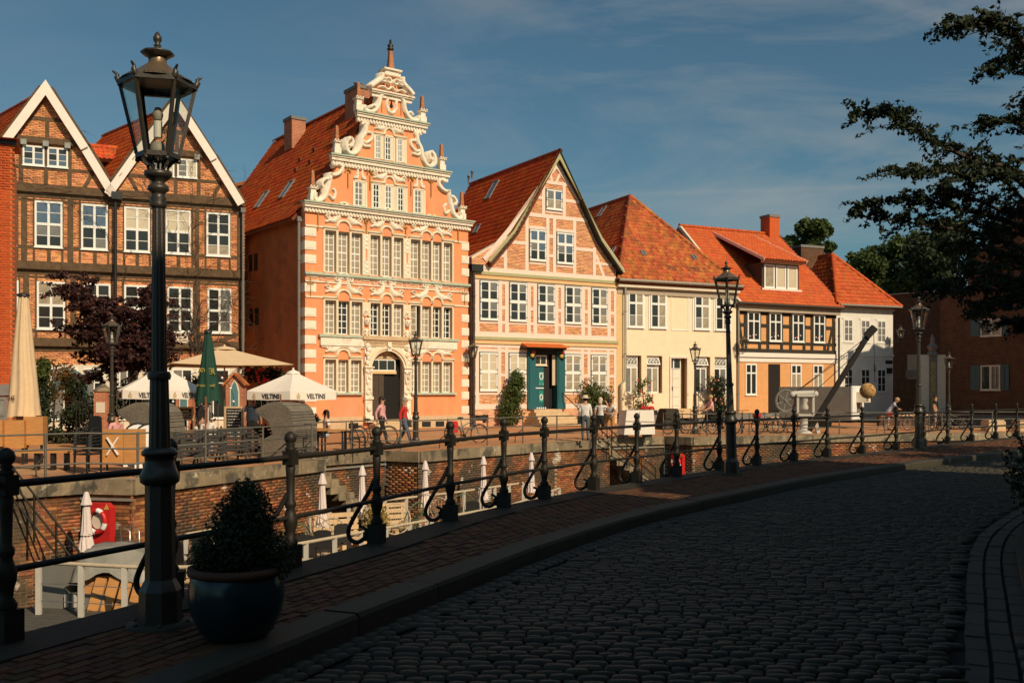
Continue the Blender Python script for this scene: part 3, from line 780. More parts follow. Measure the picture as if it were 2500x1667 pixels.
# shop front, plaque
h.d = 0
MB().box((0, -.02, 0), (w, .02, 3.0)).build('shop_wall', 'cornice_beige', h.root)
for a, b in ((78, 118), (122, 190), (205, 255), (290, 330), (420, 470), (480, 560)):
    window(h, h.x(a), .5, h.x(b), 2.85, ((.5, .05),), ((.72, .05),), .07, -.06, .05, pane=('pane_grey', 'pane_dark'))
arc = scurve([(h.x(137), 2.0), (h.x(150), 2.45), (h.x(172), 2.62), (h.x(195), 2.45), (h.x(207), 1.9), (h.x(208), 1.0)])
MB().ribbon(arc, .3, -.9, -.06).build('shop_awning', 'shutter_blue', h.root)
h.d = jd[1]
px0, pz0 = h.loc(416, 836); px1, pz1 = h.loc(462, 810)
pq = MB().box((px0, -.22, pz0), (px1, -.17, pz1)).build('plaque', 'ornament_white', h.root)
for i in range(4): MB().box((px0 + .12, -.224, pz0 + .08 + i * .11), (px1 - .12, -.2215, pz0 + .11 + i * .11)).build('carved_line', 'lettering_brown', pq)
# rain pipes with their hopper heads between the gables and at the right corner
downpipe(h, h.x(281), -.62, 0.2, eave - .3, 'iron_dark', .075, False)
MB().box((h.x(272), -.85, eave - .35), (h.x(298), -.45, eave - .02)).build('hopper_head', 'iron_dark', h.root)
downpipe(h, w - .05, -.55, 0.2, eave - .5, 'plinth_grey', .06, True)
# cross roof between the two gables
zc = h.z(255, 345, -2.0); xm = (ax1 + ax2) / 2
yl = 2.2
MB().box((xm - 1.6, yl + .2, eave), (xm + 1.6, yl + 3, zc - .75)).build('link_wall', 'roof_under', h.root)
roof_plane(h, (xm - 1.9, yl - .2, zc - .85), (1, 0, 0), (0, .9, .8), [(0, 0), (3.6, 0), (3.6, 1.1), (0, 1.1)], 'tile_red', 40)
ridge(h, (xm - 1.9, yl + .65, zc - .1), (xm + 1.7, yl + .65, zc - .1))
# bare vines over the beams and timbers
vr = random.Random(4)
def vine(x, z, ang, L, r, depth, d, mb):
    pts = [(x, -d - .06, z)]; n = max(3, int(L / .22))
    for i in range(n):
        ang += vr.uniform(-.5, .5); x += cos(ang) * L / n; z += sin(ang) * L / n; pts.append((x, -d - .06 - vr.uniform(0, .06), z))
        if depth and vr.random() < .45: vine(x, z, ang + vr.choice((-1, 1)) * vr.uniform(.4, 1.2), L * vr.uniform(.25, .5), r * .6, depth - 1, d, mb)
    mb.tube(pts, [r * (1 - .7 * i / n) for i in range(n + 1)], 4, cap=False)
vmb = MB()
for px, py, an, L, d in ((480, 800, 1.57, 3.2, .22), (474, 830, 1.5, 5.5, .3), (490, 790, 1.65, 4.8, .34), (478, 700, 1.2, 4.2, .36), (485, 640, 2.4, 2.8, .36), (470, 560, .8, 2.5, .36), (485, 500, 2.6, 3.2, .5), (500, 495, .6, 2.6, .5), (470, 490, 2.0, 2.6, .5),
                        (390, 480, 2.7, 2.4, .5), (300, 470, .4, 1.6, .5), (270, 600, 1.7, 2.8, .36), (262, 520, 1.4, 1.2, .36), (180, 460, 2.9, 2.6, .5), (120, 452, 3.0, 2.0, .5), (150, 322, .2, 1.2, .52), (60, 470, .1, 3.5, .5), (520, 500, 1.2, 2.0, .5), (440, 640, 3.0, 1.4, .36), (300, 690, .9, 1.8, .36)):
    X, Zv = h.loc(px, py, d); vine(X, Zv, an, L, .016 if d < .4 else .013, 2, d + (.13 if d >= .5 else .03), vmb)
for k in range(9):
    X, Zv = h.loc(480 + vr.uniform(-9, 9), 860, .2); vine(X, Zv, 1.57, 3.4, .022, 1, .22, vmb)
vmb.build('climbing_vine', 'timber_brown', h.root)

# ================================================================ C: Renaissance house with the scrolled gable
h = HC = House('gabled_town_house', 'salmon town house with white scrolled Renaissance gable, spire and arched stone portal', 'house', 745, 44.4, 36.8, 1143)
w = h.w; OW = 'ornament_white'
zK1 = h.z(745, 497); axx = w / 2
zS1 = h.z(745, 664); zS0 = h.z(793, 817)
def rows(rects): return [(h.x(a), z0, h.x(b), z1) for a, b, z0, z1 in rects]
t2, u2 = h.z(793, 561), h.z(793, 663)
t1, u1 = h.z(793, 732), h.z(793, 814.5)
t0, u0 = h.z(793, 877), h.z(793, 958)
cx2 = lambda v: 730 + v * .2296
cx3 = lambda v: 730 + v * .1828
lights2 = [(cx2(a), cx2(b)) for a, b in ((275, 392), (415, 533), (555, 670), (757, 860), (882, 980), (1005, 1105), (1185, 1287), (1305, 1400), (1420, 1512), (1535, 1625))]
lights0 = [(cx3(a), cx3(b)) for a, b in ((345, 490), (520, 655), (690, 828), (1497, 1620), (1640, 1762), (1785, 1900), (1925, 2040))]
holes = [(h.x(a), u2, h.x(b), t2) for a, b in lights2] + [(h.x(a), u1, h.x(b), t1) for a, b in lights2] + [(h.x(a), u0, h.x(b), t0) for a, b in lights0]
dx0, dx1 = h.x(904), h.x(983); zspr = h.z(943, 902); dzb = h.z(935, 1024); drad = (dx1 - dx0) / 2; dcx = (dx0 + dx1) / 2
holes.append((dx0, -.1, dx1, zspr + drad))
wall_holes(h, 0, -.2, w, zK1, holes, 'salmon_plaster', 0, .26)
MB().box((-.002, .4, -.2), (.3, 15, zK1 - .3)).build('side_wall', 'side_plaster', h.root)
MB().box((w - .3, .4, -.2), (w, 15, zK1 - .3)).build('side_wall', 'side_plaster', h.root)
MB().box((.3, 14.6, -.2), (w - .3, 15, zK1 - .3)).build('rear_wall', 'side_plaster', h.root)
G6 = (((.5, .045),), tuple((k / 6, .036 if k != 3 else .07) for k in range(1, 6)))
G5 = (((.5, .045),), tuple((k / 5, .036) for k in range(1, 5)))
G4 = (((.5, .045),), tuple((k / 4, .036) for k in range(1, 4)))
for i, (a, b) in enumerate(lights2):
    window(h, h.x(a) + .0, u2, h.x(b), t2, *G6, .05, .19, .05, pane='pane_beige', single=True, sill=False)
    if i == 6:                                             # the casement that stands open
        MB().add([(h.x(a), .25, u1), (h.x(b), .25, u1), (h.x(b), .25, t1), (h.x(a), .25, t1)], [(0, 1, 2, 3)]).build('interior', 'interior_dark', h.root)
        o = window(h, 0, u1 + .03, .38, t1 - .03, (), tuple((k / 5, .03) for k in range(1, 5)), .05, 0, .04, pane='pane_curtain', single=True, sill=False, label='casement window that stands open')
        o.location = (h.x(a) + .02, .2, u1 + .03); o.rotation_euler = (0, 0, R(-28))
    else: window(h, h.x(a), u1, h.x(b), t1, *G5, .05, .19, .05, pane=('pane_curtain', 'pane_dark', 'pane_curtain', 'pane_dark', 'pane_dark')[i % 5], single=True, sill=False)
for i, (a, b) in enumerate(lights0): window(h, h.x(a), u0, h.x(b), t0, *G5, .05, .19, .05, pane='pane_beige' if i % 2 else 'pane_curtain', single=True, sill=False)
# stone surrounds: posts between the lights, hood mould that arches over the middle lights
def surround(L, zb, zt, arches, left, right, nm='window_surround'):
    mb = MB(); xsL = [h.x(v) for v in L]
    for k in range(0, len(L), 2):
        a, b = h.x(L[k]), h.x(L[k + 1])
        mb.box((a - .10, -.05, zb - .02), (a - .002, .02, zt + .02)) ; mb.box((b + .002, -.048, zb - .02), (b + .08, .02, zt + .02))
    path = [(left, zt + .12)]
    for k in range(0, len(L), 2):
        a, b = h.x(L[k]), h.x(L[k + 1]); c, r = (a + b) / 2, (b - a) / 2 + .06
        if k // 2 in arches: path += [(c - r, zt + .12)] + [(c - r * cos(pi * j / 10), zt + .14 + r * 1.05 * sin(pi * j / 10)) for j in range(11)] + [(c + r, zt + .12)]
    path.append((right, zt + .12))
    mb.ribbon(path, .12, -.09, .01)
    for k in range(0, len(L), 2):
        if k // 2 in arches: continue
        a, b = h.x(L[k]), h.x(L[k + 1]); mb.box((a - .05, -.04, zt), (b + .05, .0, zt + .07))
    return mb.build(nm, 'cream_surround', h.root)
groups = (((0, 3), (1,)), ((3, 6), (1,)), ((6, 10), (1, 2)))
def flat(Ls): return [v for p in Ls for v in p]
for (zb, zt) in ((u2, t2), (u1, t1)):
    for gi, ((i0, i1), ar) in enumerate(groups):
        lf = h.x(lights2[i0][0]) - .12; rt = h.x(lights2[i1 - 1][1]) + .12
        surround(flat(lights2[i0:i1]), zb, zt, ar, lf, rt)
    MB().box((0, -.05, zt + .07), (h.x(cx2(258)), 0, zt + .15)).build('string_course', 'cream_surround', h.root)
    MB().box((h.x(cx2(1640)), -.05, zt + .07), (w, 0, zt + .15)).build('string_course', 'cream_surround', h.root)
surround(flat(lights0[0:3]), u0, t0, (1,), h.x(cx3(320)), h.x(cx3(835)))
surround(flat(lights0[3:7]), u0, t0, (1, 2), h.x(cx3(1490)), h.x(cx3(2070)))
# sills of green copper, friezes and cornices
def cornice(x0, x1, z, name='cornice', dp=.28, cop=True, dent=True, hh=.42):
    mb = MB().box((x0 + .04, -dp * .35, z - hh), (x1 - .04, .02, z - hh * .55)).box((x0, -dp * .7, z - hh * .549), (x1, .02, z - .13)).box((x0 - .04, -dp * .9, z - .129), (x1 + .04, .02, z - .06))
    if dent:
        n = int((x1 - x0) / .16)
        for k in range(n):
            a = x0 + .06 + (x1 - x0 - .2) * k / n; mb.box((a, -dp * .35 - .045, z - hh * .92), (a + .085, -dp * .35 + .002, z - hh * .62))
    o = mb.build(name, OW, h.root)
    if cop: MB().box((x0 - .08, -dp - .03, z - .059), (x1 + .08, .05, z)).build('copper_capping', 'verdigris', h.root)
    return o
cornice(-.12, w + .12, zK1 + .1, dp=.34, hh=.46)
MB().box((-.05, -.16, zS1 - .09), (w + .05, .02, zS1 + .02)).build('copper_sill', 'verdigris', h.root)
mbf = MB().box((0, -.06, zS1 - .42), (w, .01, zS1 - .36)).box((0, -.07, zS1 - .16), (w, .01, zS1 - .091))
k = 0
x = .1
while x < w - .5:                                         # strapwork frieze of alternating lozenges and oblongs
    if k % 2: mbf.ribbon([(x + .05, zS1 - .26), (x + .15, zS1 - .2), (x + .25, zS1 - .26), (x + .15, zS1 - .32)], .035, -.045, 0, closed=True); x += .32
    else: mbf.ribbon([(x, zS1 - .33), (x, zS1 - .19), (x + .5, zS1 - .19), (x + .5, zS1 - .33)], .035, -.045, 0, closed=True); x += .56
    k += 1
mbf.build('frieze', OW, h.root)
xa, xb = h.x(776), h.x(1116)
MB().box((xa, -.2, zS0 - .10), (xb, .02, zS0 + .01)).build('copper_sill', 'verdigris', h.root)
MB().box((xa + .08, -.14, zS0 - .48), (xb - .08, .01, zS0 - .101)).box((xa + .15, -.08, zS0 - .56), (xb - .15, .01, zS0 - .481)).build('architrave', OW, h.root)
MB().box((h.x(882), -.24, zS0 - .16), (h.x(1006), .0, zS0 + .03)).build('portal_cornice', 'plinth_stone', h.root)
MB().box((h.x(886), -.17, zS0 - .44), (h.x(1002), -.01, zS0 - .165)).build('inscription_panel', 'plinth_stone', h.root)
lettering('B\u00dcRGERMEISTER-HINTZE-HAUS', .17, 'lettering_brown', h.root, ((h.x(886) + h.x(1002)) / 2, -.178, zS0 - .30), depth=.003, name='inscription')
for a, b in ((cx3(320), cx3(838)), (cx3(1490), cx3(2090))): MB().box((h.x(a), -.16, u0 - .1), (h.x(b), .02, u0 + .0)).build('copper_sill', 'verdigris', h.root)
MB().box((-.03, -.08, -.3), (dx0 - .45, .0, .62)).box((dx1 + .45, -.08, -.3), (w + .03, .0, .62)).build('plinth', 'plinth_stone', h.root)
for a in (cx3(1630), cx3(1812), cx3(650)): MB().box((h.x(a), -.085, .08), (h.x(a) + .5, -.07, .34)).build('cellar_grate', 'iron_dark', h.root)
# quoins of white stone up both corners
for k, py in enumerate((566, 599, 632, 702, 762, 793, 829, 863, 898, 970, 1004)):
    z = h.z(757, py); MB().box((-.03, -.035, z - .19), (.52, .06, z + .19)).box((.06, -.05, z - .13), (.44, -.034, z + .13)).build('quoin', OW, h.root)
    MB().box((-.035, .061, z - .19), (-.0025, .5, z + .19)).build('quoin', OW, h.root)
for k, py in enumerate((602, 634, 665, 727, 777, 810, 840, 874, 905, 935, 965, 1000)):
    z = h.z(1135, py); MB().box((w - .42, -.035, z - .19), (w + .03, .06, z + .19)).box((w - .36, -.05, z - .13), (w - .04, -.034, z + .13)).build('quoin', OW, h.root)
# carved scrollwork over the windows
def dolphins(xc, zc, wd, ht, seed, nm='scrollwork', double=False):
    mb = MB(); r = random.Random(seed)
    for s in (-1, 1):
        P = lambda a, b: (xc + s * a * wd, zc + b * ht)
        mb.ribbon(scurve([P(.06, .95), P(.16, .92), P(.22, .62), P(.30, .35), P(.52, .18), P(.78, .16), P(.98, .05)]), [.09, .15, .17, .2, .28, .30, .22, .15, .07], -.10, 0)
        mb.ribbon(spiral(*P(.86, .30), .13, .03, 0 if s > 0 else pi, 1.1 * s, 10), .07, -.11, 0)
        mb.ribbon(spiral(*P(.36, .72), .15, .04, pi if s > 0 else 0, 1.2 * -s, 10), .08, -.11, 0)
        mb.ribbon(spiral(*P(.16, .85), .11, .03, pi / 2, 1.0 * s, 8), .08, -.11, 0)
        for q in range(3): mb.ball((P(.55 + .13 * q, .20)[0], -.06, P(0, .30 - .07 * q)[1]), .07, 6, 0, (1, .8, 1))
    if not double: mb.ribbon(scurve([(xc - .25 * wd, zc + ht * .98), (xc, zc + ht * 1.05), (xc + .25 * wd, zc + ht * .98)]), .10, -.09, 0)
    return mb.build(nm, OW, h.root)
for (zt, hgt, sd) in ((t2, .98, 1), (t1, .92, 7)):
    for gi, ((i0, i1), ar) in enumerate(groups):
        a, b = h.x(lights2[i0][0]), h.x(lights2[i1 - 1][1]); dolphins((a + b) / 2, zt + .30, (b - a) / 2, hgt, sd + gi, double=gi == 2)
for (i0, i1) in ((0, 3), (3, 7)):
    a, b = h.x(lights0[i0][0]), h.x(lights0[i1 - 1][1]); dolphins((a + b) / 2, t0 + .30, (b - a) / 2, .75, 20 + i0)
for (a, b), zb, zt in (((680, 750), u2, t2), ((1115, 1180), u2, t2)):
    xa_, xb_ = h.x(cx2(a)), h.x(cx2(b)); xm = (xa_ + xb_) / 2
    mb = MB().box((xa_ + .02, -.03, zb), (xb_ - .02, .0, zt)); mb.box((xm - .05, -.036, (zb + zt) / 2 - .28), (xm + .05, -.029, (zb + zt) / 2 + .28), 1)
    for z in np.linspace(zb + .2, zt - .2, 8):
        if abs(z - (zb + zt) / 2) > .3: mb.ribbon([(xm + .11 * cos(2 * pi * j / 8), z + .1 * sin(2 * pi * j / 8)) for j in range(8)], .04, -.055, -.02, closed=True)
    mb.build('strapwork_panel', [OW, 'salmon_plaster'], h.root)
for a, b in ((675, 755), (1107, 1187)):
    xa_, xb_ = h.x(cx2(a)), h.x(cx2(b)); xm = (xa_ + xb_) / 2
    MB().box((xa_ + .01, -.04, t1 - .42), (xb_ - .01, 0, t1 + .0)).build('carved_tablet', 'cream_surround', h.root)
    mb = MB(); zc = (u1 + t1 - .5) / 2                     # mask with drop ornament
    mb.ball((xm, -.08, zc + .12), .15, 8, 0, (1, .9, 1.25)); mb.ball((xm - .06, -.2, zc + .17), .03, 6, 1); mb.ball((xm + .06, -.2, zc + .17), .03, 6, 1); mb.ball((xm, -.22, zc + .1), .035, 6)
    for s in (-1, 1):
        mb.ribbon(spiral(xm + s * .13, zc + .45, .11, .03, pi / 2, s, 10), .07, -.1, 0); mb.ribbon(spiral(xm + s * .12, zc - .35, .12, .03, -pi / 2, -s, 10), .07, -.1, 0)
        mb.ribbon(scurve([(xm + s * .2, zc + .3), (xm + s * .17, zc), (xm + s * .2, zc - .25)]), .06, -.08, 0)
    mb.ball((xm, -.06, zc - .55), .07, 6, 0, (1, .8, 1.6)); mb.ball((xm, -.06, zc + .62), .07, 6, 0, (1.2, .8, 1)); mb.ribbon([(xm, zc - .5), (xm, zc - .2)], .12, -.08, 0)
    mb.build('carved_mask', [OW, 'lettering_brown'], h.root)
# portal
mb = MB()
for j in range(16):
    a0, a1 = pi * j / 16, pi * (j + 1) / 16
    for r0, r1, y in ((drad - .0, drad + .10, -.16), (drad + .1, drad + .22, -.22), (drad + .22, drad + .34, -.14)):
        q = [(dcx + r0 * cos(a0), zspr + r0 * sin(a0)), (dcx + r1 * cos(a0), zspr + r1 * sin(a0)), (dcx + r1 * cos(a1), zspr + r1 * sin(a1)), (dcx + r0 * cos(a1), zspr + r0 * sin(a1))]
        mb.prism(q, y, .01)
mb.build('portal_arch', 'cream_surround', h.root)
sp = MB()                                                  # spandrels close the corners over the arch
for s in (-1, 1):
    P = [(dcx + s * drad * cos(pi / 2 * j / 8), zspr + drad * sin(pi / 2 * j / 8)) for j in range(9)] + [(dcx + s * drad, zspr + drad)]
    sp.prism(P, -.05, .0)
    P2 = [(dcx + s * (drad + .34), zspr), (dcx + s * (drad + .34), zspr + drad + .46), (dcx, zspr + drad + .46), (dcx, zspr + drad + .3)] + [(dcx + s * (drad + .3) * cos(pi / 2 * j / 8), zspr + (drad + .3) * sin(pi / 2 * j / 8)) for j in range(8, -1, -1)]
    sp.prism(P2[:2] + P2[2:], -.10, -.005)
sp.build('portal_spandrel', OW, h.root)
mb = MB().box((dcx - .1, -.3, zspr + drad - .02), (dcx + .1, -.1, zspr + drad + .4)); mb.ball((dcx, -.3, zspr + drad + .2), .1, 6); mb.build('keystone', OW, h.root)
for s in (-1, 1):
    xc = dcx + s * (drad + .17)
    mb = MB().box((xc - .2, -.24, zspr - .12), (xc + .2, .0, zspr + .06)).box((xc - .24, -.3, zspr + .061), (xc + .24, .0, zspr + .12)).box((xc - .18, -.18, dzb - .1), (xc + .18, .0, zspr - .121))
    mb.box((xc - .22, -.24, dzb + .95), (xc + .22, 0.0, dzb + 1.08)).box((xc - .2, -.27, dzb - .1), (xc + .2, 0.0, dzb + .18))
    for q in range(5): mb.ball((xc + (.05 if q % 2 else -.05), -.2, dzb + 1.25 + q * .24), .1, 6, 0, (1, .6, 1.1))
    mb.ball((xc, -.22, dzb + .55), .13, 8, 0, (1, .6, 1.2))
    for sg in (-1, 1): mb.ribbon(scurve([(xc + sg * .13, dzb + 1.2), (xc + sg * .05, dzb + 1.6), (xc + sg * .14, dzb + 1.95), (xc + sg * .04, dzb + 2.25)]), .05, -.24, -.15)
    mb.build('portal_pier', OW, h.root)
    mb = MB()
    for q in range(5): mb.ball((xc + s * .05 + .06 * (q % 2), -.16, zspr + .3 + q * .2), .13, 6, 0, (1, .6, 1))
    for q in range(3): mb.ribbon(spiral(xc, zspr + .35 + q * .35, .15, .04, q, 1.0, 9), .07, -.2, -.05)
    mb.build('carved_figure', OW, h.root)
MB().box((dx0, .25, dzb), (dx1, .27, zspr + drad)).build('porch_back', 'interior_dark', h.root)
MB().box((dx0 - .02, .26, dzb - .05), (dx0 + .0, 1.2, zspr + drad)).build('porch_side', 'reveal_beige', h.root)
xd = dx0 + .1
dr = MB().box((xd, .18, dzb), (xd + .72, .24, zspr - .2)).box((xd + .08, .16, dzb + .2), (xd + .34, .181, dzb + 1.0)).box((xd + .08, .16, dzb + 1.15), (xd + .34, .181, zspr - .55)).box((xd + .44, .15, dzb), (xd + .52, .181, zspr - .2)).box((xd + .56, .16, dzb + .2), (xd + .68, .181, dzb + 1.0)).build('door', 'door_brown', h.root, label='half-open brown panelled door')
window(h, xd, zspr - .06, dx1 - .3, zspr + .48, ((.333, .03), (.667, .03)), (), .05, .16, .05, pane='pane_dark', sill=False, name='fanlight')
MB().box((xd - .05, .1, zspr - .2), (dx1 - .28, .2, zspr - .062)).build('door_lintel', 'ochre_trim', h.root)
MB().prism([(dcx - drad + .03, zspr + .5)] + [(dcx - (drad - .02) * cos(pi * j / 12), zspr + (drad - .02) * sin(pi * j / 12)) for j in range(1, 12) if (drad) * sin(pi * j / 12) > .5] + [(dcx + drad - .03, zspr + .5)], .15, .2).build('tympanum', 'plinth_stone', h.root)
lettering('NDLING', .17, 'lettering_brown', h.root, (dcx - .1, .145, zspr + .92), name='lettering'); lettering('IMMOBILIEN', .17, 'lettering_brown', h.root, (dcx - .1, .145, zspr + .68), name='lettering')
for k in range(3): MB().box((dx0 - .1 * k, -.32 * k - .3, dzb - .17 * (k + 1)), (dx1 + .1 * k, .3, dzb - .17 * k - .002)).build('step', 'sandstone_step', h.root)
# iron anchors: 1 6 2 1 and A N N O
def anchor(ch, px, py, sz, rod, d=.06):
    x, z = h.loc(px, py, d); o = lettering(ch, sz, 'iron_gold', h.root, (x, -d, z), depth=.02, name='iron_anchor')
    MB().box((x - .018, -d - .02, z - rod), (x + .018, -d + .01, z - sz * .3)).build('anchor_rod', 'iron_gold', h.root)
for ch, px, py in (('1', 777, 528), ('6', 895, 538), ('2', 991, 549), ('1', 1119, 563)): anchor(ch, px, py, .5, .62)
for ch, px, py in (('A', 850, 413), ('N', 904, 419), ('N', 1004, 434), ('O', 1053, 438)): anchor(ch, px, py, .5, .85)
for px, py in ((757, 690), (1133, 715)):
    x, z = h.loc(px, py); mb = MB()
    for s in (-1, 1): mb.ribbon(spiral(x + s * .1, z, .09, .04, 0 if s < 0 else pi, s * .8, 8), .03, -.08, -.05)
    mb.box((x - .015, -.08, z - .6), (x + .015, -.05, z + .25)).build('iron_anchor', 'iron_gold', h.root)
# ---- the stepped and scrolled gable
def gz(px, py): return h.loc(px, py, .1)
zK2 = gz(820, 377)[1]; zK3 = gz(872, 271)[1]; zK4 = gz(905, 214)[1]
def mirror(P): return [(2 * axx - a, b) for a, b in P]
wl_ = lambda pts: [gz(*p) for p in pts]
st1 = [p for p in wl_(((780, 492), (794, 480), (803, 450), (808, 430), (822, 415), (826, 400)))]; st1[0] = (st1[0][0], zK1 + .08); st1[-1] = (st1[-1][0], zK2 - .4)
st2 = wl_(((866, 385), (879, 360), (885, 338), (893, 322), (894, 300))); st2[0] = (st2[0][0], zK2); st2[-1] = (st2[-1][0], zK3 - .4)
st3 = wl_(((910, 275), (924, 258), (931, 238), (934, 232))); st3[0] = (st3[0][0], zK3); st3[-1] = (st3[-1][0], zK4 - .2)
s1w = [(gz(867.3, 445)[0], gz(893.7, 445)[0]), (gz(912, 445)[0], gz(934, 445)[0]), (gz(942, 445)[0], gz(963.7, 445)[0]), (gz(972.5, 445)[0], gz(992.4, 445)[0]), (gz(1013.5, 445)[0], gz(1036.5, 445)[0])]
s1b, s1t = gz(867, 501)[1], gz(867, 441.6)[1]
s2w = [(gz(918.6, 330)[0], gz(937, 330)[0]), (gz(942, 330)[0], gz(962, 330)[0]), (gz(972.5, 330)[0], gz(990.5, 330)[0])]
s2b, s2t = gz(918.6, 386)[1], gz(918.6, 328.7)[1]
for st in (st1, st2, st3): MB().prism(st + mirror(st)[::-1], 0, .45).build('gable_wall', 'salmon_plaster', h.root)
def rsc(pts, wd, y0=-.14, y1=.06): return scurve(wl_(pts)), wd, y0, y1
def scroll(pts, wd, y0=-.16, y1=.4, nm='gable_scroll'):
    path = scurve(wl_(pts))
    for P in (path, mirror(path)):
        mb = MB(); mb.ribbon(P if P is path else P[::-1], wd, y0, y1, 0); mb.build(nm, OW, h.root)
scroll(((771, 470), (768, 482), (777, 490), (792, 482), (800, 462), (806, 436), (808, 422)), .26)
scroll(((806, 424), (818, 427), (832, 420), (836, 408), (828, 400), (818, 403)), .22)
scroll(((806, 440), (796, 436), (786, 446), (790, 458)), .18)
scroll(((805, 475), (815, 486), (820, 470), (814, 460)), .12, -.12, 0.02)
scroll(((857, 336), (848, 344), (846, 362), (856, 374), (870, 373), (880, 357), (884, 338), (893, 322), (895, 300)), .24)
scroll(((857, 336), (862, 345), (858, 358), (852, 354)), .17)
scroll(((893, 322), (908, 325), (909, 338), (896, 348), (886, 343), (889, 355), (906, 357)), .15, -.12, .02)
scroll(((891, 257), (890, 266), (900, 272), (914, 271), (925, 257), (929, 238), (934, 230)), .25)
scroll(((905, 262), (912, 256), (918, 262)), .14)
scroll(((884, 304), (892, 298), (900, 302), (897, 310)), .15, -.14, .05)
cornice(gz(803, 375)[0] + .1, 2 * axx - gz(803, 375)[0] - .1, zK2, dp=.3, hh=.5)
cornice(gz(865, 271)[0] + .1, 2 * axx - gz(865, 271)[0] - .1, zK3, dp=.3, hh=.46)
cornice(gz(904, 214)[0] + .05, 2 * axx - gz(904, 214)[0] - .05, zK4, dp=.28, cop=False, dent=False, hh=.36)
for (ws, zb, zt, G) in ((s1w, s1b, s1t, G4), (s2w, s2b, s2t, G4)):
    mid = len(ws) // 2
    tri = ws[mid - 1:mid + 2]
    for i, (a, b) in enumerate(ws):
        MB().box((a - .09, -.05, zb - .03), (a - .0, .02, zt + .02)).box((b, -.05, zb - .03), (b + .09, .02, zt + .02)).box((a, -.05, zt), (b, .02, zt + .08)).box((b - .16, -.03, zb), (b, -.006, zt)).build('window_surround', 'cream_surround', h.root)
        window(h, a, zb, b - .14, zt, *G, .045, -.03, .04, pane='pane_dark' if i % 2 else 'pane_grey', single=True, sill=False)
    a, b = tri[1]; c, r = (a + b) / 2, (b - a) / 2 + .03
    MB().ribbon([(tri[0][0] - .1, zt + .1), (c - r - .05, zt + .1)] + [(c - r * cos(pi * j / 10), zt + .12 + r * 1.2 * sin(pi * j / 10)) for j in range(11)] + [(c + r + .05, zt + .1), (tri[2][1] + .1, zt + .1)], .11, -.09, .0).build('hood_mould', 'cream_surround', h.root)
    dolphins(c, zt + .25, (tri[2][1] - tri[0][0]) / 2, .62, int(zt * 10))
    if len(ws) == 5:
        for a, b in (ws[0], ws[4]):
            c = (a + b) / 2; mb = MB()
            for s in (-1, 1): mb.ribbon(spiral(c + s * .2, zt + .22, .12, .03, pi / 2, s, 10), .08, -.1, 0); mb.ribbon(scurve([(c + s * .3, zt + .12), (c + s * .12, zt + .3), (c + s * .12, zt + .55), (c, zt + .62)]), .1, -.09, 0)
            mb.build('scrollwork', OW, h.root)
# oval light and pediment
xo, zo = axx, gz(953, 253)[1]
MB().ribbon([(xo + .26 * cos(2 * pi * j / 14) * (1.1 if j % 2 else .95), zo + .42 * sin(2 * pi * j / 14)) for j in range(14)], .17, -.1, .0, closed=True).build('cartouche', OW, h.root)
MB().prism([(xo - .09, zo - .12), (xo, zo - .2), (xo + .09, zo - .12), (xo, zo + .2)], -.02, -.001).build('vent_opening', 'interior_dark', h.root)
for s in (-1, 1): MB().box((xo + s * .52 - .015, -.06, zo - .45), (xo + s * .52 + .015, -.02, zo + .45)).build('iron_anchor', 'iron_gold', h.root)
pw = axx - gz(908, 214)[0]; zP = gz(940, 178)[1]
MB().prism([(axx - pw, zK4), (axx - pw * .6, zK4 + (zP - zK4) * .62), (axx - .35, zP), (axx + .35, zP), (axx + pw * .6, zK4 + (zP - zK4) * .62), (axx + pw, zK4)], .02, .35).build('pediment', 'salmon_plaster', h.root)
mb = MB()
for s in (-1, 1):
    P = lambda a, b: (axx + s * a * pw, zK4 + b * (zP - zK4))
    mb.ribbon(scurve([P(1.05, .06), P(.85, .3), P(.55, .62), P(.5, .95)]), .28, -.22, .3)
    mb.ribbon(spiral(*P(.42, .62), .2, .05, pi / 2, -s, 12), .1, -.2, .1); mb.ribbon(spiral(*P(.18, .55), .2, .05, 0 if s > 0 else pi, s, 12), .1, -.2, .1)
    mb.ribbon(scurve([P(.7, .12), P(.45, .22), P(.2, .1), P(.0, .3)]), .1, -.14, .05)
    mb.ball((P(.42, .3)[0], -.1, P(0, .3)[1]), .06, 6, 1)
mb.build('pediment_scroll', [OW, 'interior_dark'], h.root)
zs0 = zP; MB().box((axx - .42, -.18, zs0 - .08), (axx + .42, .35, zs0 + .05)).box((axx - .32, -.12, zs0 + .051), (axx + .32, .28, zs0 + .16)).box((axx - .48, -.22, zs0 + .161), (axx + .48, .4, zs0 + .24)).build('spire_base', OW, h.root)
zst = gz(953, 95)[1]; zsm = gz(953, 120)[1]
mb = MB(); c4 = (axx, .08, 0)
mb.lathe([(.21, zs0 + .24), (.19, zs0 + .35), (.10, zsm)], c4, 4, 0, False, ph=pi / 4); mb.lathe([(.14, zsm), (.17, zsm + .06), (.1, zsm + .14), (.16, zsm + .22), (.07, zsm + .3), (.05, zsm + .5), (.012, zst)], c4, 8, 1)
mb.build('spire', ['sandstone_pinnacle', 'iron_dark'], h.root)
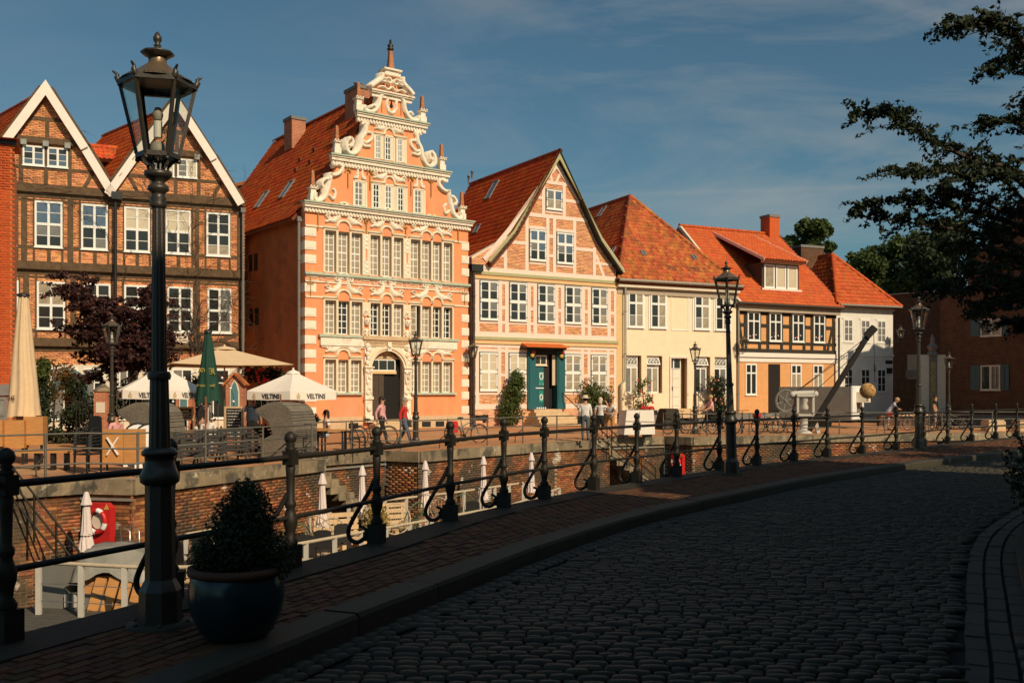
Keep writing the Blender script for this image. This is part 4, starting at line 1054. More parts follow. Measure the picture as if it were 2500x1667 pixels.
def pinnacle(px, py0, py1):
    x, z0 = gz(px, py0); z1 = gz(px, py1)[1]; hh = z1 - z0
    for X in (x, 2 * axx - x):
        mb = MB().box((X - .17, -.12, z0), (X + .17, .2, z0 + hh * .2)).box((X - .13, -.08, z0 + hh * .2), (X + .13, .16, z0 + hh * .38)).box((X - .2, -.15, z0 + hh * .38), (X + .2, .22, z0 + hh * .43))
        for s in (-1, 0, 1): mb.ball((X + s * .15, -.15, z0 + hh * .44), .055, 6)
        mb.lathe([(.13, z0 + hh * .43), (.085, z0 + hh * .96), (.0, z0 + hh)], (X, .04, 0), 4, 1, False, ph=pi / 4)
        mb.build('pinnacle', [OW, 'sandstone_pinnacle'], h.root)
pinnacle(766, 489, 413); pinnacle(825, 374, 304); pinnacle(878, 268, 199)
# roof, chimneys, skylights
rz_, ez = 16.25, 9.75; bk = 13.6
Lr = math.hypot(axx, rz_ - ez)
pr = [(0, 1.0), (bk - .4, 1.0), (bk - .4, Lr), (0, Lr)]
Vr = Vector((axx, 0, rz_ - ez)).normalized()
Fm = roof_plane(h, (0, bk, ez), (0, -1, 0), Vr, pr, 'tile_red', 300)
O2 = Vector((0, bk, ez)) + Vr * 1.02; Vk = Vector((.62, 0, .62)).normalized()      # flatter kick at the eave
roof_plane(h, O2 - Vk * 1.5, (0, -1, 0), Vk, [(0, 0), (bk - .4, 0), (bk - .4, 1.5), (0, 1.5)], 'tile_red', 40)
MB().add([(w + .2, .4, ez), (w + .2, bk, ez), (axx, bk, rz_), (axx, .4, rz_)], [(0, 1, 2, 3)]).build('roof_slope', 'tile_red', h.root)
MB().prism([(0, ez), (w, ez), (axx, rz_)], bk - .3, bk - .02).build('rear_gable', 'side_plaster', h.root)
ridge(h, (axx, .5, rz_ + .06), (axx, bk, rz_ + .06))
def roof_at(px, py): 
    p = h.hit(px, py, (0, 0, ez), (-(rz_ - ez), 0, axx)); q = Fm.inverted() @ p; return q
for px, py in ((623, 512), (683, 488)):
    q = roof_at(px, py); skylight(h, Fm, q.x - .1, q.y, .6, 1.15)
chimney(h, axx - .45, 2.4, rz_ - 1.2, rz_ + .3, .8, 1.3, pots=2); chimney(h, axx - .7, 9.2, rz_ - 1.4, rz_ + .3, .8, 1.0)
for px, py in ((725, 420), (770, 370), (735, 395), (705, 365), (760, 400)):
    q = Fm @ (roof_at(px, py) + Vector((0, 0, .02))); MB().box((q.x - .1, q.y - .12, q.z), (q.x + .1, q.y + .12, q.z + .16)).build('vent_tile', 'roof_under', h.root)
downpipe(h, -.14, .35, .1, zK1 - .75, 'plinth_grey', .07, True)
for px, py in ((612, 642), (625, 640), (614, 775), (627, 773)):          # small deep windows in the side wall
    p = h.hit(px, py, (-.003, 0, 0), (1, 0, 0)); MB().box((-.02, p.y - .22, p.z - .42), (-.003, p.y + .22, p.z + .42)).build('side_window', 'door_black', h.root)
# ================================================================ D: pink-white half-timbered gable house
h = HD = House('pink_timbered_house', 'brick gable house with pink-white timbers, green bargeboards and teal door canopy', 'house', 1152, 50.0, 31, 1504)
w = h.w; TP = 'timber_pink'
r4 = lambda x, y: (1140 + x * .16156, 660 + y * .16156)
r5 = lambda x, y: (1140 + x * .16156, 820 + y * .16156)
r6 = lambda x, y: (1080 + x * .2423, 340 + y * .2423)
zc = h.z(*r4(100, 100)); zbm = h.z(*r4(100, 1085)); zpl = h.z(*r5(90, 1110)); zpb = h.z(*r5(90, 1040))
zg = h.z(*r6(300, 1345))
pts = [r6(1157, 170), r6(1395, 720), r6(1500, 1010), r6(1700, 1395)]
rt_ = [h.loc(*p, .1) for p in (r6(1166, 140), r6(1395, 715), r6(1500, 1015), r6(1745, 1410))]
ax = h.loc(*r6(1157, 140), .1)[0]; apz = rt_[0][1]
lf_ = [h.loc(*p, .1) for p in (r6(640, 955), r6(410, 1185))]
kz = (rt_[2][1] + lf_[0][1]) / 2; kx = ((rt_[2][0] - ax) + (ax - lf_[0][0])) / 2
ez_ = (rt_[3][1] + lf_[1][1]) / 2; ex = ((rt_[3][0] - ax) + (ax - lf_[1][0])) / 2
gpoly = [(ax - ex, ez_), (ax - kx, kz), (ax, apz), (ax + kx, kz), (ax + ex, ez_)]
dl, drr = h.x(r5(905, 0)[0]), h.x(r5(1455, 0)[0]); dt = h.z(*r5(1180, 170)); db = h.z(*r5(1180, 1105)); dm = (dl + drr) / 2; dcut = (dl + .3, drr - .3)
body = [(0, -.2), (dcut[0], -.2), (dcut[0], dt - .1), (dcut[1], dt - .1), (dcut[1], -.2), (w, -.2), (w, ez_ + .3), (ax + kx, kz), (ax, apz - .1), (ax - kx, kz), (0, ez_ + .3)]
MB().prism(body, .014, .5).build('front_wall', 'mortar_pink', h.root)
MB().box((.02, .51, -.2), (w - .02, 11, ez_)).build('house_body', 'side_plaster', h.root)
brickwork(h, [(0, zpl), (w, zpl), (w, ez_ + .2), (ax + kx - .1, kz), (ax, apz - .2), (ax - kx + .1, kz), (0, ez_ + .2)], 'brick_bright', nparts=150, exclude=[(dl + .2, -1, drr - .2, dt)])
brickwork(h, [(0, -.1), (w, -.1), (w, zpl - .02), (0, zpl - .02)], 'brick_bright', y=-.06)
MB().box((-.02, -.055, -.3), (w + .02, .01, zpl - .02)).build('plinth', 'mortar_pink', h.root)
def vx(px): return h.x(px)
# green and ochre mouldings at the two storey lines
for z, nm in ((zc, 'storey_moulding'), (zbm, 'storey_moulding')):
    MB().box((-.05, -.13, z + .14), (w + .08, .02, z + .30)).build(nm, 'sage_green', h.root)
    MB().box((-.05, -.10, z + .1), (w + .08, .02, z + .139)).build('storey_line', 'orange_line', h.root)
    MB().box((-.05, -.09, z - .06), (w + .08, .02, z + .099)).build(nm, 'ochre_trim', h.root)
timber(h, (0, zc + .42), (w, zc + .42), .24, TP, name='sill_beam'); timber(h, (0, zc - .17), (w, zc - .17), .2, TP, name='wall_plate')
timber(h, (0, zbm + .43), (w, zbm + .43), .26, TP, name='sill_beam'); timber(h, (0, zbm - .15), (w, zbm - .15), .2, TP, name='wall_plate')
for a_, b_ in ((0, dl), (drr, w)): timber(h, (a_, zpl + .13), (b_, zpl + .13), .26, TP, y0=-.07, name='sill_beam')
up = [(189, 465), (635, 900), (1062, 1318), (1475, 1722), (1876, 2116)]
zt_, zb_ = h.z(*r4(190, 150)), h.z(*r4(190, 745))
WD = (((.5, .11),), ((.25, .03), (.5, .16), (.75, .03)))
pc = [('pane_dark', 'pane_dark', 'pane_dark', 'pane_grey'), ('pane_dark',) * 3 + ('pane_grey',), ('pane_dark', 'pane_grey'), ('pane_dark', 'pane_grey'), ('pane_dark', 'pane_curtain', 'pane_dark', 'pane_grey')]
def dwin(a, b, zb, zt, pane, nz=WD):
    x0, x1 = h.x(a), h.x(b)
    MB().box((x0 - .02, -.05, zb - .02), (x1 + .02, .0, zt + .02)).build('window_edge', 'shutter_blue', h.root)
    o = window(h, x0 + .02, zb + .02, x1 - .02, zt - .02, *nz, .07, -.085, .05, pane=pane)
    mb = MB(); W_, H_ = x1 - x0 - .04, zt - zb - .04
    for zz in (.09, .45, .55, .91):
        for s in (0, 1):
            xx = .012 if s == 0 else W_ - .012; d = .1 if s == 0 else -.1
            mb.box((xx, -.006, zz * H_ - .01), (xx + d, .002, zz * H_ + .01)).box((xx - .008, -.006, zz * H_ - .05), (xx + .008, .002, zz * H_ + .05))
    mb.build('hinge', 'iron_dark', o)
for (a, b), p in zip(up, pc): dwin(r4(a, 0)[0], r4(b, 0)[0], zb_, zt_, p)
zr = h.z(*r4(190, 775))
timber(h, (0, zr), (w, zr), .14, TP, name='timber_rail')
for a, b in up:
    for v, s in ((a, -1), (b, 1)):
        x = h.x(r4(v, 0)[0]) + s * .13; timber(h, (x, zbm + .5), (x, zc - .1), .24, TP, name='timber_post')
zm2 = h.z(*r4(110, 540))
for a, b in ((0, 200), (460, 640), (890, 1070), (1310, 1480), (1715, 1880), (2110, 2260)):
    timber(h, (max(0, h.x(r4(a, 0)[0])), zm2), (min(w, h.x(r4(b, 0)[0])), zm2), .17, TP, name='timber_rail')
lo = [(185, 458), (628, 890), (1468, 1712), (1868, 2102)]
zt1, zb1 = h.z(*r5(190, 245)), h.z(*r5(190, 830))
for (a, b), p in zip(lo, ('pane_blind', 'pane_blind', 'pane_curtain', 'pane_curtain')): dwin(r5(a, 0)[0], r5(b, 0)[0], zb1, zt1, (p, p, p, p, p, 'pane_grey' if p != 'pane_blind' else p))
for x0, x1 in ((0, h.x(r5(905, 0)[0])), (h.x(r5(1455, 0)[0]), w)):
    timber(h, (x0, zb1 - .11), (x1, zb1 - .11), .17, TP, name='timber_rail'); timber(h, (x0, zt1 + .1), (x1, zt1 + .1), .15, TP, name='timber_rail')
for a, b in lo:
    for v, s in ((a, -1), (b, 1)):
        x = h.x(r5(v, 0)[0]) + s * .12; timber(h, (x, zpl + .2), (x, zbm - .1), .2, TP, name='timber_post')
for a, b in ((100, 140), (505, 580), (1740, 1840), (2130, 2230)):
    z = h.z(*r5(120, 585)); timber(h, (h.x(r5(a, 0)[0]), z), (h.x(r5(b, 0)[0]), z), .16, TP, name='timber_rail')
timber(h, (.07, zpl), (.07, zbm), .14, TP, name='timber_post'); timber(h, (w - .08, zpl), (w - .08, zc), .16, TP, name='timber_post')
# gable timbers
def g6(x, y): return h.loc(*r6(x, y))
def bar6(a, b, wd, nm='timber_post'): timber(h, g6(*a), g6(*b), wd, TP, name=nm)
zq = g6(900, 760)[1]; zq2 = g6(740, 1040)[1]
hw = lambda z: kx * (apz - z) / (apz - kz) if z > kz else kx + (ex - kx) * (kz - z) / (kz - ez_)
timber(h, (ax - hw(zq), zq), (ax + hw(zq), zq), .2, TP, name='collar_beam')
zq3 = g6(1120, 440)[1]; timber(h, (ax - hw(zq3), zq3), (ax + hw(zq3), zq3), .18, TP, name='collar_beam')
for x in (850, 1060, 1128, 1330): 
    X = g6(x, 1000)[0]; timber(h, (X, zg), (X, zq), .2, TP, name='timber_post')
for x in (1018, 1225):
    X = g6(x, 600)[0]; timber(h, (X, zq), (X, zq3), .2, TP, name='timber_post')
for x, y in ((633, 1000), (1530, 1110)):
    X = g6(x, y)[0]; timber(h, (X, zg), (X, g6(x, y)[1] + .1), .2, TP, name='timber_post')
bar6((400, 1330), (620, 1030), .17, 'timber_brace'); bar6((1545, 1160), (1640, 1420), .17, 'timber_brace')
bar6((1085, 330), (1105, 430), .14, 'timber_brace'); bar6((1190, 340), (1145, 435), .14, 'timber_brace')
XL, XR = g6(633, 1000)[0], g6(850, 1000)[0]
timber(h, (XL, zq2), (XR, zq2), .17, TP, name='timber_rail'); timber(h, (g6(1330, 1000)[0], zq2 - .05), (g6(1530, 1000)[0], zq2 - .05), .17, TP, name='timber_rail')
z = g6(560, 1170)[1]; timber(h, (ax - hw(z), z), (XL, z), .16, TP, name='timber_rail'); timber(h, (g6(1545, 1260)[0], z), (ax + hw(z) - .1, z), .14, TP, name='timber_rail')
for z in (g6(1095, 980)[1], g6(1095, 1175)[1]): timber(h, (g6(1060, 1000)[0], z), (g6(1128, 1000)[0], z), .16, TP, name='timber_rail')
for z in (g6(955, 585)[1],): timber(h, (ax - hw(z), z), (g6(1018, 600)[0], z), .16, TP, name='timber_rail'); timber(h, (g6(1225, 600)[0], z), (ax + hw(z), z), .16, TP, name='timber_rail')
for (a, b, t, bt) in ((873, 1040, 905, 1220), (1148, 1315, 935, 1250)):
    z1, z0 = g6(a, t)[1], g6(a, bt)[1]; dwin(r6(a, 0)[0], r6(b, 0)[0], z0, z1, ('pane_dark', 'pane_dark', 'pane_grey', 'pane_painted_sky', 'pane_painted_sky', 'pane_painted_sky'), (((.5, .11),), ((.33, .03), (.62, .15))))
    timber(h, (h.x(r6(a, 0)[0]), z1 + .1), (h.x(r6(b, 0)[0]), z1 + .1), .16, TP, name='timber_rail'); timber(h, (h.x(r6(a, 0)[0]), z0 - .1), (h.x(r6(b, 0)[0]), z0 - .1), .16, TP, name='timber_rail')
z1, z0 = g6(1040, 500)[1], g6(1040, 705)[1]; dwin(r6(1040, 0)[0], r6(1205, 0)[0], z0, z1, ('pane_curtain', 'pane_curtain', 'pane_grey', 'pane_painted_sky'), (((.5, .11),), ((.5, .03),)))
timber(h, (h.x(r6(1040, 0)[0]), z0 - .1), (h.x(r6(1205, 0)[0]), z0 - .1), .16, TP, name='timber_rail')
# bargeboards: pink inner board, sage outer board
for P in ([(ax, apz), (ax - kx, kz), (ax - ex, ez_)], [(ax, apz), (ax + kx, kz), (ax + ex, ez_)]):
    s = -1 if P[1][0] < ax else 1
    def offs(P, o): 
        out = []
        for i, p in enumerate(P):
            t = (Vector(P[min(i + 1, 2)]) - Vector(P[max(i - 1, 0)])).normalized(); nn = Vector((-t.y, t.x)) * (-s * o)
            if i == 0: nn = Vector((0, -abs(o) / max(.3, abs(t.x)) if o < 0 else o / max(.3, abs(t.x))))
            out.append((p[0] + nn.x, p[1] + nn.y))
        return out
    A, B_, C_ = offs(P, .0), offs(P, -.19), offs(P, -.42)
    MB().prism(A + B_[::-1], -.36, -.28).build('barge_board', 'sage_green', h.root)
    MB().prism(B_ + C_[::-1], -.05, .02).build('verge_timber', TP, h.root)
    MB().prism(offs(P, .045) + offs(P, -.005)[::-1], -.42, .3).build('verge_edge', 'iron_dark', h.root)
# roof
bk = 9.5; oh = .34
def two_slope(s, tiles):
    e, k, a = (ax + s * (ex + .05), ez_ - .04), (ax + s * kx, kz), (ax, apz)
    L1 = math.dist(e, k); L2 = math.dist(k, a)
    if tiles:
        Fk = roof_plane(h, (e[0], bk, e[1]), (0, -1, 0), (k[0] - e[0], 0, k[1] - e[1]), [(0, 0), (bk + oh, 0), (bk + oh, L1), (0, L1)], 'tile_red', 60)
        Fu = roof_plane(h, (k[0], bk, k[1]), (0, -1, 0), (a[0] - k[0], 0, a[1] - k[1]), [(0, 0), (bk + oh, 0), (bk + oh, L2), (0, L2)], 'tile_red', 240)
        return Fk, Fu
    MB().add([(e[0], -oh, e[1]), (e[0], bk, e[1]), (k[0], bk, k[1]), (k[0], -oh, k[1]), (a[0], bk, a[1]), (a[0], -oh, a[1])], [(0, 1, 2, 3), (3, 2, 4, 5)]).build('roof_slope', 'tile_red', h.root)
Fk, Fu = two_slope(-1, True); two_slope(1, False)
ridge(h, (ax, -oh - .05, apz + .04), (ax, bk, apz + .04), 'tile_red')
def on(Fm, px, py):
    N = Fm.col[2].to_3d(); return Fm.inverted() @ h.hit(px, py, Fm.translation, N)
q = on(Fu, *r6(430, 620)); skylight(h, Fu, q.x, q.y, .62, 1.3)
q = on(Fu, *r6(310, 960)); skylight(h, Fu, q.x, q.y, .5, .6)
for x, y in ((265, 440), (300, 395)):
    q = Fu @ (on(Fu, *r6(x, y))); MB().lathe([(.06, 0), (.06, .35), (.1, .36), (.1, .45)], q, 8).build('vent_pipe', 'plinth_grey', h.root)
# door and canopy
MB().box((dl + .25, .3, db), (drr - .25, .32, dt)).build('porch_back', 'interior_dark', h.root)
for a, b in ((dl, dl + .46), (drr - .46, drr)):
    pmb = MB().box((a, -.14, db), (b, .3, dt - .1)).box((a + .08, -.17, db + .25), (b - .08, -.141, dt - .5)).box((a - .03, -.19, db), (b + .03, -.02, db + .35))
    pmb.build('door_pilaster', 'door_teal', h.root)
    mb = MB(); xm = (a + b) / 2
    for k, (dz, r_, mi) in enumerate(((.12, .14, 0), (.3, .12, 1), (.45, .13, 2), (.58, .09, 0), (.2, .07, 2))): mb.ball((xm + (.04 if k % 2 else -.04), -.24, dt - dz), r_, 7, mi, (1, .7, 1))
    mb.build('carved_console', ['door_black', 'paint_red', 'paint_gold'], h.root)
MB().box((dl + .4, -.1, dt - .36), (drr - .4, .28, dt - .1)).build('door_lintel', 'door_black', h.root)
cz = h.z(*r5(900, 160)); cL, cR = h.x(r5(880, 0)[0], .6), h.x(r5(1520, 0)[0], .6)
MB().box((cL + .05, -.6, cz - .14), (cR - .05, .0, cz)).build('canopy_frame', 'door_black', h.root)
cp = MB(); cp.add([(cL, -.75, cz + .0), (cR, -.75, cz + .0), (cR - .1, .0, cz + .2), (cL + .1, .0, cz + .2), (cL, -.75, cz - .06), (cR, -.75, cz - .06), (cR - .1, 0, cz + .02), (cL + .1, 0, cz + .02)], [(0, 1, 2, 3), (4, 5, 1, 0), (5, 6, 2, 1), (7, 4, 0, 3), (7, 6, 5, 4)])
cp.build('canopy_roof', 'tile_orange', h.root)
xdl = dl + .46; xdr = h.x(r5(1165, 0)[0]); tr = h.z(*r5(1100, 440))
MB().box((xdl, .1, db), (xdr + .36, .12, dt - .36)).build('door_reveal', 'door_black', h.root)
dd = MB().box((xdl, .05, db), (xdr, .099, tr - .1)).box((xdl + .3, .03, db + 1.25), (xdr - .0, .049, tr - .35), 1).box((xdl + .3, .03, db + .35), (xdr - .02, .049, db + .95), 1).box((xdl + .05, .02, db + 1.08), (xdr, .048, db + 1.13), 2)
for k in range(6): dd.box((xdl + .02 + k * .13, .02, db + .02), (xdl + .09 + k * .13, .045, db + .1), 2)
for zz, rr in ((db + 1.72, .17), (db + .62, .14)): 
    dd.ribbon([((xdl + .3 + xdr) / 2 + rr * .62 * cos(2 * pi * j / 14), zz + rr * sin(2 * pi * j / 14)) for j in range(14)], .05, .015, .03, 2, closed=True)
for xx, zz in ((xdl + .34, db + 1.3), (xdr - .05, db + 1.3), (xdl + .34, tr - .42), (xdr - .05, tr - .42)): dd.ball((xx, .025, zz), .03, 6, 2)
dd.build('door', ['door_teal', 'door_green', 'paint_white'], h.root, label='teal door leaf with green panels and white rings')
window(h, xdl + .02, tr, xdr + .2, dt - .42, ((.5, .05),), (), .06, .04, .05, 'cream_surround', 'pane_dark', name='fanlight')
MB().box((xdr + .55, .05, tr - 1.05), (xdr + .95, .1, dt - .4)).build('side_panel', 'reveal_beige', h.root)
for k in range(5):
    e = .12 * k; MB().box((dl + .2 - e, -.35 * k - .42, db - .165 * (k + 1)), (drr - .35 + e * 1.6, .0 if k == 0 else -.1, db - .165 * k - .003)).build('step', 'sandstone_step', h.root)
mb = MB().tube([(drr - .2, -.2, db + .85), (drr + .25, -1.3, db - .1), (drr + .25, -1.3, -.1)], .025, 6); mb.build('stair_rail', 'iron_dark', h.root)
for a in (240, 265, 300): x, z = h.loc(*r5(a, 1185)); MB().box((x - .05, -.075, z - .42), (x + .05, -.058, z)).build('cellar_vent', 'interior_dark', h.root)
for x in (.02,): downpipe(h, x, -.16, .0, ez_ - .2, 'timber_brown', .07, False)
MB().box((-.15, -.3, ez_ - .45), (.5, .0, ez_ - .1)).build('eave_box', 'iron_dark', h.root)

# ================================================================ E: cream hipped house
h = HE = House('cream_house', 'cream two-storey house with a mossy hipped roof and white tracery windows', 'house', 1508, 54.8, 25.5, 1797)
w = h.w
e1 = lambda x, y: (1500 + x * .2424, 660 + y * .2424)
ez = h.z(*e1(160, 85)); 
upx = [(133, 288), (358, 516), (800, 953), (1010, 1165)]; lox = [(113, 272), (328, 482), (820, 965), (1010, 1165)]
zt_, zb_ = h.z(*e1(140, 200)), h.z(*e1(140, 572)); zt0, zb0 = h.z(*e1(120, 855)), h.z(*e1(120, 1235))
X = lambda v: h.x(e1(v, 0)[0])
dxa, dxb = X(553), X(742); dzt, dzb_ = h.z(*e1(600, 865)), h.z(*e1(600, 1390))
holes = [(X(a), zb0, X(b), zt0) for a, b in lox] + [(dxa + .05, -.1, dxb - .04, dzt - .06)]
wall_holes(h, 0, -.2, w, ez - .55, holes, 'cream_brick', 0, .3, 'ochre_trim')
MB().box((0.01, .4, -.2), (w - .01, 9.5, ez - .3)).build('house_body', 'side_plaster', h.root)
MB().box((-.04, -.05, -.2), (w + .02, .0, .62)).build('plinth', 'plinth_grey', h.root)
MB().box((-.12, -.06, .62), (.28, .0, ez - .55)).build('corner_pilaster', 'ochre_trim', h.root)
MB().box((-.05, -.10, ez - .85), (w + .02, .02, ez - .5)).build('frieze', 'cornice_brown', h.root)
MB().box((-.15, -.32, ez - .5), (w + .06, .02, ez - .2)).build('cornice', 'cornice_beige', h.root)
mb = MB().tube([(-.2, -.5, ez - .14), (w + .1, -.5, ez - .14)], .085, 8); mb.build('gutter', 'gutter_zinc', h.root)
for i, (a, b) in enumerate(upx):
    MB().box((X(a) - .1, -.04, zb_ - .1), (X(b) + .1, .0, zt_ + .06)).build('window_surround', 'window_white', h.root)
    window(h, X(a), zb_, X(b), zt_, ((.5, .1),), ((.33, .03), (.66, .12)), .09, -.09, .06, pane=('pane_dark' if i % 2 else 'pane_grey', 'pane_curtain', 'pane_dark', 'pane_curtain', 'pane_dark', 'pane_curtain'))
mb = MB()
bx0, bx1, bz0, bz1 = X(570), X(748), zb_ - .1, zt_ + .05
mb.box((bx0, -.03, bz0), (bx0 + .05, .0, bz1)).box((bx1 - .05, -.03, bz0), (bx1, .0, bz1)).box((bx0 + .05, -.029, bz0), (bx1 - .05, .0, bz0 + .06)); mb.build('blind_window', 'window_white', h.root)
for i, (a, b) in enumerate(lox):
    x0, x1 = X(a), X(b) - .16; ww = x1 - x0; hh = zt0 - zb0; s = zb0 + hh * .70
    window(h, x0, zb0, x1, s, ((.5, .08),), (), .08, .14, .06, pane=('pane_grey', 'pane_curtain') if i < 2 else ('pane_dark', 'pane_grey'))
    MB().box((x0, .13, s), (x1, .2, s + .06)).build('transom', 'window_white', h.root)
    f = empty_part = link('tracery_light', None, h.root, (x0, .15, zt0 - .03))
    mb = MB(); H_ = zt0 - .06 - s - .06; 
    mb.box((0, 0, -H_), (.06, .05, 0)).box((ww - .06, 0, -H_), (ww, .05, 0)).box((.06, 0, -H_), (ww - .06, .05, -H_ + .06)).box((.06, 0, -.06), (ww - .06, .05, 0))
    for k in range(4):                                      # crossing gothic bars
        for s_ in (-1, 1):
            c = ww * (.25 + .25 * k) if s_ > 0 else ww * (.0 + .25 * k)
            P = [(ww * .25 * k + s_ * ww * .5 * (1 - cos(pi / 2 * j / 6)), -H_ + .06 + (H_ - .12) * sin(pi / 2 * j / 6)) for j in range(7)]
            P = [(min(max(p[0], .05), ww - .05), p[1]) for p in P]; mb.ribbon(P, .035, .005, .04)
    mb.build('tracery_frame', 'window_white', f)
    MB().add([(.05, .045, -H_ + .05), (ww - .05, .045, -H_ + .05), (ww - .05, .045, -.05), (.05, .045, -.05)], [(0, 1, 2, 3)]).build('pane', 'pane_grey', f)
    if i in (1, 2): f.rotation_euler = (R(-24), 0, 0); f['label'] = 'tilted-open tracery light'
MB().box((dxa, -.06, dzb_ - .3), (dxa + .1, .02, dzt)).box((dxb - .1, -.06, dzb_ - .3), (dxb, .02, dzt)).box((dxa + .1, -.058, dzt - .1), (dxb - .1, .02, dzt)).build('door_surround', 'timber_pink', h.root)
xd1 = X(688)
mb = MB().box((dxa + .06, .2, dzb_), (xd1 - .02, .26, dzt - .75))
xm = (dxa + xd1) / 2
for a, b in ((dxa + .12, xm - .12), (xm - .06, xd1 - .08)):
    for k in range(4): mb.box((a, .17, dzb_ + .15 + k * .52), (b, .199, dzb_ + .57 + k * .52))
mb.box((xm - .1, .15, dzb_), (xm - .06, .199, dzt - .75)).box((xm - .15, .13, dzb_ + 1.0), (xm - .13, .17, dzb_ + 1.25), 1)
mb.build('door', ['door_white', 'iron_dark'], h.root, label='white panelled double door')
window(h, dxa + .08, dzt - .72, xd1 - .02, dzt - .08, ((.4, .08),), (), .05, .16, .06, pane='pane_dark', sill=False, name='fanlight')
MB().box((xd1 - .03, .19, dzb_), (xd1, .27, dzt - .1)).build('door_jamb', 'door_white', h.root)
for k in range(3): MB().box((dxa - .1 - .1 * k, -.32 * k - .35, dzb_ - .17 * (k + 1)), (dxb + .3 + .2 * k, .2 if k == 0 else -.1, dzb_ - .17 * k - .003)).build('step', 'sandstone_step', h.root)
mb = MB().tube([(dxb + .4, -.1, dzb_ + .9), (dxb + .55, -1.2, dzb_ + .1), (dxb + .55, -1.2, -.1)], .02, 6).tube([(dxb + .05, -.9, -.1), (dxb + .05, -.9, dzb_ + 1.3), (dxb + .15, -.9, dzb_ + 1.45), (dxb + .22, -.9, dzb_ + 1.3)], .02, 6); mb.build('stair_rail', 'iron_dark', h.root)
downpipe(h, .36, -.22, .1, ez - .45, 'gutter_zinc', .065, False, kick=(-.28, 2.1))
hs = 5.1; rz_ = 13.75; e0 = ez - .25; ov = .45; rb = 11.5
ax = w / 2
# front hip
Lf = math.hypot(hs + ov, rz_ - e0)
Fh = roof_plane(h, (-ov * .5, -ov, e0), (1, 0, 0), (0, hs + ov, rz_ - e0), [(0, 0), (w + ov, 0), (ax + ov * .5, Lf)], 'tile_old', 220)
Lw = math.hypot(ax + ov * .5, rz_ - e0)
Fl = roof_plane(h, (-ov * .5, rb, e0), (0, -1, 0), (ax + ov * .5, 0, rz_ - e0), [(0, 0), (rb + ov, 0), (rb - hs, Lw), (0, Lw)], 'tile_old', 160)
MB().add([(w + ov * .5, -ov, e0), (w + ov * .5, rb, e0), (ax, rb, rz_), (ax, hs, rz_)], [(0, 1, 2, 3)]).build('roof_slope', 'tile_old', h.root)
ridge(h, (-ov * .5, -ov, e0 + .05), (ax, hs, rz_ + .05), 'tile_old', .12); ridge(h, (ax, hs, rz_ + .05), (w + ov * .5, -ov, e0 + .05), 'tile_old', .12); ridge(h, (ax, hs, rz_ + .05), (ax, rb, rz_ + .05), 'tile_old', .13)
e8 = lambda x, y: (1400 + x * .408, 460 + y * .408)
q = on(Fl, *e8(140, 180)); skylight(h, Fl, q.x, q.y, .5, .9)
for x, y in ((225, 390),): q = on(Fl, *e8(x, y)); skylight(h, Fl, q.x, q.y, .3, .4, 'glass_tile')
for x, y in ((410, 405), (715, 430)): q = on(Fh, *e8(x, y)); skylight(h, Fh, q.x, q.y, .3, .4, 'glass_tile')

# ================================================================ F: tan house with dark timbers and a wide dormer
h = HF = House('tan_timbered_house', 'tan house with dark timbers, white band and wide red dormer roof', 'house', 1799, 58.6, 27, 2041)
w = h.w
f7 = lambda x, y: (1780 + x * .306, 540 + y * .306)
X = lambda v: h.x(f7(v, 0)[0]); Zf = lambda x, y: h.z(*f7(x, y))
ez = Zf(120, 645); zb1, zb2 = Zf(80, 1045), Zf(80, 1120); zu = Zf(80, 715)
MB().box((0, .012, -.2), (w, 10.5, ez)).build('house_body', 'tan_brick', h.root)
MB().box((0, 0, .5), (w, .012, zb2)).build('ground_storey', 'tan_brick', h.root)
MB().box((0, -.02, -.2), (w, .02, .5)).build('plinth', 'plinth_grey', h.root)
MB().box((-.03, -.06, zb2), (w + .03, .02, zb2 + (zb1 - zb2) * .40)).box((-.03, -.09, zb2 + (zb1 - zb2) * .52), (w + .03, .02, zb1)).build('white_band', 'barge_white', h.root)
MB().box((-.03, -.05, zb2 + (zb1 - zb2) * .401), (w + .03, .02, zb2 + (zb1 - zb2) * .519)).build('band_groove', 'timber_black', h.root)
MB().box((-.08, -.28, zu), (w + .1, .02, zu + .30)).box((-.1, -.38, zu + .301), (w + .15, .02, ez - .1)).build('cornice', 'cornice_brown', h.root)
mb = MB().tube([(-.3, -.52, ez - .12), (w + .15, -.52, ez - .12)], .08, 8); mb.build('gutter', 'timber_brown', h.root)
wf = [(140, 240, 722, 952), (315, 412, 735, 965), (498, 592, 742, 968), (667, 758, 750, 970)]
zt_, zb_ = Zf(140, 722), Zf(140, 952)
TB = 'timber_black'
def tb(p, q, wd=.2, nm='timber_post'): timber(h, p, q, wd, TB, y0=-.03, name=nm)
zmid = Zf(90, 825); zlow = Zf(90, 960)
tb((0, zb1 + .12), (w, zb1 + .12), .24, 'sill_beam'); tb((0, zu - .06), (w, zu - .06), .2, 'wall_plate'); tb((0, zlow - .02), (w, zlow - .02), .17, 'timber_rail')
for v in (67, 128, 243, 308, 418, 490, 597, 660, 762, 832): tb((X(v), zb1 + .2), (X(v), zu - .1), .2)
for a, b in ((67, 128), (243, 308), (418, 490), (597, 660), (762, 832)): tb((X(a), zmid), (X(b), zmid), .2, 'timber_rail')
tb((X(110), zb1 + .2), (X(70), zu - .15), .17, 'timber_brace'); tb((X(785), zb1 + .2), (X(822), zmid), .17, 'timber_brace')
for v in (): pass
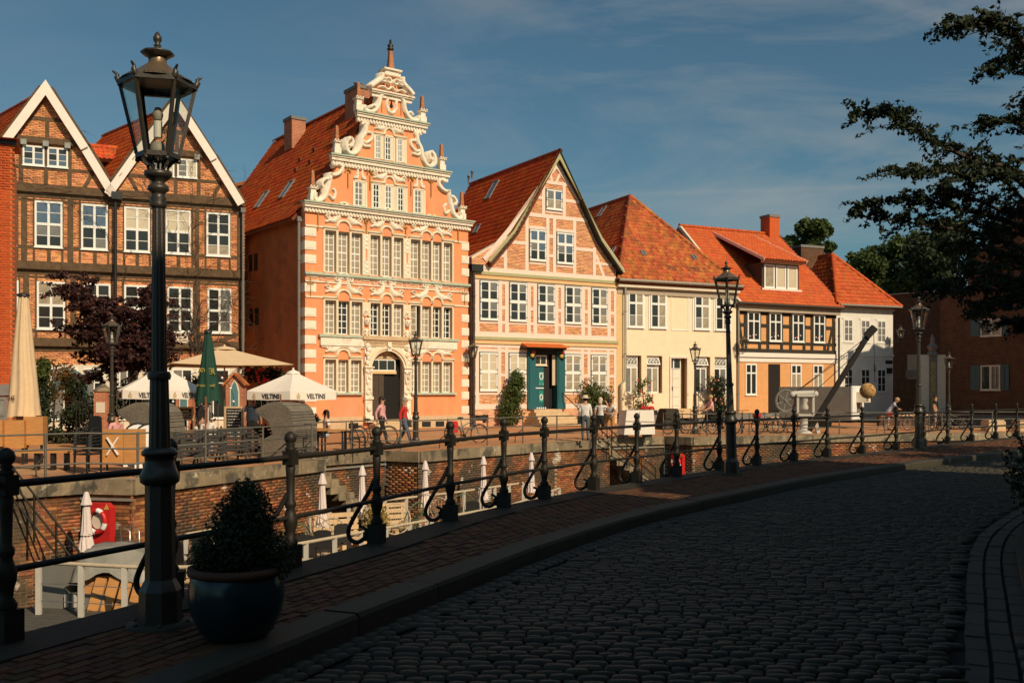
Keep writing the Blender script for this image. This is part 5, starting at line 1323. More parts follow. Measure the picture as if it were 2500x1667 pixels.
for i, (a, b, t, bt) in enumerate(wf):
    window(h, X(a), zb_, X(b), zt_, ((.5, .09),), ((.68, .09),), .085, -.1, .08, pane='pane_dark')
    fl = MB()
    for k in range(5): fl.ball((X(a) + .2 + .12 * k + rnd.uniform(-.03, .03), -.06, zb_ + .22 + rnd.uniform(0, .3)), .05, 6, k % 2)
    fl.build('window_flowers', ['paint_white', 'paint_red'], h.root)
zt0, zb0 = Zf(128, 1135), Zf(128, 1385); zb0b = Zf(500, 1400)
for (a, b, pn) in ((128, 217, ('pane_dark',)), (490, 575, ('pane_curtain', 'pane_curtain', 'pane_dark', 'pane_dark')), (667, 747, ('pane_curtain', 'pane_curtain', 'pane_dark', 'pane_dark'))):
    window(h, X(a), zb0, X(b), zt0, ((.5, .09),), ((.70, .09),), .085, -.05, .06, pane=pn)
MB().box((X(312), -.006, .3), (X(407), .02, zt0 + .0)).build('door', 'door_black', h.root)
MB().box((X(300), -.35, -.1), (X(415), .0, .3)).build('step', 'sandstone_step', h.root)
downpipe(h, -.05, -.2, .5, ez - .5, 'gutter_zinc', .07, False); downpipe(h, w - .05, -.3, .2, ez - .7, 'timber_brown', .06, False)
ys = 5.34; rz_ = 12.3; ov = .5; e0 = ez - .08
Vf = Vector((0, ys + ov, rz_ - e0)); Lf = Vf.length
Ff = roof_plane(h, (-.12, -ov, e0), (1, 0, 0), Vf, [(0, 0), (w + .24, 0), (w + .24, Lf), (0, Lf)], 'tile_orange', 240)
MB().add([(-.12, 2 * ys + ov, e0), (-.12, ys, rz_), (w + .12, ys, rz_), (w + .12, 2 * ys + ov, e0)], [(0, 1, 2, 3)]).build('roof_slope', 'tile_orange', h.root)
MB().add([(-.1, -ov, e0 - .1), (-.1, ys, rz_ - .08), (-.1, 2 * ys + ov, e0 - .1), (-.3, -ov, e0 - .1), (-.3, ys, rz_ - .02), (-.3, 2 * ys + ov, e0 - .1)], [(0, 1, 2), (3, 5, 4), (0, 3, 4, 1), (1, 4, 5, 2)]).build('gable_slates', 'plinth_grey', h.root)
MB().bar((-.15, -ov, e0 + .04), (-.15, ys, rz_ + .06), .16, .06).build('verge_trim', 'cornice_beige', h.root)
MB().bar((w + .15, -ov, e0 + .02), (w + .15, ys, rz_ + .04), .1, .1).build('verge_edge', 'iron_dark', h.root)
ridge(h, (-.2, ys, rz_ + .05), (w + .15, ys, rz_ + .05), 'tile_orange', .12)
c = h.hit(1880, 590, (0, ys, 0), (0, 1, 0)); chimney(h, c.x, ys, rz_ - .6, rz_ + 1.25, .85, .9, 'tile_orange')
# dormer
Nf = Ff.col[2].to_3d()
p0 = h.hit(1866, 706, Ff.translation, Nf); yd = p0.y
a0 = h.loc(1864, 650, -yd); a1 = h.loc(1944, 650, -yd); ztp = h.z(1865, 640, -yd); zbt = p0.z
dxl, dxr = h.x(1860, -yd), h.x(1950, -yd)
MB().box((dxl, yd, zbt - .1), (dxr, ys, ztp)).build('dormer_wall', 'timber_brown', h.root)
for i in range(3):
    x0 = dxl + .14 + i * (dxr - dxl - .2) / 3; x1 = x0 + (dxr - dxl - .2) / 3 - .1
    window(h, x0, zbt + .08, x1, ztp - .12, (), (), .1, yd - .07, .06, pane='pane_blind' if i else 'pane_curtain')
MB().box((dxl - .1, yd - .16, zbt - .06), (dxr + .12, yd + .05, zbt + .06)).build('dormer_sill', 'timber_pink', h.root)
MB().box((dxl - .05, yd - .3, ztp - .04), (dxr + .05, yd + .02, ztp + .13)).build('dormer_fascia', 'cornice_beige', h.root)
yt = ys - .35; zt = rz_ - .28
Vd = Vector((0, yt - (yd - .5), zt - (ztp + .12)))
roof_plane(h, (dxl - .2, yd - .5, ztp + .12), (1, 0, 0), Vd, [(0, 0), (dxr - dxl + .4, 0), (dxr - dxl + .4, Vd.length), (0, Vd.length)], 'tile_orange', 60)
for xx in (dxl - .24, dxr + .2): MB().bar((xx, yd - .5, ztp + .1), (xx, yt, zt - .02), .05, .18).build('dormer_verge', 'timber_pink', h.root)
MB().bar((dxl - .2, yd + .1, zbt + .05), (dxl - .2, yt - .4, zt - .35), .35, .03).build('flashing', 'iron_dark', h.root)

# ================================================================ G: small white corner house
h = HG = House('white_corner_house', 'small white brick house with round-headed windows and hipped red roof', 'house', 2041, 62.3, 24, 2180)
w = h.w
g2 = lambda x, y: (1960 + x * .5021, 600 + y * .5021)
ez = h.z(*g2(185, 290)); X = lambda v: h.x(g2(v, 0)[0])
MB().box((0, 0, -.2), (w, 7.5, ez)).build('house_body', 'white_brick', h.root)
mb = MB()
for k in range(int(w / .22)): mb.box((.03 + k * .22, -.07, ez - .36), (.14 + k * .22, .0, ez - .2))
mb.box((-.05, -.12, ez - .2), (w + .06, .02, ez - .02)); mb.build('dentil_cornice', 'white_brick', h.root)
zbd = h.z(*g2(165, 530)); mb = MB().box((-.03, -.05, zbd - .05), (w + .03, .0, zbd + .1))
for k in range(int(w / .2)): mb.box((.03 + k * .2, -.04, zbd - .25), (.12 + k * .2, .0, zbd - .05))
mb.build('string_course', 'white_brick', h.root)
for (a, b) in ((199, 243), (282, 326), (361, 403)):
    for t, bt in ((357, 465), (597, 710)):
        z1, z0 = h.z(*g2(199, t)), h.z(*g2(199, bt))
        MB().box((X(a) - .09, -.03, z0 - .12), (X(b) + .09, .0, z0 - .02)).box((X(a) - .14, -.035, z1 + .02), (X(a) + .0, .0, z1 + .12)).build('window_label', 'white_brick', h.root)
        window(h, X(a), z0, X(b), z1, ((.5, .06),), ((.33, .035), (.66, .05)), .07, -.03, .05, pane='pane_grey' if bt < 500 else 'pane_dark', arch=.1)
for x, y, ww_, hh_ in ((418, 565, .55, .2), (420, 607, .45, .35)):
    a, z = h.loc(*g2(x, y)); MB().box((a - ww_ / 2, -.05, z - hh_ / 2), (a + ww_ / 2, -.005, z + hh_ / 2)).build('street_sign', 'iron_dark', h.root)
mb = MB().tube([(-.1, -.5, ez - .0), (w + .25, -.5, ez - .0)], .07, 8); mb.build('gutter', 'gutter_zinc', h.root)
hs = 2.95; rz_ = 10.85; ov = .45; ax = w / 2; rb = 7.8; e0 = ez
Lf = math.hypot(hs + ov, rz_ - e0); Lw = math.hypot(ax + .3, rz_ - e0)
roof_plane(h, (-.3, -ov, e0), (1, 0, 0), (0, hs + ov, rz_ - e0), [(0, 0), (w + .6, 0), (ax + .3, Lf)], 'tile_orange', 150, gauge=.36, pitch=.27)
roof_plane(h, (-.3, rb, e0), (0, -1, 0), (ax + .3, 0, rz_ - e0), [(0, 0), (rb + ov, 0), (rb - hs, Lw), (0, Lw)], 'tile_red', 100, gauge=.36, pitch=.27)
MB().add([(w + .3, -ov, e0), (w + .3, rb, e0), (ax, rb, rz_), (ax, hs, rz_)], [(0, 1, 2, 3)]).build('roof_slope', 'tile_red', h.root)
for a, b in (((-.3, -ov, e0 + .05), (ax, hs, rz_ + .05)), ((ax, hs, rz_ + .05), (w + .3, -ov, e0 + .05)), ((ax, hs, rz_ + .05), (ax, rb, rz_ + .05))): ridge(h, a, b, 'tile_orange', .12)
chimney(h, ax - .6, 4.6, rz_ - .8, rz_ + .75, 1.9, .8, 'dark_brick_wall')

# ================================================================ A: bright red brick building at the left edge
h = HA = House('red_brick_house', 'bright red brick house wall with shop window at the left edge', 'house', -260, 29.8, 25, 30)
w = h.w
za = h.z(28, 350); zs = h.z(15, 938)
MB().box((0, .014, -.2), (w, 5.0, za)).build('house_body', 'mortar_red', h.root)
brickwork(h, [(w - 3.0, zs), (w, zs), (w, za), (w - 3.0, za)], 'brick_red', bh=.068, bl=.232, nparts=150)
MB().box((w - 3.0, -.06, za - .05), (w + .12, .4, za + .12)).build('eave_trim', 'iron_dark', h.root)
e0 = za + .1; MB().add([(0, -.3, e0), (w + .2, -.3, e0), (w + .2, 2.5, e0 + .1), (0, 2.5, e0 + .1)], [(0, 1, 2, 3)]).build('roof_slope', 'tile_red', h.root)
MB().box((0, -.05, zs - .35), (w + .02, .02, zs)).build('shop_fascia', 'plinth_grey', h.root)
window(h, w - 2.6, .2, w - .15, zs - .4, ((.5, .06),), ((.6, .05),), .08, -.06, .06, frame='plinth_grey', pane='pane_grey')

# ================================================================ H: dark brick warehouse with its gable at the right
h = HH = House('brick_warehouse', 'dark brick warehouse with grey-green shutters beside a tall museum sign', 'warehouse', 2296, 58.0, -54, 2600)
w = h.w
s2 = lambda x, y: (2050 + x * .3316, 600 + y * .3316)
ztop = h.z(2300, 716)
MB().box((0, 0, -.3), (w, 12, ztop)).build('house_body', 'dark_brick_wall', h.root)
g0, g1 = h.loc(2388, 622), h.loc(2492, 492)
MB().prism([(g0[0] - .6, ztop - .1), (g0[0] - .6, g0[1] - .5), g0, g1, (g1[0] + 1.2, g1[1]), (g1[0] + 1.2, ztop - .1)], .01, .5).build('gable_wall', 'dark_brick_wall', h.root)
MB().add([(g0[0] - .6, .2, ztop), (g1[0], .2, g1[1] - .2), (g1[0], 12, g1[1] - .2), (g0[0] - .6, 12, ztop)], [(0, 1, 2, 3)]).build('roof_slope', 'tile_old', h.root)
def hwin(x0, y0, x1, y1, sl, sr, barred=False):
    a, z1 = h.loc(*s2(x0, y0)); b, z0 = h.loc(*s2(x1, y1))
    o = window(h, a, z0, b, z1, ((.5, .12),), (), .07, -.05, .06, frame='cornice_beige', pane=('pane_dark', 'pane_curtain'))
    if barred:
        mb = MB(); xm = (a + b) / 2
        for k in range(4): mb.box((xm + .15 + k * .22, -.09, z0 + .1), (xm + .18 + k * .22, -.07, z1 - .1))
        mb.build('window_bars', 'iron_dark', h.root)
    for c, d in ((s2(sl, 0)[0], s2(x0 - 4, 0)[0]), (s2(x1 + 2, 0)[0], s2(sr, 0)[0])): MB().box((h.x(c), -.07, z0), (h.x(d), -.01, z1)).build('shutter', 'shutter_blue', h.root)
hwin(1040, 880, 1185, 1062, 968, 1250, True); hwin(1040, 540, 1195, 660, 968, 1240)
MB().box((w * .0, -.1, -.3), (w, .0, .5)).build('plinth', 'plinth_grey', h.root)
hb = HW = House('rear_brick_house', 'dark brick house wall in deep shade behind the white corner house', 'house', 2150, 72.0, -54, 2330)
ztop = hb.z(2160, 722); ztr = hb.z(2300, 711)
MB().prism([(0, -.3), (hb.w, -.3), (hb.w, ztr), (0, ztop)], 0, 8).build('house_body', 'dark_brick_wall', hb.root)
MB().box((-.1, -.1, ztop), (hb.w, .1, ztop + .08)).build('eave_trim', 'gutter_zinc', hb.root)
for px, py, ww_, hh_ in ((2232, 895, 1.0, 1.7), (2232, 912, 1.2, .5)):
    a, z = hb.loc(px, py); MB().box((a - ww_ / 2, -.06 if hh_ > 1 else -.09, z - hh_ / 2), (a + ww_ / 2, -.005, z + hh_ / 2)).build('wall_poster', 'cornice_brown' if hh_ > 1 else 'plinth_grey', hb.root)
# low house roofs that show far behind
for nm, lab, px0, px1, Zz, py0, py1 in (('back_house', 'grey slate dormer roof peeping out beside the salmon house', 560, 606, 58, 445, 520),):
    x0, x1 = xat(px0, Zz), xat(px1, Zz); z0, z1 = zat(py1, Zz), zat(py0, Zz)
    r_ = empty(nm, lab, 'house', ((x0 + x1) / 2, Zz, 0)); ww_ = (x1 - x0)
    MB().box((-ww_ / 2, 0, 0), (ww_ / 2, 3, z1 - .2)).build('wall', 'plinth_grey', r_); MB().prism([(-ww_ / 2 - .2, z1 - .4), (ww_ / 2 + .2, z1 - .1), (ww_ / 2 + .2, z1 + .1), (-ww_ / 2 - .2, z1 - .25)], -.2, 3).build('roof', 'tile_old', r_)
# ================================================================ ground, quays, road
mat('street_brick', (0.48, 0.20, 0.08), 0.9, 0.25, 3.0, 0.3, 20, col2=(0.46, 0.27, 0.13), c2scale=0.35, c2lo=0.45, c2hi=0.65)
mat('ground_earth', (0.16, 0.11, 0.07), 0.95, 0.3, 0.5)
mat('coping_stone', (0.27, 0.20, 0.12), 0.9, 0.3, 3.0, 0.3, 25, rand=0.2, col2=(0.10, 0.085, 0.06), c2scale=1.6, c2lo=0.5, c2hi=0.6, col3=(0.50, 0.45, 0.30), c3scale=2.5, c3lo=0.6, c3hi=0.7)
mat('granite', (0.05, 0.041, 0.025), 0.75, 0.15, 20, 0.25, 70, rand=0.12)
mat('granite_dark', (0.030, 0.022, 0.012), 0.8, 0.2, 8, 0.3, 40, rand=0.15)
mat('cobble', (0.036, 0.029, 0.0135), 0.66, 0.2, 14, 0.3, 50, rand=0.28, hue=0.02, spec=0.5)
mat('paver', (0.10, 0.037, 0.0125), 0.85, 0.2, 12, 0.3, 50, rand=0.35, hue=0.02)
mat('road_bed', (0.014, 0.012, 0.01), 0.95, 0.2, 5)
mat('iron_rail', (0.019, 0.0145, 0.009), 0.55, 0.25, 12, 0.1, 50, spec=0.35)
mat('iron_lamp', (0.034, 0.027, 0.018), 0.42, 0.3, 9, 0.1, 60, spec=0.6)
mat('rail_grey', (0.13, 0.115, 0.09), 0.6, 0.2, 6)
mat('water', (0.02, 0.025, 0.018), 0.08, 0.2, 2, 0.25, 3.0)
NR = Curve2([(-8.6, -2), (-6.6, 0.2), (-4.9, 3.4), (-3.47, 6.83), (-2.17, 9.75), (-1.5, 11.4), (-.9, 13.1), (-.1, 14.9), (.68, 16.3), (1.58, 17.8), (2.49, 19.1), (3.5, 20.6), (4.67, 22.2), (5.8, 23.6), (7.0, 24.9), (8.3, 26.4), (9.8, 28.0), (11.5, 29.9), (13.2, 31.9), (14.9, 33.9), (16.6, 35.7), (18.3, 37.4), (22, 41), (26.5, 45.2)])
CB = Curve2([(-6.2, -3), (-4.6, .2), (-3.0, 3.4), (-1.85, 6.0), (-1.25, 7.5), (-.45, 9.35), (.22, 10.9), (1.12, 12.7), (2.1, 14.4), (3.34, 16.2), (5.8, 19.6), (8.56, 22.9), (11.6, 26.2), (15.2, 29.6), (22, 36), (30, 43)])
GT = Curve2([(-2.4, -5), (-.6, -1), (1.0, 2.6), (2.85, 6.29), (3.74, 8.23), (5.52, 11.95), (7.16, 14.6), (10.0, 18.4), (14, 23.2), (20, 29.5), (27, 36)])
Q = [(-60, 2), (-30, 11.5), (-11.6, 20.0), (-9.6, 22.2), (-8.35, 21.9), (-5.42, 28.7), (-6.6, 29.4), (-4.2, 33.0), (-3.0, 32.3), (1.69, 38.9), (4.0, 40.6), (3.2, 41.7), (6.7, 43.8), (7.75, 42.7), (10.96, 44.4), (15.7, 45.9), (22.9, 47.6), (26.5, 48.4)]
basin = [tuple(NR.off(d, -.08)) for d in np.linspace(0.1, NR.len - .1, 60)] + [p for p in Q[::-1]] + [(-60, -2)]
sheet([(-400, -300), (400, -300), (400, 900), (-400, 900)], -.22, 'ground', 'ground_earth', holes=[basin])
sheet([(-62, -4), (30, -4), (30, 52), (-62, 52)], -3.1, 'water', 'water')
# far street rises gently from the quay edge to the house fronts
def ray_seg(px, P):
    k = (px - HX) / F; best = None
    for a, b in zip(P, P[1:]):
        fa, fb = a[0] - k * a[1], b[0] - k * b[1]
        if fa * fb <= 0 and fa != fb:
            Z = a[1] + (b[1] - a[1]) * fa / (fa - fb)
            if best is None or Z > best: best = Z
    return best
fronts = []
for hh in (HA, HB, HC, HD, HE, HF, HG): fronts += [hh.O + hh.u * 0, hh.O + hh.u * hh.w]
FL = [(p.x, p.y) for p in fronts[2:]] + [(27, 66), (45, 66)]
smb = MB(); cols = []
for px in range(-420, 2760, 20):
    zq = ray_seg(px, Q); zh = ray_seg(px, FL)
    if px < 40: zh = 46.0 + (px - 40) * .005
    if zq is None or px > 2420: zq = 48.2
    zh = (zh or 66) + 1.2; k = (px - HX) / F
    cols.append([(k * (zq + (zh - zq) * t + .15 * (t == 0)), zq + (zh - zq) * t + .15 * (t == 0), -.196 + .26 * t) for t in (0, .3, .65, 1)])
for a, b in zip(cols, cols[1:]):
    for i in range(3): smb.add([a[i], b[i], b[i + 1], a[i + 1]], [(0, 1, 2, 3)])
smb.build('far_street', 'street_brick', kind='structure')
far_g = lambda px, py: gp(px, py, -.19)

# ---- far quay wall: brick by brick, with its stone coping
qw = empty('quay_wall', 'stained brick quay wall with stone coping across the harbour basin', 'wall')
cmb = MB(); ms = []; cms = []; r = random.Random(3)
for i in range(1, len(Q) - 1):
    a, b = Vector(Q[i]), Vector(Q[i + 1]); L = (b - a).length; t = (b - a) / L; nrm = Vector((t.y, -t.x))
    cmb.add([(a.x - nrm.x * .04, a.y - nrm.y * .04, -3.3), (b.x - nrm.x * .04, b.y - nrm.y * .04, -3.3), (b.x - nrm.x * .04, b.y - nrm.y * .04, -.3), (a.x - nrm.x * .04, a.y - nrm.y * .04, -.3)], [(0, 1, 2, 3)])
    rot = Matrix(((t.x, -nrm.x, 0, 0), (t.y, -nrm.y, 0, 0), (0, 0, 1, 0), (0, 0, 0, 1)))
    if i == 1: s0 = L - 6
    else: s0 = 0
    row = 0; z = -.58
    while z > -3.0:
        s = s0 + (.13 if row % 2 else 0.0)
        while s < L:
            e = min(.245, L - s)
            if e > .06:
                p = a + t * (s + e / 2) - nrm * (.035 - r.uniform(-.004, .007))
                m = Matrix.Translation((p.x, p.y, z)) @ rot; sc = Matrix.Diagonal((e / .245, 1, 1, 1)); ms.append(m @ sc)
            s += .257
        z -= .079; row += 1
    s = s0
    while s < L - .02:
        e = min(r.uniform(.8, 1.3), L - s)
        if L - s - e < .3: e = L - s
        p = a + t * (s + e / 2) - nrm * (.2 - r.uniform(0, .015)); m = Matrix.Translation((p.x, p.y, -.36 + r.uniform(-.008, .008))) @ rot @ Matrix.Diagonal(((e - .012), 1, 1, 1)); cms.append(m); s += e
cmb.build('mortar', 'mortar_quay', qw)
tv, tq = boxq(-.1225, .1225, -.01, .05, -.033, .033); tq = [(0, 1, 5, 4), (4, 5, 6, 7), (0, 3, 2, 1), (1, 2, 6, 5), (3, 0, 4, 7)]
pieces('brick', tv, tq, ms, qw, 'brick_quay', 300, 'brickwork')
tv, tq = boxq(-.5, .5, -.26, .24, -.17, .17, True)
pieces('coping_stone', tv, tq, cms, qw, 'coping_stone', 120, 'coping')
# steps down to the water in the two recesses, their wall strips and handrails
for (ia, n, d0) in ((6, 9, .1), (11, 9, .1)):
    a, b = Vector(Q[ia]), Vector(Q[ia + 1]); t = (b - a).normalized(); nrm = Vector((t.y, -t.x))
    for k in range(n):
        p = a + t * (d0 + k * .33) + nrm * .02; q = p + nrm * .95
        rot = Matrix(((t.x, -nrm.x, 0, p.x), (t.y, -nrm.y, 0, p.y), (0, 0, 1, 0), (0, 0, 0, 1)))
        MB().box((0, -.95, -.62 - k * .22 - .24), (.36, 0, -.42 - k * .22), 0, rot).build('step', 'coping_stone', qw)
for ia in (3, 6, 11):
    a, b = Vector(Q[ia]), Vector(Q[ia + 1]); t = (b - a).normalized(); nrm = Vector((t.y, -t.x)) * .03
    MB().bar((*(a + nrm), -.64), (*(b + nrm), -.64), .05, .06).build('cable_strip', 'gutter_zinc', qw)
def stair_rail(name, label, P, z0, z1, n):
    t = Vector(P[1]) - Vector(P[0]); rt = empty(name, label, 'handrail')
    for k in range(n): 
        f = k / (n - 1); p = Vector(P[0]) + t * f; z = z0 + (z1 - z0) * f
        MB().tube([(p.x, p.y, z - 1.0), (p.x, p.y, z)], .025, 6).build('post', 'iron_rail', rt)
    for dz in (0, -.33, -.66): MB().tube([(*P[0], z0 + dz), (*P[1], z1 + dz)], .022, 6).build('rail', 'iron_rail', rt)
    return rt
stair_rail('stair_railing', 'dark sloping handrail of the steps at the left end of the quay wall', (tuple(wp(30, 1150, 21.0).xy), tuple(wp(192, 1345, 20.6).xy)), .15, -1.55, 4)
stair_rail('stair_railing', 'dark sloping handrail of the steps beside the white display case', ((3.35, 39.6), (6.1, 42.3)), .72, -1.5, 5)

# ---- far railing: thin posts and three rails along the coping
fr = empty('quay_railing', 'thin grey three-bar railing along the far quay edge', 'railing')
runs = [[(-20, 16.6), (-11.6, 20.2), (-9.65, 22.4), (-8.45, 22.15), (-5.6, 28.75), (-6.7, 29.55), (-4.3, 33.25), (-3.05, 32.6), (1.6, 39.15), (3.6, 40.8)], [(6.8, 44.1), (7.8, 43.05), (10.96, 44.7), (15.7, 46.2), (19.9, 47.2)], [(20.6, 47.4), (26, 48.6)]]
for run in runs:
    for dz in (.80, .46, .12):
        MB().tube([(x + (-.08), y + .12, dz) for x, y in run], .023, 6).build('rail', 'rail_grey', fr)
    c = Curve2(run, 0); n = max(2, int(c.len / 2.15))
    for k in range(n + 1):
        p, _ = c.at(c.len * k / n); x, y = p.x - .08, p.y + .12
        MB().tube([(x, y, -.2), (x, y, .83)], .03, 6).build('post', 'rail_grey', fr)
        if k % 2: MB().tube([(x, y, .35), (x - .28, y + .16, .12), (x - .3, y + .2, -.2)], .02, 5).build('stay', 'rail_grey', fr)

# ---- near quay: wall, coping slabs, brick pavement, kerb
nw = empty('near_quay_wall', 'dark stone edge of the near quay under the iron railing', 'wall')
mb = MB(); ds = np.linspace(.05, NR.len - .05, 90)
for a, b in zip(ds, ds[1:]):
    p, q = NR.off(a, -.07), NR.off(b, -.07); mb.add([(p.x, p.y, -3.2), (q.x, q.y, -3.2), (q.x, q.y, -.1), (p.x, p.y, -.1)], [(3, 2, 1, 0)])
mb.build('wall_face', 'brick_quay', nw)
cw = []; d = 3.0
while d < NR.len - 1.2:
    L = rnd.uniform(.9, 1.25); p = NR.off(d + L / 2, 0.0); _, T_ = NR.at(d + L / 2); cw.append(Matrix.Translation((p.x, p.y, -.1 + rnd.uniform(-.003, .003))) @ Matrix.Rotation(math.atan2(T_.y, T_.x), 4, 'Z') @ Matrix.Diagonal((L - .012, 1, 1, 1))); d += L
tv, tq = boxq(-.5, .5, -.40, .10, -.12, .10); pieces('coping_slab', tv, tq, cw, nw, 'granite_dark', 60)
pv = link('pavement', None, kind='structure')
mb = MB(); ds = np.linspace(.05, CB.len - .05, 90)
for a, b in zip(ds, ds[1:]):
    q = [CB.off(a, -.1), CB.off(b, -.1)]; n1, n2 = (NR.off(NR.nearest(v), -.1) for v in q)
    mb.add([(q[0].x, q[0].y, -.02), (q[1].x, q[1].y, -.02), (n2.x, n2.y, -.02), (n1.x, n1.y, -.02)], [(0, 1, 2, 3)])
mb.build('pavement_bed', 'road_bed', pv)
ms = []; t = .36; row = 0
while t < 4.5:
    s = 3.0 + (.105 if row % 2 else 0)
    while s < CB.len - 3:
        p = CB.off(s, -t)
        dn = NR.nearest(p); side = (p - NR.at(dn)[0]).length
        if side > .45 and (p - CB.at(s)[0]).length < 5 and Vector((NR.at(dn)[1].y, -NR.at(dn)[1].x)).dot(p - NR.at(dn)[0]) > 0:
            _, T_ = CB.at(s); ms.append(Matrix.Translation((p.x, p.y, rnd.uniform(-.006, .004))) @ Matrix.Rotation(math.atan2(T_.y, T_.x) + rnd.uniform(-.02, .02), 4, 'Z') @ Matrix.Rotation(rnd.uniform(-.02, .02), 4, 'X') @ Matrix.Rotation(rnd.uniform(-.015, .015), 4, 'Y'))
        s += .212
    t += .108; row += 1
tv = [(-.1, -.05, -.03), (.1, -.05, -.03), (.1, .05, -.03), (-.1, .05, -.03), (-.094, -.044, 0), (.094, -.044, 0), (.094, .044, 0), (-.094, .044, 0)]
pieces('paving_brick', tv, boxq(0, 1, 0, 1, 0, 1)[1], ms, pv, 'paver', 300)
kb = link('kerb', None, kind='structure'); ms = []; d = 2.0
while d < CB.len - 2:
    L = rnd.uniform(1.0, 1.5); p = CB.off(d + L / 2, -.15); _, T_ = CB.at(d + L / 2); ms.append(Matrix.Translation((p.x, p.y, rnd.uniform(-.004, .004))) @ Matrix.Rotation(math.atan2(T_.y, T_.x), 4, 'Z') @ Matrix.Diagonal((L - .014, 1, 1, 1))); d += L
tv = [(-.5, -.17, -.25), (.5, -.17, -.25), (.5, .15, -.25), (-.5, .15, -.25), (-.5, -.17, -.02), (.5, -.17, -.02), (.5, .15, .012), (-.5, .15, .012), (-.5, -.15, .012), (.5, -.15, .012)]
tq = [(0, 1, 5, 4), (4, 5, 9, 8), (8, 9, 6, 7), (1, 2, 6, 5), (3, 0, 4, 7), (2, 3, 7, 6)]
pieces('kerbstone', tv, tq, ms, kb, 'granite', 60)
# ---- cobbled road
road = link('road', None, kind='structure')
mb = MB(); ys = np.linspace(-4, 40, 60); ZR = -.13
def xon(c, y):
    i = int(np.searchsorted([p.y for p in c.p], y)); i = max(1, min(len(c.p) - 1, i)); a, b = c.p[i - 1], c.p[i]
    return a.x + (b.x - a.x) * (y - a.y) / max(1e-6, b.y - a.y)
for a, b in zip(ys, ys[1:]): mb.add([(xon(CB, a) - .05, a, ZR - .035), (xon(GT, a) + 2.6, a, ZR - .035), (xon(GT, b) + 2.6, b, ZR - .035), (xon(CB, b) - .05, b, ZR - .035)], [(0, 1, 2, 3)])
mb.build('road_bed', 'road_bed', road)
G = 5; tv = []; hgt = lambda u: (1 - abs(u) ** 3.4)
for j in range(G):
    for i in range(G):
        u, v = (-1, -.86, 0, .86, 1)[i], (-1, -.86, 0, .86, 1)[j]; k = min(hgt(u), hgt(v)) ; c = .5 * (1 - .10 * (abs(u) * abs(v)) ** 2)
        e = max(abs(u), abs(v)); tv.append((u * c * (.93 if abs(u) == abs(v) == .86 else 1), v * c * (.93 if abs(u) == abs(v) == .86 else 1), -.018 if e == 1 else (.002 if abs(u) == abs(v) == .86 else (.005 if e == .86 else .010))))
tq = [(j * G + i, j * G + i + 1, (j + 1) * G + i + 1, (j + 1) * G + i) for j in range(G - 1) for i in range(G - 1)]
ms = []; v = 0.0; y = 4.6; row = 0
while y < 33:
    rd = rnd.uniform(.10, .128); x = xon(CB, y) + .30 + rnd.uniform(0, .15)
    sl = -.10
    while x < xon(GT, y) + .6:
        wd = rnd.uniform(.11, .235); cx, cyy = x + wd / 2, y + rd / 2 + sl * (x - xon(CB, y)) * .6 + .06 * sin(x * 1.7 + y) + rnd.uniform(-.012, .012)
        if xon(CB, cyy) + .24 < cx < xon(GT, cyy) - .05:
            ms.append(Matrix.Translation((cx, cyy, ZR + rnd.uniform(-.009, .008))) @ Matrix.Rotation(sl * .6 + rnd.uniform(-.09, .09), 4, 'Z') @ Matrix.Rotation(rnd.uniform(-.06, .06), 4, 'X') @ Matrix.Diagonal((wd * .995, rd * 1.0, 1, 1)))
        x += wd
    y += rd
def setts(c, offs, L, wd):
    d = 6.0
    while d < c.len - 6:
        l = rnd.uniform(L * .8, L * 1.2); p = c.off(d + l / 2, offs); _, T_ = c.at(d + l / 2)
        ms.append(Matrix.Translation((p.x, p.y, ZR + rnd.uniform(-.006, .006))) @ Matrix.Rotation(math.atan2(T_.y, T_.x), 4, 'Z') @ Matrix.Diagonal((l * .97, wd, 1, 1))); d += l
for o in (.12,): setts(CB, o, .17, .11); setts(CB, o + .115, .17, .11)
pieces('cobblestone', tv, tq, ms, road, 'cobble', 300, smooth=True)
gs = []
for o in (.08, .25, .42):
    d = 5.0
    while d < GT.len - 6:
        l = rnd.uniform(.32, .55); p = GT.off(d + l / 2, o); _, T_ = GT.at(d + l / 2); gs.append(Matrix.Translation((p.x, p.y, ZR - .004 + rnd.uniform(-.006, .006))) @ Matrix.Rotation(math.atan2(T_.y, T_.x) + rnd.uniform(-.015, .015), 4, 'Z') @ Matrix.Rotation(rnd.uniform(-.03, .03), 4, 'X') @ Matrix.Diagonal((l - .012, .158, 1, 1))); d += l
pieces('gutter_sett', [(-.5, -.5, -.04), (.5, -.5, -.04), (.5, .5, -.04), (-.5, .5, -.04), (-.48, -.44, 0), (.48, -.44, 0), (.48, .44, 0), (-.48, .44, 0)], boxq(0, 1, 0, 1, 0, 1)[1], gs, road, 'cobble', 90)
rk = link('right_kerb', None, kind='structure'); ms = []; d = 2.0
while d < GT.len - 2:
    L = rnd.uniform(.9, 1.2); p = GT.off(d + L / 2, .58); _, T_ = GT.at(d + L / 2); ms.append(Matrix.Translation((p.x, p.y, -.02)) @ Matrix.Rotation(math.atan2(T_.y, T_.x), 4, 'Z') @ Matrix.Diagonal((L - .012, 1, 1, 1))); d += L
tv, tq = boxq(-.5, .5, -.09, .09, -.2, 0.0); pieces('kerbstone', tv, tq, ms, rk, 'granite', 40)
mb = MB(); ds = np.linspace(.05, GT.len - .05, 50)
for a, b in zip(ds, ds[1:]):
    q = [GT.off(a, .67), GT.off(b, .67), GT.off(b, 12), GT.off(a, 12)]; mb.add([(v.x, v.y, -.03) for v in q], [(0, 1, 2, 3)])
mb.build('right_pavement', 'granite_dark', kind='structure')

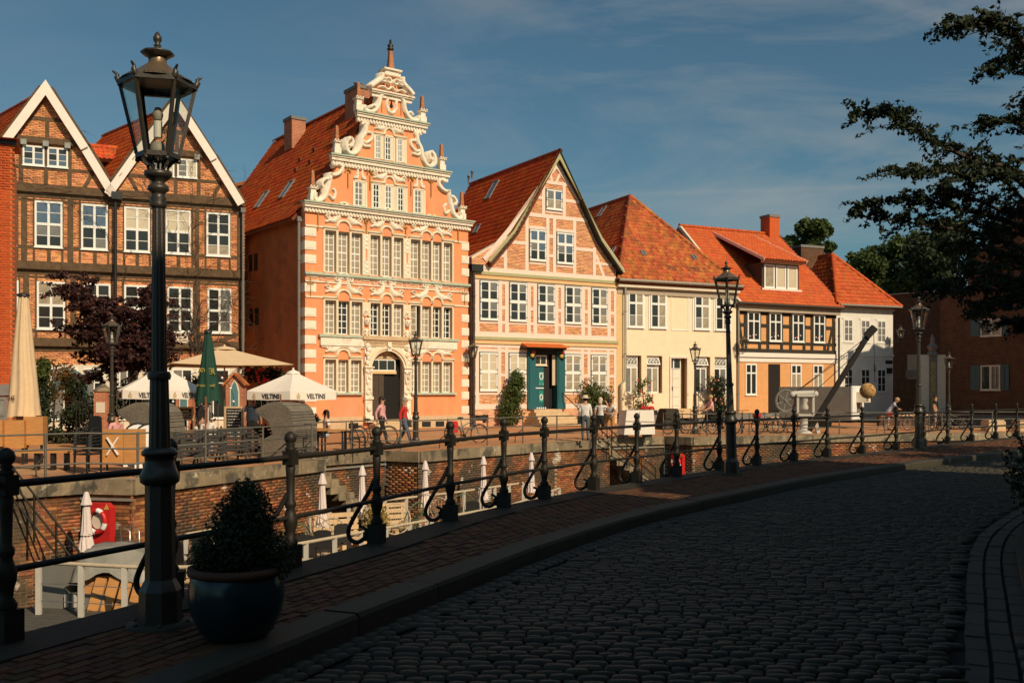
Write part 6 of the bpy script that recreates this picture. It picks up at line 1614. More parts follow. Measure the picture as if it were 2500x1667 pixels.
# ---- the houses of the near street that shade the road (behind and right of the camera)
def shade_house(y0, y1, eave, ridge_h, lab, wallm='dark_brick_wall'):
    th = math.atan2(1, .577); L = (y1 - y0) / sin(th)
    rt = empty('street_house', lab, 'house', (2.25 + .577 * y0, y0, 0), th)
    MB().box((0, -9, -.2), (L, 0, eave)).build('wall', wallm, rt)
    MB().prism([(-.0, 0), (.0, 0), (.0, .01)], 0, .01)
    MB().add([(-.1, .3, eave - .2), (L + .1, .3, eave - .2), (L + .1, -4.5, ridge_h), (-.1, -4.5, ridge_h), (-.1, -9.3, eave - .2), (L + .1, -9.3, eave - .2)], [(0, 1, 2, 3), (3, 2, 5, 4), (0, 3, 4), (1, 5, 2)]).build('roof', 'tile_old', rt)
    for k in range(int(L / 2.2)):
        for z0 in (.9, 3.9):
            x = 1.0 + k * 2.2; f = MB().box((x, .0, z0), (x + 1.0, .05, z0 + 1.7)).build('window', 'window_white', rt); MB().box((x + .08, .051, z0 + .08), (x + .92, .06, z0 + 1.62)).build('pane', 'pane_dark', f)
    MB().box((L * .45, .0, -.1), (L * .45 + .95, .07, 2.1)).build('door', 'door_brown', rt)
for y0, y1, e, rg, lab in ((-26, -17.6, 7.0, 11.0, 'brick house on the near street farthest behind the viewer'), (-17.4, -9.4, 6.6, 11.2, 'brick house on the near street two doors behind the viewer'), (-9.2, -2.2, 7.0, 11.3, 'brick house on the near street just behind the viewer'),
                           (-2.0, .15, 7.4, 12.4, 'brick house on the near street beside the viewer, shading the lamp and planter'), (2.35, 7.5, 6.9, 11.4, 'brick house on the near street shading the middle of the road'), (10.1, 16.6, 6.7, 11.2, 'last brick house on the near street before the tree')):
    shade_house(y0, y1, e, rg, lab)
for y0, y1, hh, lab in ((.2, 2.3, 6.9, 'added low flat-roofed block out of view, letting sun onto the railing post'), (7.55, 10.05, 6.0, 'added low flat-roofed block out of view, shaped to let in the sun streak')):  # unseen blocks added, kept low so sun passes between the roofs
    th = math.atan2(1, .577); rt = empty('added_link_block', lab, 'building', (2.25 + .577 * y0, y0, 0), th); L = (y1 - y0) / sin(th)
    MB().box((0, -7, -.2), (L, -.1, hh)).build('masonry', 'dark_brick_wall', rt); MB().box((0, -7, hh), (L, -.05, hh + .06)).build('wall_cap', 'plinth_grey', rt)

t = empty('added_shade_building', 'added gabled brick building out of view at right, placed to shade the museum sign', 'warehouse', (28.2, 48.4, -.2), .05)  # unseen building added to cast shade on the sign and corner house
MB().box((0, 0, 0), (7, 5.6, 10.2)).build('wall', 'dark_brick_wall', t); MB().prism([(-.2, 10.1), (7.2, 10.1), (4.6, 13.6), (2.4, 13.6)], -.2, 5.8).build('roof', 'tile_old', t)
for k in range(3):
    for z0 in (1.2, 4.6, 8.0):
        f = MB().box((.8 + k * 2.1, -.05, z0), (1.8 + k * 2.1, .0, z0 + 1.6)).build('window', 'window_white', t); MB().box((.88 + k * 2.1, -.06, z0 + .08), (1.72 + k * 2.1, -.051, z0 + 1.52)).build('pane', 'pane_dark', f)
# ================================================================ near side: lamps, railing, planter, trees
clearglass('lantern_glass'); mat('lantern_inside', (0.30, 0.26, 0.20), 0.5, 0.1); mat('lamp_tube', (0.75, 0.70, 0.58), 0.4, 0.05); mat('roof_bronze', (0.20, 0.14, 0.085), 0.38, 0.25, 7, metal=0.5, spec=0.6)
def lantern(rt, z, s=1.0, m='iron_lamp', roof='roof_bronze', ph=R(-105), x0=0.0, y0=0.0):
    """hexagonal lantern standing on z"""
    rb, rtp, hh = .145 * s, .264 * s, .525 * s
    C = lambda r, zz, k: Vector((x0 + r * cos(ph + k * pi / 3), y0 + r * sin(ph + k * pi / 3), zz))
    mb = MB()
    for k in range(6):
        mb.bar(C(rb, z, k), C(rtp, z + hh, k), .024 * s, .024 * s)
        mb.bar(C(rb, z, k), C(rb, z, k + 1), .03 * s, .035 * s); mb.bar(C(rtp, z + hh, k), C(rtp, z + hh, k + 1), .035 * s, .04 * s)
        mb.bar(C(rb * .95, z - .02 * s, k), C(rb * .55, z - .05 * s, k), .03 * s, .02 * s)
        mb.ball(C(rb, z - .03 * s, k), .018 * s, 6)
        d = (C(1, 0, k) - C(0, 0, k)); p = C(rtp, z + hh + .01 * s, k)
        mb.tube([p, p + d * .02 * s + Vector((0, 0, .03 * s)), p + d * .01 * s + Vector((0, 0, .045 * s)), p + d * .03 * s + Vector((0, 0, .06 * s)), p + d * .048 * s + Vector((0, 0, .072 * s))], [.026 * s, .02 * s, .014 * s, .011 * s, .006 * s], 6)
        q = (C(rtp, z + hh + .03 * s, k) + C(rtp, z + hh + .03 * s, k + 1)) / 2
        for f in (-.5, -.25, 0, .25, .5): mb.ball(q + (C(rtp, 0, k + 1) - C(rtp, 0, k)) * f * .5, .012 * s, 5)
    mb.build('lantern_frame', m, rt)
    for k in range(6):
        a, b, c, d = C(rb * .98, z + .01, k), C(rb * .98, z + .01, k + 1), C(rtp * .98, z + hh - .01, k + 1), C(rtp * .98, z + hh - .01, k)
        MB().add([a, b, c, d], [(0, 1, 2, 3)]).build('glass_pane', 'lantern_glass', rt)
    zt = z + hh + .015 * s
    MB().lathe([(rtp * 1.0, zt), (rtp * .90, zt + .015 * s), (.19 * s, zt + .045 * s), (.12 * s, zt + .10 * s), (.075 * s, zt + .135 * s), (.064 * s, zt + .145 * s), (.064 * s, zt + .20 * s)], (x0, y0, 0), 24).build('lantern_roof', roof, rt)
    mb = MB().lathe([(.066 * s, zt + .18 * s), (.07 * s, zt + .192 * s), (.112 * s, zt + .212 * s), (.11 * s, zt + .225 * s), (.06 * s, zt + .238 * s), (.035 * s, zt + .25 * s), (.018 * s, zt + .27 * s)], (x0, y0, 0), 16, flute=.07)
    mb.lathe([(.012 * s, zt + .265 * s), (.03 * s, zt + .277 * s), (.014 * s, zt + .288 * s), (.03 * s, zt + .31 * s), (.032 * s, zt + .333 * s), (.012 * s, zt + .37 * s), (0, zt + .38 * s)], (x0, y0, 0), 10)
    mb.build('finial', m, rt)
    mb = MB().lathe([(.05 * s, z), (.06 * s, z + .05 * s), (.05 * s, z + .09 * s), (.03 * s, z + .11 * s)], (x0, y0, 0), 10, 0).lathe([(.032 * s, z + .14 * s), (.032 * s, z + .26 * s)], (x0, y0, 0), 10, 1).lathe([(.03 * s, z + .27 * s), (.04 * s, z + .31 * s), (.02 * s, z + .36 * s)], (x0, y0, 0), 10, 0)
    mb.tube([(x0 + .03 * s, y0, z + .1 * s), (x0 + .06 * s, y0, z + .14 * s), (x0 + .05 * s, y0, z + .18 * s)], .006 * s, 5)
    mb.build('burner', ['lantern_inside', 'lamp_tube'], rt)
def lamp_post(label, loc, sc=1.0, rz=0, tilt=0.0, m='iron_lamp'):
    rt = empty('street_lamp', label, 'street lamp', loc, rz, 'cast iron street lamps round the harbour')
    MB().lathe([(.24, -.03), (.24, .02), (.17, .03)], n=24).build('base_plate', 'granite', rt)
    mb = MB()
    for k in range(6): mb.ball((.2 * cos(k), .2 * sin(k), .03), .018, 6)
    mb.build('bolts', m, rt)
    MB().lathe([(.155, .02), (.15, .26), (.13, .30), (.108, .34), (.104, 1.04)], n=8, smooth=False, ph=pi / 8).build('base', m, rt)
    MB().lathe([(.11, 1.03), (.138, 1.05), (.142, 1.10), (.12, 1.14), (.105, 1.2), (.105, 1.235), (.128, 1.25), (.128, 1.275), (.10, 1.30)], n=20).build('collar', m, rt)
    MB().lathe([(.078, 1.29), (.067, 1.80), (.07, 1.805)], n=24, smooth=False, flute=-.09).lathe([(.078, 1.80), (.085, 1.83), (.075, 1.86)], n=18).lathe([(.058, 1.85), (.043, 3.07)], n=24, smooth=False, flute=-.09).build('column', m, rt)
    MB().lathe([(.05, 3.06), (.064, 3.08), (.05, 3.1), (.06, 3.12), (.048, 3.15), (.05, 3.17), (.078, 3.19), (.072, 3.22), (.05, 3.235), (.045, 3.25), (.08, 3.275), (.10, 3.295), (.098, 3.325), (.07, 3.33)], n=18).build('capital', m, rt)
    mb = MB()
    for k in range(6):
        a = R(-105) + k * pi / 3; mb.tube([(.06 * cos(a), .06 * sin(a), 3.32), (.075 * cos(a), .075 * sin(a), 3.37), (.13 * cos(a), .13 * sin(a), 3.425)], .011, 6)
    for k in range(4):
        a = k * pi / 2 + .3; mb.tube([(.035 * cos(a), .035 * sin(a), 3.32), (.035 * cos(a), .035 * sin(a), 3.44)], .009, 5)
    mb.build('cradle', m, rt)
    lantern(rt, 3.435)
    rt.scale = (sc,) * 3; rt.rotation_euler = (0, tilt, rz)
    return rt
L0 = lamp_post('tall cast iron lamp standing beside the blue planter on the near pavement', tuple(gp(392, 1525)), 1.0, tilt=R(-.3))
freeze(L0)
def lampc(label, loc, sc, rz=0.0, tilt=0.0):
    o = copy_tree(L0, loc, rz, label); o.scale = (sc,) * 3; o.rotation_euler = (0, tilt, rz); return o
p = gp(1787, 1158); lampc('dark cast iron lamp by the near railing in front of the cream house', p, 1.03, .1, R(-1.6))
p = gp(2243, 1098); lampc('cast iron lamp by the near railing in front of the dark brick warehouse', p, 1.06, .2)
lampc('cast iron lamp on the far quay in front of the purple-leaved tree', (xat(273, 29.5), 29.5, -.15), .97, .3)
lampc('cast iron lamp on the far quay beside the woman in red', (xat(1015, 35.2), 35.2, -.18), .94, .5)
lampc('cast iron lamp on the far quay before the white door of the cream house', (xat(1697, 45.4), 45.4, -.15), .97, .15)
lampc('small cast iron lamp far right among the parked bicycles', (xat(2317, 51.5), 51.5, -.15), .92, .4)
def wall_lamp(label, h, px, py, d):
    x, z = h.loc(px, py, d); w_ = h.world(x, -d, 0); rt = empty('wall_lamp', label, 'wall lamp', (w_.x, w_.y, z), h.th, 'lanterns on house wall brackets')
    lantern(rt, 0.0, .95); MB().tube([(0, 0, -.02), (0, 0, -.2), (0, .12, -.27), (0, d, -.22)], .02, 6).tube([(0, .1, -.26), (0, .3, -.12), (0, d, -.1)], .015, 6).tube([(0, d - .02, -.45), (0, d - .02, .1)], .025, 6).build('bracket', 'iron_dark', rt)
wall_lamp('wall lantern on its bracket between the salmon house and the pink-timbered house', HD, 1155, 872, .75); wall_lamp('wall lantern on its bracket between the cream house and the tan house', HF, 1817, 852, .8); wall_lamp('wall lantern on its bracket at the right corner of the white corner house', HG, 2199, 826, .9)

# ---- the iron railing of the near quay
rt = empty('iron_railing', 'black cast iron railing with ball-topped posts and scroll braces along the near pavement', 'railing')
pm = MB().box((-.08, -.08, -.12), (.08, .08, .22)).lathe([(.066, .22), (.075, .25), (.045, .30), (.05, .36), (.068, .42), (.072, .47), (.053, .53), (.04, .57), (.054, .60), (.056, .63), (.038, .66), (.043, .9), (.05, .98), (.038, 1.0)], n=14)
pm.box((-.056, -.056, 1.0), (.056, .056, 1.14)).lathe([(.045, 1.14), (.056, 1.16), (.035, 1.18), (.05, 1.195), (.035, 1.21), (.055, 1.235), (.062, 1.265), (.05, 1.30), (.02, 1.325), (0, 1.33)], n=14)
pme = pm.mesh('post', 'iron_rail')
bpath = [(0, -.03, .70), (0, -.10, .56), (0, -.23, .36), (0, -.34, .18), (0, -.37, .08), (0, -.33, .0), (0, -.24, -.02), (0, -.15, .04), (0, -.14, .13), (0, -.2, .16)]
bme = MB().tube([tuple(v) for v in catmull([Vector(p) for p in bpath], 4)], [.026] * 29 + [.023] * 4 + [.019] * 4, 7).box((-.015, -.17, .0), (.015, -.08, .1)).mesh('scroll_brace', 'iron_rail')
pd = [NR.nearest(q) for q in ((-3.47, 6.83), (-2.82, 8.25), (-2.17, 9.75))]
for q in ((912, 1325), (1082, 1270), (1228, 1238), (1350, 1219), (1469, 1196), (1569, 1179), (1666, 1163), (1761, 1147), (1849, 1135), (1932, 1125), (2012, 1115.5), (2092, 1106.5), (2168, 1097), (2242, 1089), (2317, 1082.5), (2389, 1077), (2458, 1072)):
    g = gp(*q); pd.append(NR.nearest(g))
pd = [pd[0] - 3.9, pd[0] - 1.95] + pd + [pd[-1] + 2.2, pd[-1] + 4.4]
for i, d in enumerate(pd):
    p, T_ = NR.at(d); a = math.atan2(T_.y, T_.x)
    link('post', pme, rt, (p.x, p.y, 0), rz=a)
    if i != 4: link('scroll_brace', bme, rt, (p.x, p.y, .02), rz=a + pi)
    else: link('scroll_brace', bme, rt, (p.x, p.y, .02), rz=a + pi + .5)
for z, r_ in ((1.075, .027), (.485, .024)):
    for a, b in zip(pd, pd[1:]):
        n = 3; MB().tube([(*NR.at(a + (b - a) * k / n)[0], z) for k in range(n + 1)], r_, 8).build('top_rail' if z > 1 else 'lower_rail', 'iron_rail', rt)

# ---- blue planter with its clipped conifer
mat('glaze_blue', (0.007, 0.034, 0.042), 0.22, 0.25, 3, spec=0.6, col2=(0.004, 0.016, 0.021), c2scale=2.0)
mat('terracotta_rim', (0.10, 0.042, 0.02), 0.7, 0.2, 6); mat('soil', (0.03, 0.022, 0.015), 0.95, 0.3, 20)
pc = gp(578, 1556)
t = empty('flower_pot', 'big round blue glazed pot with a terracotta rim on the near pavement', 'flower pot', (pc.x, pc.y, 0.0))
MB().lathe([(.19, 0.0), (.25, .06), (.305, .18), (.325, .28), (.325, .36), (.31, .43), (.30, .455)], n=36).build('body', 'glaze_blue', t)
MB().lathe([(.30, .445), (.328, .45), (.335, .475), (.325, .50), (.295, .505), (.285, .47), (.28, .42)], n=36).build('rim', 'terracotta_rim', t)
MB().lathe([(.283, .43), (.12, .455), (0, .46)], n=20).build('soil', 'soil', t)
def leaves(name, mtl, parent, centers, n, size, seed, flat=0.4, shape='quad', **kw):
    """many leaf-sized faces spread through clumps: centers = (x,y,z,r,(sx,sy,sz))"""
    r = np.random.default_rng(seed); C = np.array([c[:4] for c in centers], float); S = np.array([c[4] if len(c) > 4 else (1, 1, 1) for c in centers], float)
    wts = C[:, 3] ** 2 * S.prod(1) ** .66; k = r.choice(len(C), n, p=wts / wts.sum())
    d = r.normal(size=(n, 3)); d /= np.linalg.norm(d, axis=1)[:, None]; rad = r.random(n) ** .45
    P = C[k, :3] + d * (C[k, 3] * rad)[:, None] * S[k]
    nrm = d * .8 + r.normal(size=(n, 3)) * .7 + np.array([0, 0, flat]); nrm /= np.linalg.norm(nrm, axis=1)[:, None]
    a = np.cross(nrm, r.normal(size=(n, 3))); a /= np.linalg.norm(a, axis=1)[:, None]; b = np.cross(nrm, a)
    s = size * r.uniform(.6, 1.3, n)[:, None]
    vv = np.stack([P - a * s, P + b * s * .5 - nrm * s * .12, P + a * s, P - b * s * .5 - nrm * s * .12], 1).reshape(-1, 3)
    me = bpy.data.meshes.new(name); me.vertices.add(4 * n); me.vertices.foreach_set('co', vv.reshape(-1).astype(np.float32))
    me.loops.add(4 * n); me.loops.foreach_set('vertex_index', np.arange(4 * n, dtype=np.int32)); me.polygons.add(n)
    me.polygons.foreach_set('loop_start', (np.arange(n) * 4).astype(np.int32)); me.polygons.foreach_set('loop_total', np.full(n, 4, np.int32)); me.update(calc_edges=True); me.materials.append(M[mtl])
    return link(name, me, parent, **kw)
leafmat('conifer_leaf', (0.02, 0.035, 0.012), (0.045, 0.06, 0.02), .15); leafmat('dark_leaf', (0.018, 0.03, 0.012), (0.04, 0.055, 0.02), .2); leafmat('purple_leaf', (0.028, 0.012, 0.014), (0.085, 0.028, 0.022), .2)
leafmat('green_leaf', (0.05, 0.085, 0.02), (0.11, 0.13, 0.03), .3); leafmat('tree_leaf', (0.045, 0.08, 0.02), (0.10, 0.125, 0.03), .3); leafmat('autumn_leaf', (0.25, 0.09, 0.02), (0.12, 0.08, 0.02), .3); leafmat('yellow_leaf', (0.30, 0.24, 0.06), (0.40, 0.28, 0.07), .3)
mat('bark', (0.06, 0.045, 0.035), 0.95, 0.3, 8, 0.4, 20)
t = empty('conifer_shrub', 'dark clipped two-lobed conifer growing in the blue pot', 'shrub', (pc.x, pc.y, 0.0))
cl = [(.07, 0, 1.0, .12), (.07, 0, .92, .17), (.06, 0, .82, .23), (.0, .02, .72, .24), (.06, 0, .70, .22), (.06, 0, .62, .22), (.23, 0, .62, .15), (.27, 0, .54, .15), (-.15, -.03, .60, .15), (-.2, 0, .53, .15), (0, 0, .54, .2)]
leaves('foliage', 'conifer_leaf', t, cl, 16000, .017, 5, flat=.8)
mb = MB()
for a in range(6): mb.tube([(.04 * cos(a), .04 * sin(a), .44), (.1 * cos(a * 2), .1 * sin(a * 2), .65), (.14 * cos(a * 3), .12 * sin(a * 3), .9)], [.012, .008, .003], 5)
mb.build('stems', 'bark', t)
t = empty('dark_shrub', 'dark shrub at the right edge beside the cobbled road', 'shrub', (xat(2590, 13), 13, -.03))
leaves('foliage', 'dark_leaf', t, [(0, 0, .5, .6), (-.15, .2, .75, .5), (.2, 0, .9, .55)], 3500, .045, 8); MB().tube([(0, 0, 0), (.05, 0, .4), (-.05, 0, .9)], .03, 6).build('stem', 'bark', t)

# ---- trees
def branch_tree(name, label, base, trunk, limbs, mtl, n, size, seed, clump=.5, twig=True, group=None, bark='bark', leaf_flat=.4):
    """limbs: world polylines; leaves gather in clumps along their outer two thirds"""
    t = empty(name, label, 'tree', base, group=group); B = Vector(base); r = random.Random(seed)
    tp = [Vector(p) - B for p in trunk]; k = len(tp); mb = MB().tube(tp, [.22 - .13 * i / (k - 1) for i in range(k)], 10); mb.build('trunk', bark, t)
    bm = MB(); cl = []
    for L in limbs:
        pts = [p for p in catmull([Vector(p) - B for p in L], 5)]; m = len(pts)
        bm.tube(pts, [max(.012, .075 * (1 - i / m) ** 1.2) for i in range(m)], 6)
        for i in range(m // 3, m):
            f = i / m
            for q in range(4):
                o = Vector((r.gauss(0, 1), r.gauss(0, 1), r.gauss(-.1, .5))) * clump * (1.0 - .62 * f); o += (pts[i] - pts[i - 1]).normalized() * clump * .2; c = pts[i] + o
                for g in (.3, .55, .8, 1.05): b = pts[i] + o * g + Vector((0, 0, .05 * sin(pi * g))); cl.append((b.x, b.y, b.z, clump * r.uniform(.16, .26), (1, 1, .6)))
                bm.tube([pts[i], pts[i] + o * .5 + Vector((0, 0, .05)), c], [.012, .008, .004], 3, cap=False)
    bm.build('branches', bark, t); leaves('crown', mtl, t, cl, n, size, seed, leaf_flat)
    return t
# the overhanging tree at the right: limbs reach into the picture from a trunk beyond the frame
Zt = 20.0; tb = (xat(2800, Zt), Zt, -.03)
def T3(px, py, Z): return tuple(wp(px, py, Z))
limbs = []
for pts in (((2700, 760, 20), (2520, 470, 18.5), (2350, 380, 17.5), (2250, 330, 17), (2190, 285, 16.8), (2095, 278, 16.6)), ((2640, 700, 20), (2500, 560, 19), (2340, 510, 18), (2240, 490, 17.6), (2100, 500, 17)), ((2640, 700, 20), (2480, 600, 19), (2330, 560, 18), (2230, 545, 17.8), (2095, 528, 17.4)),
            ((2650, 560, 20), (2520, 440, 18), (2420, 400, 17.5), (2300, 415, 17), (2205, 428, 16.6)), ((2640, 460, 19), (2540, 200, 17), (2470, 70, 16), (2400, 60, 15.8), (2325, 64, 15.5)), ((2640, 430, 19), (2560, 260, 17.5), (2490, 150, 16.8), (2415, 175, 16.4)),
            ((2650, 520, 19.5), (2570, 380, 18), (2480, 300, 17.5), (2400, 305, 17.2)), ((2680, 700, 20), (2560, 640, 19), (2430, 650, 18), (2330, 690, 17.6), (2270, 700, 17.4)), ((2680, 740, 20), (2560, 720, 19), (2450, 740, 18.4), (2380, 770, 18)),
            ((2680, 700, 20), (2580, 560, 19), (2460, 520, 18.4), (2360, 480, 18), (2290, 470, 17.6)), ((2680, 760, 20), (2600, 700, 19), (2500, 640, 18.5), (2400, 600, 18), (2320, 610, 17.6)), ((2700, 700, 20), (2600, 600, 18.5), (2510, 500, 18), (2430, 430, 17.5), (2350, 440, 17)),
            ((2700, 600, 20), (2640, 400, 18.5), (2560, 300, 18), (2500, 260, 17.5)), ((2690, 760, 20.5), (2600, 740, 20), (2520, 700, 20), (2440, 690, 20), (2340, 640, 20)), ((2690, 760, 20.5), (2600, 790, 20), (2520, 800, 20), (2460, 790, 20)), ((2700, 720, 20), (2600, 660, 19.5), (2480, 690, 19), (2380, 700, 18.6), (2300, 720, 18)), ((2700, 700, 20), (2590, 620, 19.5), (2480, 570, 19), (2400, 560, 18.6)), ((2700, 740, 20), (2600, 700, 19.5), (2490, 730, 19), (2400, 750, 18.6))):
    limbs.append([T3(*p) for p in pts])
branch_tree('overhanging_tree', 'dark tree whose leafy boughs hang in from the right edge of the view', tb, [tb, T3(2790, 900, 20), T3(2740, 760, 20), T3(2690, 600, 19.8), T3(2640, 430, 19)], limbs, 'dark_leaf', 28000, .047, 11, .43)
# purple-leaved tree on the far quay
zb = 37.5; tb = (xat(330, zb), zb, -.1); limbs = []
r = random.Random(6)
for a in range(22):
    an = r.uniform(0, 2 * pi); L = r.uniform(1.2, 2.5); h0 = r.uniform(1.9, 3.2)
    e = Vector((tb[0] - 1.0 + L * cos(an), tb[1] + .6 * L * sin(an), r.uniform(2.1, 6.0))); limbs.append([(tb[0], tb[1], h0), (tb[0] * .6 + e.x * .4, tb[1] * .6 + e.y * .4, h0 * .5 + e.z * .5 + .3), tuple(e)])
branch_tree('purple_tree', 'purple-leaved tree in front of the dark timbered house', tb, [tb, (tb[0] + .05, tb[1], 1.2), (tb[0] - .1, tb[1], 2.8), (tb[0] - .3, tb[1], 4.2)], limbs, 'purple_leaf', 30000, .085, 21, .8)
def round_tree(label, px, py, Z, rx, rz, mtl, n, size, seed):
    c = wp(px, py, Z); t = empty('leafy_tree', label, 'tree', (c.x, c.y, -.2), group='green trees behind the houses'); r = random.Random(seed)
    MB().tube([(0, 0, 0), (.1, 0, c.z * .5), (0, 0, c.z)], [.35, .28, .12], 8).build('trunk', 'bark', t)
    cl = [(r.gauss(0, .45) * rx, r.gauss(0, .4) * rx, c.z + .2 + r.uniform(-.9, .8) * rz, rx * r.uniform(.18, .34), (1, 1, .8)) for k in range(34)]
    leaves('crown', mtl, t, cl, n, size, seed)
round_tree('round-topped green tree rising behind the tan house and its chimney', 1965, 605, 84, 2.4, 2.6, 'tree_leaf', 6000, .24, 1)
round_tree('broad sunlit tree behind the white corner house and brick houses', 2190, 660, 92, 4.6, 3.6, 'tree_leaf', 11000, .26, 2)
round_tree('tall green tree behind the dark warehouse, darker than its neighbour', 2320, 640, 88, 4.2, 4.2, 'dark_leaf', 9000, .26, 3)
round_tree('low green tree showing between the white corner house and the broad tree', 2105, 660, 97, 2.6, 1.8, 'tree_leaf', 3500, .24, 4)

t = empty('leafy_tree', 'added tree out of view at right, placed to shade the far end of the road', 'tree', (19.5, 20.5, -.05), group='trees added out of view'); r = random.Random(5)  # unseen tree added to throw shade over the road
MB().tube([(0, 0, 0), (.1, 0, 3), (0, 0, 6)], [.25, .2, .1], 8).build('trunk', 'bark', t)
leaves('crown', 'tree_leaf', t, [(r.gauss(0, 1.5), r.gauss(0, 1.5), 6 + r.uniform(-2.2, 2.2), r.uniform(.8, 1.4), (1, 1, .8)) for k in range(30)], 6000, .2, 6)
# ================================================================ life on the far quay and in the basin
mat('canvas_white', (0.84, 0.73, 0.62), 0.85, 0.05, 5, 0.1, 40); mat('canvas_beige', (0.70, 0.50, 0.30), 0.85, 0.08, 5, 0.1, 40); mat('canvas_green', (0.009, 0.05, 0.03), 0.8, 0.12, 5); mat('canvas_pink', (0.72, 0.60, 0.55), 0.85, 0.06, 6, 0.1, 40)
mat('wood_orange', (0.50, 0.23, 0.07), 0.55, 0.2, 3, stretch=(1, 1, 6)); mat('wood_pale', (0.60, 0.42, 0.24), 0.75, 0.2, 4, stretch=(6, 1, 1)); mat('wood_dark', (0.022, 0.018, 0.014), 0.7, 0.2, 5)
brickmat('wicker_grey', (0.32, 0.27, 0.20), (0.22, 0.18, 0.135), (0.06, 0.05, 0.04), bw=.05, bh=.028, ms=.006, bump=.6); mat('wicker_dark', (0.10, 0.09, 0.075), 0.8, 0.3, 40, 0.6, 90); mat('black_plastic', (0.018, 0.017, 0.016), 0.5, 0.1); mat('board_black', (0.015, 0.017, 0.016), 0.6, 0.1)
mat('rust', (0.26, 0.085, 0.03), 0.9, 0.3, 10); mat('skin', (0.52, 0.26, 0.15), 0.6, 0.05); mat('skin_pale', (0.60, 0.34, 0.22), 0.6, 0.05); mat('paint_grey', (0.20, 0.185, 0.16), 0.5, 0.12, 3); mat('paint_lightgrey', (0.52, 0.47, 0.40), 0.6, 0.1, 3)
mat('tarp', (0.26, 0.24, 0.20), 0.45, 0.3, 3, 0.5, 9); mat('rubber', (0.014, 0.014, 0.014), 0.7, 0.1); mat('chrome', (0.5, 0.48, 0.44), 0.3, 0.1, metal=0.8); mat('rope_beige', (0.50, 0.40, 0.27), 0.9, 0.2, 12); mat('life_red', (0.55, 0.022, 0.02), 0.4, 0.08); mat('rose_red', (0.60, 0.03, 0.03), 0.6, 0.2); mat('rose_pink', (0.75, 0.25, 0.22), 0.6, 0.2)
mat('wicker_ochre', (0.58, 0.34, 0.13), 0.85, 0.25, 20); mat('deck_grey', (0.085, 0.075, 0.06), 0.8, 0.25, 5); mat('teal_board', (0.10, 0.22, 0.23), 0.7, 0.1); mat('cord_green', (0.10, 0.14, 0.07), 0.6, 0.1); mat('cord_beige', (0.55, 0.42, 0.27), 0.6, 0.1); mat('glass_cup', (0.7, 0.65, 0.58), 0.3, 0.1); mat('timber_boom', (0.02, 0.016, 0.012), 0.75, 0.3, 6, 0.2, 20)
for nm, c in (('cloth_navy', (.03, .04, .06)), ('cloth_pink', (.72, .36, .36)), ('cloth_red', (.55, .03, .025)), ('cloth_jeans', (.09, .12, .17)), ('cloth_black', (.015, .015, .016)), ('cloth_white', (.75, .68, .62)), ('cloth_grey', (.30, .28, .26)), ('cloth_blue', (.42, .45, .52)), ('hair_dark', (.03, .02, .013)), ('hair_grey', (.32, .27, .22)), ('hair_blond', (.45, .30, .16)), ('straw', (.66, .50, .33)), ('bag_beige', (.60, .48, .38)), ('rug_pattern', (.10, .11, .12))): mat(nm, c, 0.85, 0.15, 10)
QZ = -.17
def at(px, Z, z=QZ): return Vector((xat(px, Z), Z, z))
def thing(name, label, cat, px, Z, z=QZ, rz=0.0, group=None): return empty(name, label, cat, at(px, Z, z), rz, group)
# ---- parasols
def cloth_fold(mb, z0, z1, r0, r1, n=9, depth=.35, mi=0, flare=0.0, seed=1):
    r = random.Random(seed); prof = []
    K = 9
    for i in range(K):
        f = i / (K - 1); z = z0 + (z1 - z0) * f; rr = r0 + (r1 - r0) * f + flare * max(0, .22 - f) * 2
        prof.append((rr, z))
    vs = []; m = n * 4; ph = [r.uniform(.7, 1.3) for _ in range(n)]; zj = [r.uniform(-1, 1) for _ in range(n)]
    for i, (rr, z) in enumerate(prof):
        for j in range(m):
            a = 2 * pi * j / m + .08 * sin(i * .9); k = j // 4; q = rr * (1 - depth * (.5 + .5 * cos(2 * pi * (j % 4) / 4)) * ph[k] * .8)
            zz = z + (zj[k] * .05 * (z1 - z0) if i == 0 else 0); vs.append((q * cos(a), q * sin(a), zz))
    mb.add(vs, [(i * m + j, i * m + (j + 1) % m, (i + 1) * m + (j + 1) % m, (i + 1) * m + j) for i in range(K - 1) for j in range(m)], mi, True)
    return mb
def closed_parasol(name, label, px, py_top, Z, zb, base, mtl, r=.16, r1=.05, group=None, cap=True, pole='paint_lightgrey', n=9):
    zt = zat(py_top, Z); t = thing(name, label, 'parasol', px, Z, base, group=group); hh = zt - base; z0 = zb - base
    MB().tube([(0, 0, 0), (0, 0, hh - .02)], .022, 8).build('pole', pole, t)
    mb = MB(); tie = z0 + (hh - z0) * .27 if cap else z0
    if cap:
        cloth_fold(mb, tie, hh - .05, r * .72, r1, n, seed=int(px)); cloth_fold(mb, z0, tie + .03, r * 1.1, r * .62, n, .5, seed=int(px) + 1)
        mb.tube([(r * .68 * cos(a), r * .68 * sin(a), tie + .01) for a in np.linspace(0, 2 * pi, 12)[:-1]], .014, 5, closed=True)
    else: cloth_fold(mb, z0, hh - .05, r, r1, n, .4, seed=int(px))
    mb.build('canopy', mtl, t)
    if cap: MB().lathe([(.115 * r / .16, hh - .27), (.095 * r / .16, hh - .2), (.06, hh - .06), (.035, hh)], n=8, smooth=False).build('cap', mtl, t)
    else: MB().lathe([(r1 + .03, hh - .06), (r1 + .03, hh), (.02, hh + .04)], n=10).build('cap', 'iron_dark', t)
    return t
DK = -2.5
